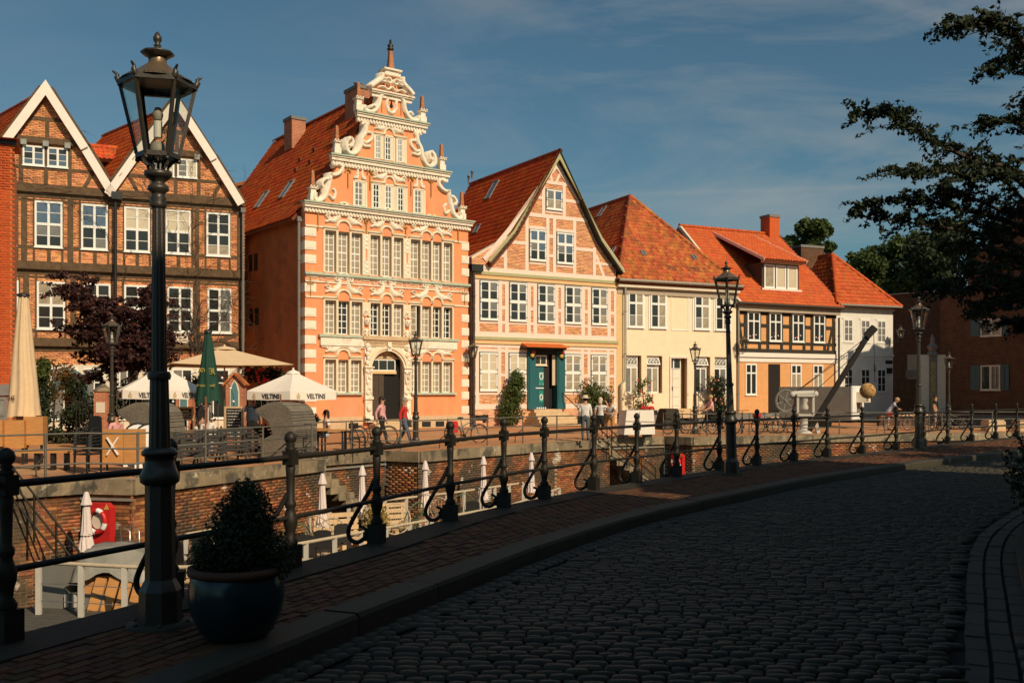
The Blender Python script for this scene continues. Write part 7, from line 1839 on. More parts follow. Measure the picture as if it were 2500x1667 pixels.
for i, (px, pt, pb, lab) in enumerate(((211, 1200, 1345, 'closed pale parasol in front of the red life ring box'), (617, 1180, 1290, 'closed pale parasol half hidden behind the conifer shrub'), (787, 1155, 1287, 'closed pale parasol in front of the stone steps, beside the pallet sofa'), (884, 1136, 1256, 'closed pale parasol just left of the dark recess in the quay wall'), (1038, 1124, 1238, 'closed pale parasol before the right edge of the dark recess'), (1180, 1113, 1218, 'closed pale parasol by the bend in the deck railing'), (1297, 1104, 1201, 'last closed pale parasol along the quay wall, nearest the stairs'))):
    Z = 2.07 * F / (pt - HY); closed_parasol('closed_parasol', lab, px, pt, Z, zat(pb, Z), DK, 'canvas_pink', .17, .05, 'closed pale parasols on the floating deck')
p = closed_parasol('closed_parasol', 'tall closed beige parasol standing behind the wooden boxes at the left', 57, 718, 26.5, zat(1018, 26.5), QZ, 'canvas_beige', .44, .13, cap=False, n=7)
lettering('THE', .18, 'lettering_black', p, (-.16, -.37, 1.75), depth=.003, name='lettering', sx=.8); lettering('ABI', .17, 'life_red', p, (-.16, -.40, 1.0), depth=.003, sx=.9)
p = closed_parasol('closed_parasol', 'closed dark green beer parasol with gold lettering', 508, 808, 29, zat(985, 29), QZ, 'canvas_green', .40, .09, cap=False, n=7, pole='paint_lightgrey')
lettering('JEVER', .25, 'lettering_gold', p, (.02, -.20, 2.5), depth=.003, sx=.8); lettering('friesisch herb', .115, 'lettering_gold', p, (.02, -.26, 2.1), depth=.003, sx=.85)
def open_parasol(name, label, px, Z, zr, za, R_, n, rot, mtl, val=.22, txt=None, group=None, sq=None):
    t = thing(name, label, 'parasol', px, Z, QZ, group=group); zr -= QZ; za -= QZ
    C = [(R_ * cos(rot + 2 * pi * k / n), R_ * sin(rot + 2 * pi * k / n)) for k in range(n)]
    if sq: C = sq
    MB().tube([(0, 0, 0), (0, 0, za)], .03, 8).lathe([(.3, 0), (.3, .08), (.05, .1)], n=12).build('pole', 'paint_lightgrey', t)
    mb = MB(); K = 5
    for k in range(n):
        a, b = C[k], C[(k + 1) % n]; rowp = []
        for i in range(K + 1):
            f = i / K; z = za + (zr - za) * (f ** .92); sag = 1 - .05 * sin(pi * f)
            rowp.append([(a[0] * f * (1 - g) + b[0] * f * g, a[1] * f * (1 - g) + b[1] * f * g, z - .05 * f * sin(pi * g)) for g in (0, .25, .5, .75, 1)])
        for i in range(K):
            for g in range(4): mb.add([rowp[i][g], rowp[i + 1][g], rowp[i + 1][g + 1], rowp[i][g + 1]], [(0, 1, 2, 3)] if i else [(0, 1, 2)], 0, True)
        if val:
            e = rowp[K]; lo = [(x * 1.005, y * 1.005, z - val - (.03 if q in (0, 4) else -.0)) for q, (x, y, z) in enumerate(e)]
            for g in range(4): mb.add([e[g], lo[g], lo[g + 1], e[g + 1]], [(0, 1, 2, 3)])
    mb.build('canopy', mtl, t); MB().lathe([(R_ * .15, za - .10), (R_ * .12, za - .03), (.03, za + .03), (.03, za + .09), (0, za + .1)], n=12).build('cap', mtl, t)
    rb = MB()
    for c in C: rb.bar((0, 0, zr + .0), (c[0] * .97, c[1] * .97, zr - .04), .02, .02); rb.bar((0, 0, zr - .5), (c[0] * .5, c[1] * .5, zr - .02 + (za - zr) * .5 - .08), .015, .015)
    rb.build('ribs', 'wood_pale', t)
    if txt:
        for k in range(n):
            a, b = Vector(C[k]), Vector(C[(k + 1) % n]); m = (a + b) / 2
            if m.y > .1 * R_: continue
            d = (b - a); an = math.atan2(d.y, d.x); mo = m * 1.012
            s = d.length / 1.6
            lettering(txt, .205, 'lettering_black', t, (mo.x + .09 * cos(an), mo.y + .09 * sin(an), zr - .05 - val * .52), (0, 0, an), .002, True, sx=.86 * s)
            q = mo - d.normalized() * (.52 * s)
            e = MB().lathe([(.045, -.05), (.06, 0), (.05, .05)], n=10).ball((0, 0, .085), .028, 6).build('emblem', 'sandstone_step', t, (q.x, q.y, zr - .05 - val * .55)); e.scale = (1, .08, 1); e.rotation_euler = (0, 0, an)
    return t
open_parasol('beer_parasol', 'open white beer parasol nearest the green closed parasol', 394, 30, zat(951, 30), zat(892, 30), 1.34, 6, R(-63), 'canvas_white', .24, 'VELTINS', 'open white beer parasols')
open_parasol('beer_parasol', 'open white beer parasol in front of the salmon house', 716, 31, zat(968, 31) + .18, zat(905, 31), 1.52, 6, R(-81), 'canvas_white', .24, 'VELTINS', 'open white beer parasols')
open_parasol('big_parasol', 'large open beige parasol behind the green closed parasol', 548, 37, zat(892, 37), zat(847, 37), 3.0, 4, R(-20), 'canvas_beige', .0)
# ---- people
def person(label, px, Z, rz, pose='stand', cols=('cloth_white', 'cloth_jeans', 'skin', 'hair_dark'), H=1.7, z=QZ, short=False, sleeve=False, hat=None, bag=None, female=False, vest=None, arms=None):
    """one continuous skinned body; hair, hat, bag and face are children. faces -y before rotation"""
    J = dict(pel=(0, 0, .93), sp=(0, 0, 1.1), ch=(0, .0, 1.3), nk=(0, .0, 1.46), hd=(0, -.02, 1.56), ht=(0, -.02, 1.68))
    for s, n in ((-1, 'L'), (1, 'R')):
        J.update({'hip' + n: (.09 * s, 0, .88), 'kn' + n: (.1 * s, -.02, .49), 'an' + n: (.1 * s, .02, .08), 'to' + n: (.11 * s, -.15, .03), 'sh' + n: (.175 * s, 0, 1.39), 'el' + n: (.23 * s, .03, 1.12), 'wr' + n: (.235 * s, -.05, .89), 'ha' + n: (.235 * s, -.08, .82)})
    def tr(keys, d):
        for k in keys: J[k] = tuple(a + b for a, b in zip(J[k], d))
    if pose == 'walk':
        J['knL'] = (-.1, -.16, .5); J['anL'] = (-.1, -.26, .1); J['toL'] = (-.1, -.42, .07); J['knR'] = (.1, .06, .48); J['anR'] = (.1, .3, .13); J['toR'] = (.1, .17, .03); J['elL'] = (-.23, .12, 1.14); J['wrL'] = (-.22, .1, .92); J['haL'] = (-.22, .08, .85)
    if pose == 'sit':
        for n, s in (('L', -1), ('R', 1)): J['hip' + n] = (.1 * s, 0, .5); J['kn' + n] = (.12 * s, -.43, .5); J['an' + n] = (.12 * s, -.42, .09); J['to' + n] = (.12 * s, -.58, .03)
        for k in ('pel', 'sp', 'ch', 'nk', 'hd', 'ht') + tuple(a + b for a in ('sh', 'el') for b in 'LR'): tr((k,), (0, .02, -.40))
        for n, s in (('L', -1), ('R', 1)): J['wr' + n] = (.12 * s, -.24, .62); J['ha' + n] = (.08 * s, -.31, .62)
    if pose == 'lean':
        up = ('sp', 'ch', 'nk', 'hd', 'ht', 'shL', 'shR')
        for k in up: x, y, zz = J[k]; h_ = zz - .93; J[k] = (x, y - h_ * .62, .93 + h_ * .80)
        for n, s in (('L', -1), ('R', 1)): J['el' + n] = (.25 * s, -.42, 1.06); J['wr' + n] = (.1 * s, -.56, 1.03); J['ha' + n] = (.02 * s, -.6, 1.02)
    if pose == 'ride':
        for n, s in (('L', -1), ('R', 1)): J['kn' + n] = (.1 * s, -.3 - .05 * s, .72 + .14 * s); J['an' + n] = (.1 * s, -.12 - .05 * s, .35 + .14 * s); J['to' + n] = (.1 * s, -.26, .3 + .14 * s); J['el' + n] = (.26 * s, -.2, 1.14); J['wr' + n] = (.24 * s, -.42, 1.05); J['ha' + n] = (.23 * s, -.48, 1.04)
    if arms: J.update(arms)
    t = thing('person', label, 'person', px, Z, z, rz); sc = H / 1.70
    E = [('pel', 'sp'), ('sp', 'ch'), ('ch', 'nk'), ('nk', 'hd'), ('hd', 'ht')]
    for n in 'LR': E += [('pel', 'hip' + n), ('hip' + n, 'kn' + n), ('kn' + n, 'an' + n), ('an' + n, 'to' + n), ('ch', 'sh' + n), ('sh' + n, 'el' + n), ('el' + n, 'wr' + n), ('wr' + n, 'ha' + n)]
    rad = dict(pel=.155, sp=.135, ch=.15, nk=.055, hd=.085, ht=.07, hip=.1, kn=.068, an=.048, to=.032, sh=.066, el=.05, wr=.032, ha=.028)
    if female: rad['sp'] = .1; rad['ch'] = .115
    for n, s in (('L', -1), ('R', 1)):                    # five fingers: thumb leaves the side of the palm
        w_, h_ = Vector(J['wr' + n]), Vector(J['ha' + n]); d = (h_ - w_).normalized(); sd = d.cross(Vector((s, 0, 0))).normalized()
        if sd.length < .1: sd = Vector((0, 1, 0))
        for k, (o, L) in enumerate(((-.027, .06), (-.009, .075), (.009, .07), (.027, .055))): J['f%d%s' % (k, n)] = tuple(h_ + sd * o + d * L + Vector((-s * .015, 0, 0))); E.append(('ha' + n, 'f%d%s' % (k, n))); rad['f%d' % k] = .009
        J['th' + n] = tuple(w_ + d * .05 - sd * .05); E.append(('wr' + n, 'th' + n)); rad['th'] = .01
    names = list(J); idx = {k: i for i, k in enumerate(names)}
    me = bpy.data.meshes.new('body'); me.from_pydata([Vector(J[k]) * sc for k in names], [(idx[a], idx[b]) for a, b in E], [])
    ob = bpy.data.objects.new('body', me); COL.objects.link(ob); ob.modifiers.new('s', 'SKIN'); sv = me.skin_vertices[0].data
    for k in names:
        q = rad.get(k, rad.get(k[:-1], .03)) * sc; rx = 1.25 if k in ('ch', 'sp', 'pel') else 1.0; sv[idx[k]].radius = (q * rx, q * (.85 if rx > 1 else 1)); sv[idx[k]].use_root = k == 'pel'
    md = ob.modifiers.new('u', 'SUBSURF'); md.levels = md.render_levels = 1
    bm_ = bpy.data.meshes.new_from_object(ob.evaluated_get(bpy.context.evaluated_depsgraph_get())); bpy.data.objects.remove(ob)
    for m in (cols[0], cols[1], cols[2], 'cloth_black'): bm_.materials.append(M[m])
    S = [(Vector(J[a]) * sc, Vector(J[b]) * sc, b) for a, b in E]
    for f in bm_.polygons:
        c = f.center; best = (9, 'pel')
        for a, b, nm in S:
            ab = b - a; q = max(0, min(1, (c - a).dot(ab) / max(1e-6, ab.length_squared))); d = (c - a - ab * q).length
            if d < best[0]: best = (d, nm, q)
        nm = best[1]; k = nm[:2]
        mi = 0
        if nm in ('hd', 'ht', 'nk') and not (nm == 'nk' and best[2] < .55): mi = 2
        elif k in ('hi', 'kn', 'an') or (nm == 'sp' and best[2] < .3): mi = 1
        elif k == 'to': mi = 3
        elif k in ('ha', 'th') or k[0] == 'f': mi = 2
        elif k == 'wr': mi = 2 if sleeve else 0
        elif k == 'el' and sleeve: mi = 2 if best[2] > .6 else 0
        if short and (k == 'an' or (k == 'kn' and best[2] > .85)): mi = 2
        f.material_index = mi; f.use_smooth = True
    link('body', bm_, t)
    hd = (Vector(J['hd']) + Vector(J['ht'])) / 2 * sc; hb = MB().ball((hd.x, hd.y + .022, hd.z + .035), .112 * sc, 12, 0, (.88, 1.0, .95))
    if female: hb.ball((hd.x, hd.y + .07, hd.z - .06), .085 * sc, 10, 0, (1, .8, 1.5))
    hb.build('hair', cols[3], t)
    fc = MB()
    for s in (-1, 1): fc.ball((hd.x + s * .033, hd.y - .088 * sc, hd.z + .0), .011, 6, 1); fc.ball((hd.x + s * .09 * sc, hd.y + .0, hd.z - .01), .022, 6, 0, (.5, .8, 1.3))
    fc.ball((hd.x, hd.y - .102 * sc, hd.z - .025), .017, 6, 0, (.8, 1.2, 1.3)); fc.box((hd.x - .025, hd.y - .094 * sc, hd.z - .068), (hd.x + .025, hd.y - .08 * sc, hd.z - .06), 2); fc.build('face', [cols[2], 'hair_dark', 'paint_red'], t)
    if hat: MB().lathe([(.0, .12), (.08, .12), (.105, .09), (.11, .01), (.2, -.01), (.205, 0.0), (.11, .02)], (hd.x, hd.y + .02, hd.z + .05), 16).build('hat', hat, t)
    if bag: 
        b = J['wrR']; MB().box((b[0] * sc - .06, b[1] * sc - .2, b[2] * sc - .22), (b[0] * sc + .06, b[1] * sc + .24, b[2] * sc + .06)).tube([(b[0] * sc, b[1] * sc - .12, b[2] * sc + .05), (J['shR'][0] * sc, .0, J['shR'][2] * sc + .05), (b[0] * sc, b[1] * sc + .16, b[2] * sc + .05)], .012, 5).build('shoulder_bag', bag, t)
    if vest:
        vb = MB()
        for k in range(7): zz = (1.0 + .055 * k) * sc; vb.lathe([(.165, zz), (.178, zz + .026), (.165, zz + .052)], n=16)
        o = vb.build('quilted_vest', vest, t); o.scale = (1.12, .82, 1)
    return t
person('bald man in a dark quilted vest, back turned, beside the wicker beach chair', 617, 30.3, R(188), 'stand', ('cloth_navy', 'cloth_black', 'skin', 'skin'), 1.78, vest='cloth_navy', sleeve=True)
person('white-haired woman in white sitting at the cafe table by the green parasol', 508, 29.6, R(15), 'sit', ('cloth_white', 'cloth_blue', 'skin_pale', 'cloth_white'), 1.65, female=True)
person('woman in a pink patterned top sitting behind the left wicker beach chair', 284, 29.5, R(60), 'sit', ('cloth_pink', 'cloth_grey', 'skin', 'hair_dark'), 1.66, female=True)
person('waiter in dark top and grey trousers in the shade behind the cafe table', 490, 33, R(120), 'walk', ('cloth_black', 'cloth_grey', 'skin', 'hair_dark'), 1.76)
person('dark-haired woman in pale shirt sitting at the table right of the beach chair', 795, 32.6, R(-60), 'sit', ('cloth_white', 'cloth_blue', 'skin', 'hair_dark'), 1.68, female=True, sleeve=True)
person('child in a light top sitting behind the right wicker beach chair', 752, 32.4, R(40), 'sit', ('cloth_grey', 'cloth_pink', 'skin', 'hair_dark'), 1.45)
person('woman in a pink jacket and black trousers walking with the bicycle', 932, 36, R(70), 'walk', ('cloth_pink', 'cloth_black', 'skin', 'hair_dark'), 1.72, female=True)
person('grey-haired woman in red jacket with a beige bag walking past the lamp', 988, 35.5, R(80), 'walk', ('cloth_red', 'cloth_jeans', 'skin', 'hair_grey'), 1.68, bag='bag_beige', female=True)
person('person in straw hat, white shirt and patterned trousers at the railing', 1429, 39.2, R(172), 'stand', ('cloth_white', 'rug_pattern', 'skin', 'hair_dark'), 1.72, hat='straw', bag='cloth_black')
person('person in a pale hat and white top raising an arm beside the straw-hatted one', 1466, 40, R(160), 'stand', ('cloth_white', 'cloth_black', 'skin', 'straw'), 1.66, sleeve=True, short=True, female=True, arms={'elL': (-.3, -.1, 1.3), 'wrL': (-.22, -.2, 1.5), 'haL': (-.18, -.22, 1.57)})
person('man in a white shirt leaning forward on the stair railing', 1490, 40.6, R(-10), 'lean', ('cloth_white', 'wood_orange', 'skin', 'hair_dark'), 1.74, sleeve=True, short=True)
rider = person('man in a pink shirt and sunglasses riding a bicycle in front of the roses', 1735, 47.5, R(-70), 'ride', ('cloth_pink', 'cloth_black', 'skin', 'hair_blond'), 1.75, sleeve=True)
person('man in a pale blue shirt and shorts bending over the railing beside the trailer', 2168, 50.5, R(70), 'lean', ('cloth_blue', 'cloth_blue', 'skin', 'hair_blond'), 1.75, sleeve=True, short=True)
person('man in black with bare forearms standing at the museum sign', 2284, 52, R(50), 'stand', ('cloth_black', 'cloth_grey', 'skin', 'hair_dark'), 1.78, sleeve=True, short=True)
# ---- bicycles
def bicycle(label, px, Z, rz, frame='cloth_black', z=QZ, extra=None):
    t = thing('bicycle', label, 'bicycle', px, Z, z, rz, 'bicycles on the far quay')
    for x in (-.53, .53):
        w_ = MB().tube([(x + .335 * cos(a), 0, .345 + .335 * sin(a)) for a in np.linspace(0, 2 * pi, 25)[:-1]], .02, 6, closed=True).build('wheel', 'rubber', t)
        mb = MB()
        for k in range(12): a = k * pi / 6; mb.tube([(x, .02 if k % 2 else -.02, .345), (x + .32 * cos(a), 0, .345 + .32 * sin(a))], .0035, 3, cap=False)
        mb.tube([(x, -.05, .345), (x, .05, .345)], .018, 6); mb.build('spokes', 'chrome', w_)
        MB().tube([(x + .375 * cos(a), 0, .345 + .375 * sin(a)) for a in np.linspace(.5, 2.8, 9)], .016, 5).build('mudguard', 'cloth_black', t)
    MB().tube([(-.08, 0, .30), (-.2, 0, .80)], .017, 6).tube([(-.08, 0, .30), (.37, 0, .80)], .02, 6).tube([(-.19, 0, .62), (.36, 0, .88)], .017, 6).tube([(.35, 0, .95), (.39, 0, .72), (.5, 0, .345)], .016, 6).tube([(-.08, 0, .3), (-.53, .04, .345)], .012, 5).tube([(-.19, 0, .72), (-.53, -.04, .345)], .01, 5).build('frame', frame, t)
    MB().tube([(.35, 0, .95), (.33, 0, 1.06), (.22, -.28, 1.08)], .013, 6).tube([(.33, 0, 1.06), (.22, .28, 1.08)], .013, 6).build('handlebar', 'cloth_black', t)
    MB().tube([(-.2, 0, .8), (-.22, 0, .93)], .013, 6).ball((-.23, 0, .95), .1, 8, 0, (1.3, .7, .4)).build('saddle', 'cloth_black', t)
    MB().tube([(-.08, -.1, .3), (-.08, .1, .3)], .05, 8).tube([(-.08, .1, .3), (.02, .11, .15)], .012, 5).tube([(-.08, -.1, .3), (-.18, -.11, .45)], .012, 5).box((.0, .08, .13), (.06, .18, .16)).box((-.22, -.18, .44), (-.14, -.08, .47)).build('crank', 'cloth_black', t)
    MB().box((-.75, -.06, .73), (-.35, .06, .75)).tube([(-.7, .05, .74), (-.55, .05, .36)], .008, 4).tube([(-.7, -.05, .74), (-.55, -.05, .36)], .008, 4).build('rack', 'cloth_black', t)
    if extra == 'pannier': MB().box((-.72, .07, .42), (-.4, .2, .78)).box((-.72, -.2, .42), (-.4, -.07, .78)).box((-.7, -.2, .781), (-.42, .2, .84)).build('pannier', 'life_red', t); MB().box((.45, -.2, .85), (.75, .2, 1.05)).build('basket', 'black_plastic', t)
    if extra == 'basket': MB().box((-.74, -.14, .76), (-.44, .14, .95)).build('basket', 'life_red', t)
    return t
bicycle('bicycle with a black frame wheeled by the woman in pink', 912, 35.2, R(20)); bicycle('blue electric bicycle with red panniers and a front basket at the railing', 1138, 37.2, R(25), 'shutter_blue', extra='pannier')
for k, (px, Z, a, lab, ex, fc) in enumerate(((1652, 45.5, 35, 'bicycle leaning at the railing beside the dark recess', None, 'cloth_black'), (1705, 46, 160, 'bicycle parked behind the far lamp in front of the white door', None, 'paint_grey'), (1738, 47.5, 200, 'bicycle ridden by the man in the pink shirt', None, 'cloth_black'), (1768, 45.6, 20, 'bicycle parked left of the dark near lamp', None, 'cloth_black'),
        (1812, 46.4, 75, 'bicycle seen nearly end-on to the right of the dark near lamp', None, 'cloth_black'), (1876, 46.2, 15, 'bicycle with a red basket parked left of the crane wheel', 'basket', 'cloth_black'), (1910, 46.8, 200, 'dark bicycle behind the crane winch', None, 'cloth_black'), (2195, 49.6, 10, 'bicycle with a red basket parked left of the right-hand lamp', 'basket', 'cloth_black'),
        (2238, 50, 170, 'dark bicycle parked behind the right-hand lamp', None, 'cloth_black'), (2300, 50.4, 25, 'bicycle at the left of the cluster before the warehouse', None, 'cloth_black'), (2330, 50.7, 160, 'grey bicycle in the middle of the cluster before the warehouse', None, 'paint_grey'), (2360, 51, 40, 'bicycle at the right of the cluster before the warehouse', None, 'cloth_black'))):
    bicycle(lab, px, Z, R(a), fc, extra=ex)
# ---- wicker beach chairs, cafe furniture, boards
def beach_chair(label, px, Z, rz):
    t = thing('beach_chair', label, 'beach chair', px, Z, QZ, rz, 'hooded wicker beach chairs')
    prof = scurve([(-.55, 0), (-.62, .45), (-.60, .95), (-.42, 1.45), (.05, 1.62), (.62, 1.42)], 5)         # x fore (+) / aft (-)
    inner = [(.62, 1.30), (.2, 1.05), (.06, .70), (.45, .50), (.45, 0)]
    for y0, y1 in ((-.72, -.66), (.66, .72)): MB().prism([(p[0], p[1]) for p in prof] + inner, y0, y1).build('side_panel', 'wicker_grey', t)
    mb = MB(); 
    for a, b in zip(prof, prof[1:]): mb.add([(a[0], -.66, a[1]), (b[0], -.66, b[1]), (b[0], .66, b[1]), (a[0], .66, a[1])], [(0, 1, 2, 3)], 0, True)
    mb.build('hood', 'wicker_grey', t)
    MB().box((-.5, -.65, .0), (.42, .65, .42)).box((-.48, -.65, .421), (-.3, .65, 1.2)).build('seat', 'wicker_dark', t)
    mb = MB()
    for k in range(10): 
        z = .5 + k * .09; mb.box((.42 - .03 * k, -.735, z), (.5, -.72, z + .02))
    mb.tube([(p[0], -.70, p[1]) for p in [(.62, 1.36)] + inner[1:3]], .03, 6).tube([(p[0], .70, p[1]) for p in [(.62, 1.36)] + inner[1:3]], .03, 6).build('rim', 'wicker_dark', t)
    return t
beach_chair('hooded grey wicker beach chair behind the lamp post, opening to the left', 372, 27.6, R(172)); beach_chair('hooded grey wicker beach chair under the right beer parasol', 700, 29.4, R(165))
def chair(name, label, px, Z, rz, mtl='black_plastic', z=QZ, n=1, group=None):
    t = thing(name, label, 'chair', px, Z, z, rz, group)
    MB().box((-.22, -.22, .43), (.22, .22, .46)).build('seat', mtl, t); MB().prism([(-.22, .5), (.22, .5), (.2, .92), (.1, .96), (-.1, .96), (-.2, .92)], .2, .23).build('backrest', mtl, t)
    for x, y in ((-.2, -.2), (.2, -.2), (-.2, .21), (.2, .21)): MB().bar((x, y, 0), (x, y, .44 if y < 0 else .6), .035, .035, (1, 0, 0)).build('leg', mtl, t)
    MB().tube([(-.23, .2, .68), (-.25, -.1, .66), (-.24, -.2, .44)], .016, 5).tube([(.23, .2, .68), (.25, -.1, .66), (.24, -.2, .44)], .016, 5).build('armrest', mtl, t)
    return t
for px, Z, a, lab in ((862, 31.4, 100, 'black garden chair right of the cafe table, nearer of two'), (876, 32.4, 95, 'black garden chair right of the cafe table, further of two'), (448, 30.2, -70, 'black chair at the shaded cafe table by the chalkboard')): chair('garden_chair', lab, px, Z, R(a), group='black cafe chairs')
cst = chair('stacked_chair', 'bottom chair of the black stack beside the wooden board', 214, 23.4, R(-25), group='stacked black chairs'); freeze(cst)
for k in range(1, 6):
    o = copy_tree(cst, cst.location + Vector((-.02 * k + .0, .05 * k, .075 * k)), R(-25), ('second', 'third', 'fourth', 'fifth', 'top')[k - 1] + ' chair of the black stack beside the wooden board')
def table(label, px, Z, w=1.1, d=.7, rz=0, z=QZ):
    t = thing('cafe_table', label, 'table', px, Z, z, rz, 'cafe tables')
    MB().box((-w / 2, -d / 2, .71), (w / 2, d / 2, .745)).build('tabletop', 'wood_orange', t)
    for x, y in ((-1, -1), (1, -1), (1, 1), (-1, 1)): MB().bar((x * (w / 2 - .08), y * (d / 2 - .08), 0), (x * (w / 2 - .08), y * (d / 2 - .08), .71), .05, .05, (1, 0, 0)).build('leg', 'wood_dark', t)
    return t
table('wooden cafe table with cups before the white-haired woman', 466, 29, 1.3); table('wooden cafe table with a plant beside the seated woman', 758, 32, 1.0); table('lower wooden cafe table right of the beach chair by the railing', 806, 31, 1.0, .6)
for px, Z, lab in ((437, 28.9, 'white cup on the left of the cafe table'), (450, 28.9, 'brown jug on the cafe table'), (478, 28.9, 'white cup on the right of the cafe table')):
    t = thing('cup', lab, 'cup', px, Z, QZ + .745); MB().lathe([(.04, 0), (.06, .1), (.055, .16)], n=10).build('cup_body', 'wood_orange' if 'jug' in lab else 'glass_cup', t)
t = thing('potted_herb', 'small green herb in a pot on the table by the seated woman', 'plant', 768, 32, QZ + .745); leaves('foliage', 'green_leaf', t, [(0, 0, .3, .17)], 160, .06, 4); MB().lathe([(.07, 0), (.09, .16)], n=10).build('pot', 'terracotta_rim', t)
for i, (px0, px1) in enumerate(((432, 486), (488, 540), (542, 594), (596, 648), (650, 700))):     # slatted folding benches leaning in a row at the edge
    Z = 25.4 + 1.25 * i; x0, x1 = xat(px0, Z), xat(px1, Z); w_ = (x1 - x0) * 1.25
    t = thing('folding_bench', ('first', 'second', 'third', 'fourth', 'fifth')[i] + ' of the dark slatted folded benches, counted from the lamp', 'bench', (px0 + px1) / 2, Z, QZ, R(40), 'dark folded benches leaning along the quay edge')
    for k in range(6): MB().bar((-w_ / 2, .06 * k - .2, .30 + .105 * k), (w_ / 2, .06 * k - .2, .30 + .105 * k), .02, .085, (0, .5, 1)).build('slat', 'wood_dark', t)
    for x in (-w_ / 2 + .1, w_ / 2 - .1): MB().bar((x, -.3, .0), (x, .16, .95), .04, .04, (1, 0, 0)).build('leg', 'iron_dark', t); MB().bar((x, .3, .0), (x, -.1, .7), .04, .04, (1, 0, 0)).build('leg', 'iron_dark', t)
def chalkboard(label, px, py0, py1, Z, w, txt):
    z1, z0 = zat(py0, Z), zat(py1, Z); t = thing('chalkboard', label, 'chalkboard', px, Z, z0, 0); hh = z1 - z0
    MB().box((-w / 2 + .05, -.01, .05), (w / 2 - .05, .02, hh - .05)).build('slate', 'board_black', t)
    MB().box((-w / 2, -.03, 0), (-w / 2 + .06, .03, hh)).box((w / 2 - .06, -.03, 0), (w / 2, .03, hh)).box((-w / 2 + .06, -.029, 0), (w / 2 - .06, .03, .06)).box((-w / 2 + .06, -.029, hh - .06), (w / 2 - .06, .03, hh)).build('frame', 'wood_pale', t)
    MB().bar((0, .3, -z0 + QZ), (0, .02, hh * .8), .05, .04).bar((-w / 2 + .05, 0, -z0 + QZ), (-w / 2 + .05, 0, .05), .05, .04, (1, 0, 0)).bar((w / 2 - .05, 0, -z0 + QZ), (w / 2 - .05, 0, .05), .05, .04, (1, 0, 0)).build('stand', 'wood_dark', t)
    r = random.Random(int(px)); mb = MB()
    for k in range(txt): 
        x = -w / 2 + .1; z = hh - .14 - k * (hh - .2) / txt
        while x < w / 2 - .14: L = r.uniform(.03, .09); mb.box((x, -.013, z), (x + L, -.0105, z + r.uniform(.014, .03))); x += L + .02
    mb.build('chalk_writing', 'glass_cup', t)
chalkboard('small chalkboard menu behind the cafe table', 450, 993, 1026, 31, .58, 5); chalkboard('tall chalkboard menu right of the green parasol', 571, 992, 1050, 32, .6, 6)
def gothic_sign(label, px, py0, py1, Z, w):
    z1 = zat(py0, Z); z0 = QZ; t = thing('brick_sign', label, 'sign', px, Z, z0); hh = z1 - z0
    MB().box((-w / 2, 0, 0), (w / 2, .35, hh - .3)).prism([(-w / 2, hh - .3), (w / 2, hh - .3), (0, hh)], 0, .35).build('pier', 'chimney_brick', t)
    for s in (-1, 1): MB().bar((s * (w / 2 + .08), .17, hh - .36), (0, .17, hh + .05), .55, .06).build('roof', 'tile_old', t)
    g = [(-w * .26, .4), (w * .26, .4), (w * .26, hh - .55), (w * .14, hh - .3), (0, hh - .17), (-w * .14, hh - .3), (-w * .26, hh - .55)]
    MB().prism(g, -.03, 0).build('frame', 'ornament_white', t); MB().prism([(p[0] * .8, p[1] * .97 + .03) for p in g], -.036, -.028).build('panel', 'teal_board', t)
gothic_sign('brick pier with a pointed teal board under the eaves beside the green parasol', 573, 915, 1000, 34, .62); gothic_sign('brick pier with a pointed teal board behind the small chalkboard', 449, 930, 1000, 35, .58)
t = thing('gate_pillar', 'brick gate pillar with a mossy stone cap left of the far lamp', 'pillar', 252, 33.5); hh = zat(938, 33.5) - QZ
MB().box((-.22, -.22, 0), (.22, .22, hh - .25)).build('shaft', 'chimney_brick', t); MB().lathe([(.36, hh - .25), (.36, hh - .2), (.05, hh)], n=4, ph=pi / 4, smooth=False).build('cap', 'coping_stone', t); MB().box((-.15, -.235, hh - .95), (.15, -.221, hh - .6)).build('plate', 'cornice_beige', t)
t = thing('iron_gate', 'dark iron gate between hedge and brick pillar', 'gate', 222, 34)
for k in range(9): MB().tube([(-.5 + k * .11, 0, .05), (-.5 + k * .11, 0, 1.75)], .014, 5).build('bar', 'iron_dark', t)
MB().box((-.55, -.02, .2), (.45, .02, .25)).box((-.55, -.02, 1.5), (.45, .02, 1.55)).build('gate_frame', 'iron_dark', t)
t = thing('iron_fence', 'thin pale iron fence behind the white beer parasols', 'fence', 285, 36); Lf = xat(700, 37) - xat(285, 36); 
for k in range(int(Lf / .22)): MB().tube([(k * .22, k * .03, .1), (k * .22, k * .03, 1.95)], .011, 4).build('bar', 'rail_grey', t)
MB().bar((0, 0, 1.8), (Lf, Lf * .136, 1.8), .02, .03).bar((0, 0, .4), (Lf, Lf * .136, .4), .02, .03).build('fence_rail', 'rail_grey', t)
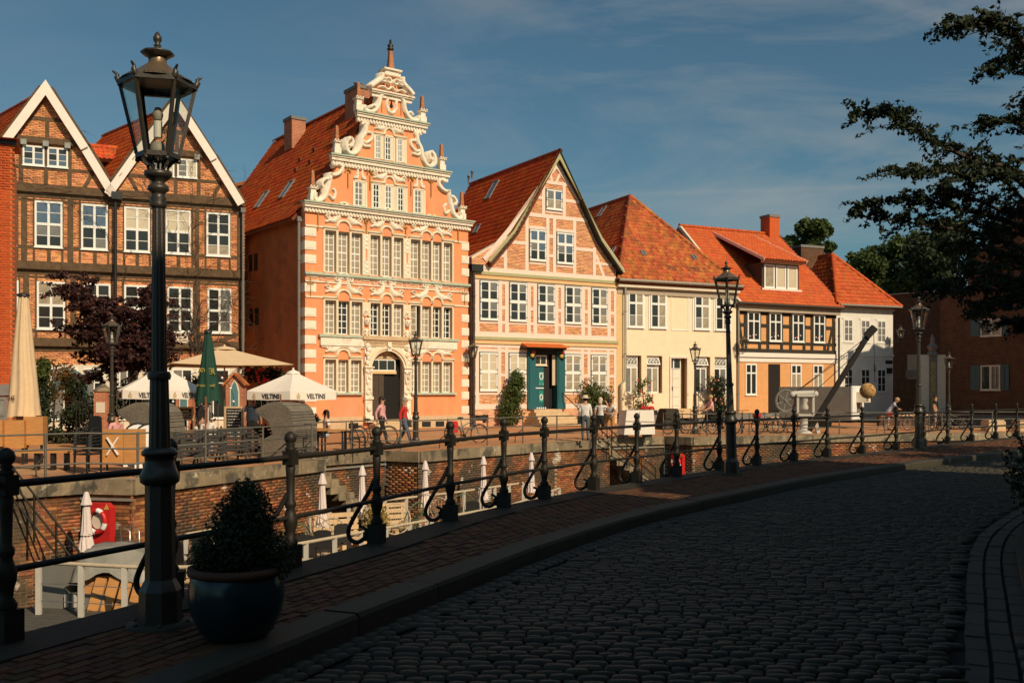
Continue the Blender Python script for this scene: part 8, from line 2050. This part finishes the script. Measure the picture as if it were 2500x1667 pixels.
for lab, px, py, Z, rx, rz_, mtl, n, s, sd in (('dense dark ivy hedge in front of the timbered house', 150, 1000, 35, 1.6, 1.1, 'dark_leaf', 6000, .07, 1), ('green and rust-red shrub left of the arched awning', 115, 930, 37, .9, .8, 'autumn_leaf', 1500, .08, 2), ('green bush in the gap between parasol and timbered house', 95, 905, 36, .55, .5, 'green_leaf', 1200, .08, 9), ('dark shrubs behind the wicker beach chairs and fence', 400, 985, 37.5, 2.6, .9, 'dark_leaf', 6000, .08, 3), ('dark rose bush with red blooms behind the right beer parasol', 620, 955, 37.5, 1.1, 1.0, 'dark_leaf', 3000, .08, 4)):
    c = wp(px, py, Z); t = empty('garden_shrub', lab, 'shrub', (c.x, c.y, -.1)); r = random.Random(sd)
    leaves('foliage', mtl, t, [(r.uniform(-1, 1) * rx * .8, r.uniform(-.4, .4), max(.25, c.z + .1 + r.uniform(-.9, .8) * rz_), .45 * min(1, rx), (1, .8, 1)) for k in range(16)], n, s, sd)
    for k in range(3): MB().tube([(.2 * k - .2, 0, 0), (.3 * k - .3, 0, max(.3, c.z))], .03, 5).build('stem', 'bark', t)
    if 'red blooms' in lab:
        mb = MB()
        for k in range(26): mb.ball((r.choice((.45, .5, -.4, -.35, .6, 0)) + r.uniform(-.22, .22), -.6 + r.uniform(-.1, .1), c.z + .15 + r.uniform(-.25, .75)), .07, 6)
        mb.build('blooms', 'rose_red', t)
def climber(label, h, x, z0, z1, w, n, seed, col='green_leaf', bloom=None, d=.35):
    p = h.world(x, -d, 0); t = empty('climbing_plant', label, 'plant', (p.x, p.y, -.05), h.th); r = random.Random(seed)
    leaves('foliage', col, t, [(r.uniform(-.5, .5) * w * (1.1 - .35 * k / 22), r.uniform(-.15, .1), z0 + (z1 - z0) * k / 22, w * r.uniform(.25, .4), (1, .7, 1)) for k in range(23)], n, .075, seed); MB().tube([(0, 0, 0), (.1, .1, z1 * .5), (0, .1, z1 * .9)], .03, 6).build('stem', 'bark', t)
    if bloom:
        mb = MB()
        for k in range(16): mb.ball((r.uniform(-.6, .6) * w, -.25, z0 + (z1 - z0) * r.random()), .06, 6)
        mb.build('blooms', bloom, t)
climber('tall green climber on the pink-timbered house left of the teal door', HD, HD.x(1240), .3, HD.z(1240, 910), 1.1, 3600, 3, d=.5); climber('broad green vine on the pink-timbered house right of the teal door', HD, HD.x(1442), .3, HD.z(1442, 945), 1.6, 3600, 4, d=.5)
climber('thin rose bush with red blooms beneath the cream house windows', HE, HE.x(1570, .8), .6, HE.z(1570, 925, .8), .9, 700, 5, bloom='rose_red', d=.8); climber('rose bush with pink blooms right of the white door of the cream house', HE, HE.x(1752, .6), .4, HE.z(1752, 925, .6), 1.2, 2600, 6, 'dark_leaf', 'rose_pink', d=.6)
# left foreground of the quay: boxes, bench, boards
for i, (a, b, p0, p1, m) in enumerate(((-40, 4, 1026, 1090, 'wood_orange'), (9, 57, 1026, 1094, 'wood_orange'), (59, 103, 1017, 1086, 'wood_pale'))):
    Z = 25.5 + .3 * i; t = thing('wooden_box', ('wooden box cut off by the left edge', 'orange wooden box in the middle of three under the beige parasol', 'paler wooden box at the right under the beige parasol')[i], 'box', (a + b) / 2, Z, QZ, R(12), 'wooden boxes under the beige parasol'); w_ = xat(b, Z) - xat(a, Z); z0, z1 = zat(p1, Z) - QZ, zat(p0, Z) - QZ
    MB().box((-w_ / 2, 0, z0), (w_ / 2, .5, z1)).build('panel', m if m != 'wood_pale' else 'wood_orange', t)
    for x in (-w_ / 2 + .05, w_ / 2 - .05): MB().box((x - .03, .05, 0), (x + .03, .12, z0)).build('leg', 'black_plastic', t)
t = thing('plank_bench', 'plank bench with dark legs behind the left railing', 'bench', 122, 24.3, QZ, R(5)); MB().box((-.75, -.16, .42), (.68, .16, .47)).build('seat', 'wood_orange', t)
for x in (-.3, .08, .4): MB().box((x - .04, -.1, 0), (x + .04, .1, .42)).build('leg', 'black_plastic', t)
t = thing('wooden_board', 'orange two-panel wooden board with crossed white handles', 'board', 302, 24, QZ, R(8)); z0, z1 = zat(1130, 24) - QZ, zat(1047, 24) - QZ
MB().box((-.52, 0, z0), (-.005, .05, z1)).box((.005, 0, z0), (.5, .05, z1)).build('panel', 'wood_orange', t)
MB().bar((-.38, -.03, z0 + .2), (-.12, -.03, z0 + .62), .03, .07, (0, 1, 0)).bar((-.12, -.035, z0 + .2), (-.38, -.035, z0 + .62), .03, .07, (0, 1, 0)).build('handle', 'paint_white', t)
for x in (-.45, .4): MB().bar((x, .3, 0), (x, .02, z1 - .1), .04, .04).build('leg', 'black_plastic', t)
for i, (px, Z) in enumerate(((338, 25.4), (366, 25.0))):
    t = thing('white_board', ('white round-topped panel left of the lamp post', 'white round-topped panel half hidden by the lamp post')[i], 'panel', px, Z, QZ, R(20)); P = [(-.36, 0), (.36, 0), (.36, .75)] + [(.36 * cos(a), .75 + .36 * sin(a)) for a in np.linspace(.2, pi - .2, 9)] + [(-.36, .75)]
    MB().prism(P, 0, .05).build('board', 'paint_white', t); MB().tube([(p[0], -.0, p[1]) for p in P[2:]], .025, 5).build('edge', 'black_plastic', t)
for px, p0, p1, Z, lab in ((502, 968, 1145, 25.6, 'rusty thin pole in front of the green closed parasol'), (685, 962, 1095, 29.2, 'rusty thin pole in front of the right wicker beach chair')):
    t = thing('rusty_pole', lab, 'pole', px, Z, QZ); MB().tube([(0, 0, 0), (0, 0, zat(p0, Z) - QZ)], .025, 8).build('shaft', 'rust', t); MB().lathe([(.08, 0), (.07, .03), (.03, .04)], n=8).build('foot', 'rust', t)
t = thing('string_arch', 'wire arch with white globe bulbs behind the green parasol', 'light string', 497, 33); P = [(1.0 * cos(a), 0, 1.6 + 1.0 * sin(a)) for a in np.linspace(0, pi, 15)]; MB().tube([(1, 0, 0)] + P + [(-1, 0, 0)], .012, 5).build('wire', 'iron_dark', t)
mb = MB()
for p in P[::2]: mb.ball((p[0], -.04, p[2]), .045, 6)
mb.build('bulb', 'paint_white', t)
# white display case, dark stone box, trailer, crane
t = thing('display_case', 'large white tilted display case standing beside the stairs', 'display case', 1552, 42.6, QZ, R(22)); w_ = 1.55
MB().prism([(-.75, .12), (.75, .12), (.68, 1.15), (-.62, 1.15)], -.35, .3).build('case', 'canvas_white', t)
for x in (-.6, .55): MB().box((x - .1, -.25, 0), (x + .1, .25, .12)).build('foot', 'black_plastic', t)
MB().bar((-.68, -.362, .7), (.7, -.362, .66), .02, .03).box((-.02, -.362, .15), (.0, -.35, 1.1)).build('seam', 'cornice_brown', t)
t = thing('stone_bollard', 'dark tapered stone block beside the steps of the cream house', 'bollard', 1632, 49.5, -.1); MB().lathe([(.75, 0), (.5, 1.0), (.42, 1.05)], n=4, ph=pi / 4 + .4, smooth=False).build('block', 'granite_dark', t)
t = thing('window_box', 'dark planter with red flowers under the cream house window', 'planter', 1577, 45, .72, R(25)); MB().box((-.55, -.12, .0), (.55, .12, .22)).build('trough', 'black_plastic', t); mb = MB()
for k in range(24): mb.ball((rnd.uniform(-.3, .4), rnd.uniform(-.12, .0), .26 + rnd.uniform(0, .12)), .05, 6)
mb.build('flowers', 'rose_red', t)
t = thing('trailer', 'grey and white box trailer with a cooling unit behind the crane', 'trailer', 2003, 53.0, QZ, R(-35)); 
MB().box((-1.95, -.85, .55), (1.85, 1.18, 2.22)).build('body', 'paint_grey', t); MB().box((1.851, -.87, .52), (1.93, 1.2, 2.26)).build('white_end', 'paint_white', t)
MB().box((1.931, -.2, 1.4), (2.4, .75, 1.95)).build('cooling_unit', 'cornice_beige', t); MB().box((2.401, -.14, 1.45), (2.42, .3, 1.9)).build('grille', 'plinth_grey', t); MB().box((1.931, -.1, .9), (1.95, .5, 1.38)).build('dark_panel', 'paint_grey', t)
MB().box((-1.8, -.8, .35), (1.9, .8, .5)).bar((1.9, .1, .42), (3.1, .0, .42), .1, .1).build('chassis', 'iron_dark', t)
for x in (-.4, .5): MB().lathe([(.33, -.09), (.35, -.05), (.35, .05), (.33, .09)], n=18, M4=Matrix.Translation((x, -.8, .35)) @ Matrix.Rotation(pi / 2, 4, 'X')).build('wheel', 'rubber', t)
Zc = 46.6; t = thing('harbour_crane', 'old harbour crane with iron gear wheel, white stand and dark timber boom', 'crane', 1972, Zc, QZ); X0 = xat(1972, Zc)
def cp(px, py): return (xat(px, Zc) - X0, 0, zat(py, Zc) - QZ)
mb = MB(); c = cp(1918, 978); 
wm = MB().tube([(c[0] + .44 * cos(a), 0, c[2] + .5 * sin(a)) for a in np.linspace(0, 2 * pi, 33)[:-1]], .05, 6, closed=True)
for k in range(32): a = k * pi / 16; wm.box((c[0] + .48 * cos(a) - .022, -.05, c[2] + .54 * sin(a) - .022), (c[0] + .48 * cos(a) + .022, .05, c[2] + .54 * sin(a) + .022))
for k in range(6): a = k * pi / 3 + .3; wm.bar((c[0], 0, c[2]), (c[0] + .43 * cos(a), 0, c[2] + .48 * sin(a)), .05, .05, (0, 1, 0))
wm.tube([(c[0], -.1, c[2]), (c[0], .6, c[2])], .07, 8).build('gear_wheel', 'paint_grey', t)
a, b = cp(1942, 968), cp(1985, 1010)
mb = MB().box((a[0], -.25, b[2]), (a[0] + .1, .35, a[2])).box((b[0] - .1, -.25, b[2]), (b[0], .35, a[2])).box((a[0], -.3, a[2] + .0), (b[0], .4, a[2] + .1)).box((a[0] + .1, -.2, b[2] - .1), (b[0] - .1, .3, b[2]))
mb.lathe([(.16, b[2] + .2), (.2, b[2] + .3), (.12, b[2] + .5), (.22, a[2] - .1), (.22, a[2])], ((a[0] + b[0]) / 2, 0, 0), 12).tube([(a[0] - .1, 0, a[2] + .15), (b[0] + .15, 0, a[2] + .18)], .12, 8).ball((a[0] - .15, 0, a[2] + .1), .16, 8).ball((b[0] + .1, 0, a[2] + .12), .16, 8).build('winch_frame', 'paint_lightgrey', t)
MB().lathe([(.4, 0), (.32, .1), (.19, .2), (.17, b[2] - .1), (.26, b[2])], ((a[0] + b[0]) / 2, .05, 0), 14).bar((b[0] + .25, 0, 0), (b[0] - .05, 0, b[2] + .1), .16, .2, (0, 1, 0)).build('stand', 'paint_lightgrey', t)
t0, t1 = cp(1968, 1062), cp(2112, 806); t1 = (t1[0], -.9, t1[2])
MB().bar(t0, t1, .21, .21, (0, 1, 0)).bar((t1[0] - .25, -.85, t1[2] - .35), (t1[0] + .12, -.93, t1[2] + .08), .3, .3, (0, 1, 0)).build('boom', 'timber_boom', t)
for k, (p, f) in enumerate((((a[0], 0, a[2] + .2), .93), ((a[0] + .1, .1, a[2] + .25), .86), ((b[0], -.1, a[2] + .2), .78))): e = Vector(t0).lerp(Vector(t1), f); MB().tube([p, tuple(e)], .016, 5).build('cable', 'iron_dark', t)
hook = cp(2118, 935); MB().tube([(t1[0] + .05, -.95, t1[2]), (hook[0], -.95, hook[2] + .05)], .014, 5).lathe([(.05, hook[2] + .5), (.06, hook[2] + .8), (.03, hook[2] + .9)], (hook[0], -.95, 0), 8).build('cable', 'iron_dark', t)
bz_ = wp(2118, 954, Zc - .95); t = empty('wicker_ball', 'round woven ball hanging from the crane hook', 'ball', bz_); MB().ball((0, 0, 0), .33, 14).build('core', 'wood_orange', t); mb = MB(); r = random.Random(2)
for k in range(34):
    ax_ = Vector((r.gauss(0, 1), r.gauss(0, 1), r.gauss(0, 1))).normalized(); u = ax_.orthogonal().normalized(); v = ax_.cross(u); mb.tube([tuple((u * cos(q) + v * sin(q)) * .345 + ax_ * .03) for q in np.linspace(0, 2 * pi, 17)[:-1]], .014, 4, closed=True)
mb.build('strands', 'wicker_ochre', t)
# museum sign and stone blocks
Zs = 57.5; t = thing('museum_sign', 'tall white museum sign with vertical lettering before the warehouse', 'sign', 2274, Zs, QZ); z0, z1 = zat(1008, Zs) - QZ, zat(866, Zs) - QZ; w_ = .8
MB().box((-w_, -.05, 0), (-w_ + .1, .1, z1)).box((w_ - .25, -.05, 0), (w_ - .0, .1, z1)).box((-w_ + .1, -.0, .3), (w_ - .25, .08, z1)).build('frame', 'cornice_beige', t); MB().box((-.14, -.04, .4), (.32, -.01, z1 - .05)).build('panel', 'plinth_grey', t)
lettering('SCHWEDENSPEICHER', .36, 'lettering_gold', t, (.1, -.05, z1 / 2 + .15), (0, R(-90), 0), .003, True, sx=.85)
MB().lathe([(.4, z1), (.2, z1 + .2), (.34, z1 + .45), (.12, z1 + .7), (.14, z1 + .9), (.0, z1 + 1.25)], (.1, .1, 0), 6, smooth=False).build('crest', 'plinth_grey', t)  # grey colour stands in for the shade on a white crest
for i, (a, b) in enumerate(((2402, 2450), (2484, 2520))):
    Z = 49.5; t = thing('stone_block', ('pale stone block on the quay right of the bicycles', 'pale stone block at the right edge of the quay')[i], 'stone block', (a + b) / 2, Z, QZ, .2); MB().box((-.5, -.3, 0), (.45, .3, .48)).box((-.46, -.27, .481), (.4, .27, .55)).build('block', 'plinth_stone', t)
t = thing('low_wall', 'low brick wall with stone top behind the man in the blue shirt', 'wall', 2240, 55, QZ, R(5)); MB().box((-2.2, 0, 0), (3.2, .3, .62)).build('masonry', 'dark_brick_wall', t); MB().box((-2.25, -.04, .62), (3.25, .34, .72)).build('wall_cap', 'plinth_stone', t)
# ---- life rings, floating decks
def ring_box(label, px, py, Z, rz, w=.82, h_=1.2):
    t = empty('life_ring_box', label, 'life ring', wp(px, py, Z), rz); P = [(-w / 2, -h_ / 2), (w / 2, -h_ / 2), (w / 2, h_ / 2 - .1), (w / 2 - .12, h_ / 2), (-w / 2, h_ / 2)]
    MB().prism(P, 0, .18).build('box', 'life_red', t)
    s = w / .82; MB().tube([(.29 * s * cos(a), -.06, .05 + .33 * s * sin(a)) for a in np.linspace(0, 2 * pi, 25)[:-1]], .075 * s, 8, closed=True).build('ring', 'life_red', t)
    mb = MB()
    for q in (.9, 2.5, 4.1, 5.6): mb.tube([(.29 * s * cos(a), -.065, .05 + .33 * s * sin(a)) for a in np.linspace(q, q + .55, 5)], .078 * s, 8)
    mb.build('band', 'paint_white', t); MB().prism([(.2 * s * cos(a), .05 + .23 * s * sin(a)) for a in np.linspace(0, 2 * pi, 17)[:-1]], -.03, -.005).build('notice', 'cornice_beige', t); MB().prism([(w * .24, h_ * .35), (w * .46, h_ * .35), (w * .35, h_ * .48)], -.01, -.002).build('warning_triangle', 'lettering_gold', t)
    return t
ring_box('red life ring box on the quay wall behind the leftmost pale parasol', 240, 1277, 21.75, R(-15), .6, .88); ring_box('red life ring box in the shaded recess by the second stairs', 1652, 1133, 43.1, R(-46), .6, .95)
for px, py, Z, lab in ((308, 1290, 21.5, 'bent steel ladder handle right of the left life ring'), (1680, 1155, 42.3, 'bent steel ladder handle right of the second life ring')):
    t = empty('ladder_handle', lab, 'handrail', wp(px, py, Z))
    for x in (0, .2): MB().tube([(x - .1, 0, -.4), (x - .1, 0, .08), (x + .12, -.1, -.05), (x + .12, -.1, -.4)], .018, 6).build('bar', 'chrome', t)
def deck(name, label, pts, zt, rails, plank):
    t = empty(name, label, 'floating deck', (0, 0, 0)); cx_ = sum(p[0] for p in pts) / len(pts); mb = MB(); k = len(pts); vs = [(p[0], p[1], zt) for p in pts] + [(p[0], p[1], -3.25) for p in pts]
    mb.add(vs, [tuple(range(k))] + [(i, i + k, (i + 1) % k + k, (i + 1) % k) for i in range(k)]); mb.build('hull', 'paint_grey', t)
    a, b = Vector(pts[0]), Vector(pts[1]); d = (b - a).normalized(); n_ = Vector((-d.y, d.x)); L = (b - a).length
    for q in range(22):
        w0 = q * .2 + .02; p0, p1 = a + n_ * w0, b + n_ * w0
        if pip((p0.x + p1.x) / 2, (p0.y + p1.y) / 2, pts): MB().bar((*p0, zt + .02), (*p1, zt + .02), .17, .035).build('plank', plank, t)
    for rl in rails:
        c = Curve2(rl, 0); n = max(1, round(c.len / .9))
        for q in range(n + 1): p, _ = c.at(c.len * q / n); MB().box((p.x - .05, p.y - .03, zt - .3), (p.x + .05, p.y + .03, zt + .98)).build('rail_post', 'paint_lightgrey', t)
        MB().tube([(*p, zt + 1.0) for p in rl], .04, 6).build('handrail', 'rope_beige', t)
        for z in (.3, .62): MB().tube([(*p, zt + z) for p in rl], .008, 4).build('wire', 'chrome', t)
    return t
FD = [(-4.9, 20.6), (-.0, 28.6), (1.6, 33.6), (.4, 36.0), (-1.7, 32.4), (-3.6, 29.4), (-7.2, 23.2)]
deck('floating_deck', 'floating cafe deck with rope railings along the quay wall', FD, DK, [[FD[0], FD[1], FD[2]], [(-7.4, 22.6), (-3.9, 29.7), (-1.9, 32.1), (.4, 35.6)]], 'wood_pale')
deck('work_boat', 'grey flat boat with rope railing under the left quay wall', [(-9.6, 17.6), (-5.6, 16.6), (-5.0, 20.2), (-8.6, 21.0)], -2.42, [[(-8.75, 18.4), (-6.4, 17.8), (-5.2, 18.0)]], 'deck_grey')
t = empty('grey_cabinet', 'grey metal cabinet with handles on the work boat', 'cabinet', (*wp(150, 1450, 18.9).xy, -2.4), R(-10)); MB().box((-.45, 0, 0), (.1, .5, .82)).box((.12, .0, 0), (.9, .5, .3)).build('body', 'paint_grey', t); MB().box((.1, -.06, .06), (.16, -.0, .3)).box((.26, -.06, .06), (.32, -.0, .3)).build('handle', 'paint_lightgrey', t)
t = empty('tarpaulin', 'grey tarpaulin tied over stacked goods on the work boat', 'tarpaulin', (*wp(300, 1390, 19.4).xy, -2.4), R(5)); vs = []; r = random.Random(8); NX, NY = 14, 8
for j in range(NY):
    for i in range(NX): u, v = i / (NX - 1) * 2 - 1, j / (NY - 1) * 2 - 1; e = max(abs(u), abs(v)); vs.append((u * .85 + r.uniform(-.02, .02), v * .6, (1.15 - .22 * u * u - .1 * u - (.5 + .06 * sin(i * .9) + .05 * sin(j * 1.3)) * max(0, e - .78) / .22) + r.uniform(-.02, .02)))
MB().add(vs, [(j * NX + i, j * NX + i + 1, (j + 1) * NX + i + 1, (j + 1) * NX + i) for j in range(NY - 1) for i in range(NX - 1)], 0, True).build('sheet', 'tarp', t); MB().box((-.6, -.4, 0), (.6, .4, .62)).build('load', 'wood_orange', t)
t = empty('wood_panels', 'leaning orange wooden panels below the tarpaulin on the work boat', 'panels', (*wp(290, 1430, 18.7).xy, -2.4)); 
for k in range(4): MB().bar((-.5 + .25 * k, 0, 0), (-.4 + .25 * k, .2, .6), .2, .03, (0, 1, 0)).build('panel', 'wood_orange', t)
def egg_chair(label, px, py, Z, rz, mtl):
    t = empty('wire_chair', label, 'chair', (xat(px, Z), Z, DK + .02), rz, 'round corded chairs on the floating deck'); R1 = [(.42 * cos(a), .12 - .18 * sin(a), .62 + .42 * sin(a)) for a in np.linspace(0, 2 * pi, 21)[:-1]]
    MB().tube(R1, .018, 6, closed=True).build('rim', mtl, t); mb = MB()
    for k in range(20): mb.tube([R1[k], (0.12 * cos(2 * pi * k / 20), .02, .36 + .08 * sin(2 * pi * k / 20))], .007, 4, cap=False)
    mb.build('cords', mtl, t); MB().tube([(-.25, -.2, 0), (-.1, .05, .34), (.1, .05, .34), (.25, -.2, 0)], .014, 5).tube([(-.2, .35, 0), (-.1, .05, .34)], .014, 5).tube([(.2, .35, 0), (.1, .05, .34)], .014, 5).build('leg_frame', 'iron_dark', t)
for px, Z, a, m, lab in ((725, 24.0, 40, 'cord_green', 'green corded round chair behind the silver-topped post'), (772, 25.6, -20, 'cord_beige', 'beige corded round chair behind the third closed parasol'), (812, 25.0, 160, 'cord_beige', 'beige corded round chair in front of the pallet sofa'), (965, 28.4, 190, 'cord_beige', 'beige corded round chair right of the yellow shrub'), (1018, 28.8, 60, 'cord_green', 'green corded round chair left of the middle closed parasol'), (1072, 30.2, -30, 'cord_beige', 'beige corded round chair behind the middle closed parasol'), (1130, 31.2, 30, 'cord_green', 'green corded round chair by the bend in the deck railing')): egg_chair(lab, px, 0, Z, R(a), m)
for px, Z, a, lab in ((745, 22.9, 190, 'black deck chair nearest the rope railing at the left'), (790, 23.7, 185, 'black deck chair second along the rope railing'), (832, 24.8, 200, 'black deck chair behind the post by the rope railing'), (1155, 30.0, 180, 'black deck chair by the bend of the rope railing'), (450, 21.9, 150, 'black deck chair behind the conifer shrub'), (500, 22.6, 170, 'black deck chair just right of the lamp, beyond the conifer')): chair('deck_chair', lab, px, Z, R(a), z=DK + .02, group='black chairs on the floating deck')
def pallet_sofa(label, px, Z, w_, rz):
    t = empty('pallet_sofa', label, 'sofa', (xat(px, Z), Z, DK + .02), rz, 'sofas made of pallets')
    for k in range(4): MB().box((-w_ / 2, .28 + .02 * k, .32 + k * .17), (w_ / 2, .32 + .02 * k, .44 + k * .17)).build('back_board', 'wood_pale', t)
    for k in range(5): MB().box((-w_ / 2, -.42 + .14 * k, .26), (w_ / 2, -.31 + .14 * k, .29)).build('seat_board', 'wood_pale', t)
    for x in (-w_ / 2 + .08, 0, w_ / 2 - .08): MB().box((x - .06, -.4, 0), (x + .06, .3, .258)).box((x - .05, .325, .0), (x + .05, .40, .95)).build('block', 'wood_pale', t)
pallet_sofa('pallet sofa behind the third closed parasol', 830, 26.6, 1.25, R(28)); pallet_sofa('pallet sofa right of the yellow shrub', 956, 29.0, 1.15, R(30))
t = empty('yellow_shrub', 'yellow feathery shrub between the two pallet sofas', 'shrub', (xat(915, 28), 28, DK)); leaves('foliage', 'yellow_leaf', t, [(0, 0, .85, .35), (.15, 0, .6, .3), (-.1, 0, .55, .25)], 1400, .045, 5); MB().lathe([(.16, 0), (.2, .35)], n=10).build('pot', 'black_plastic', t)
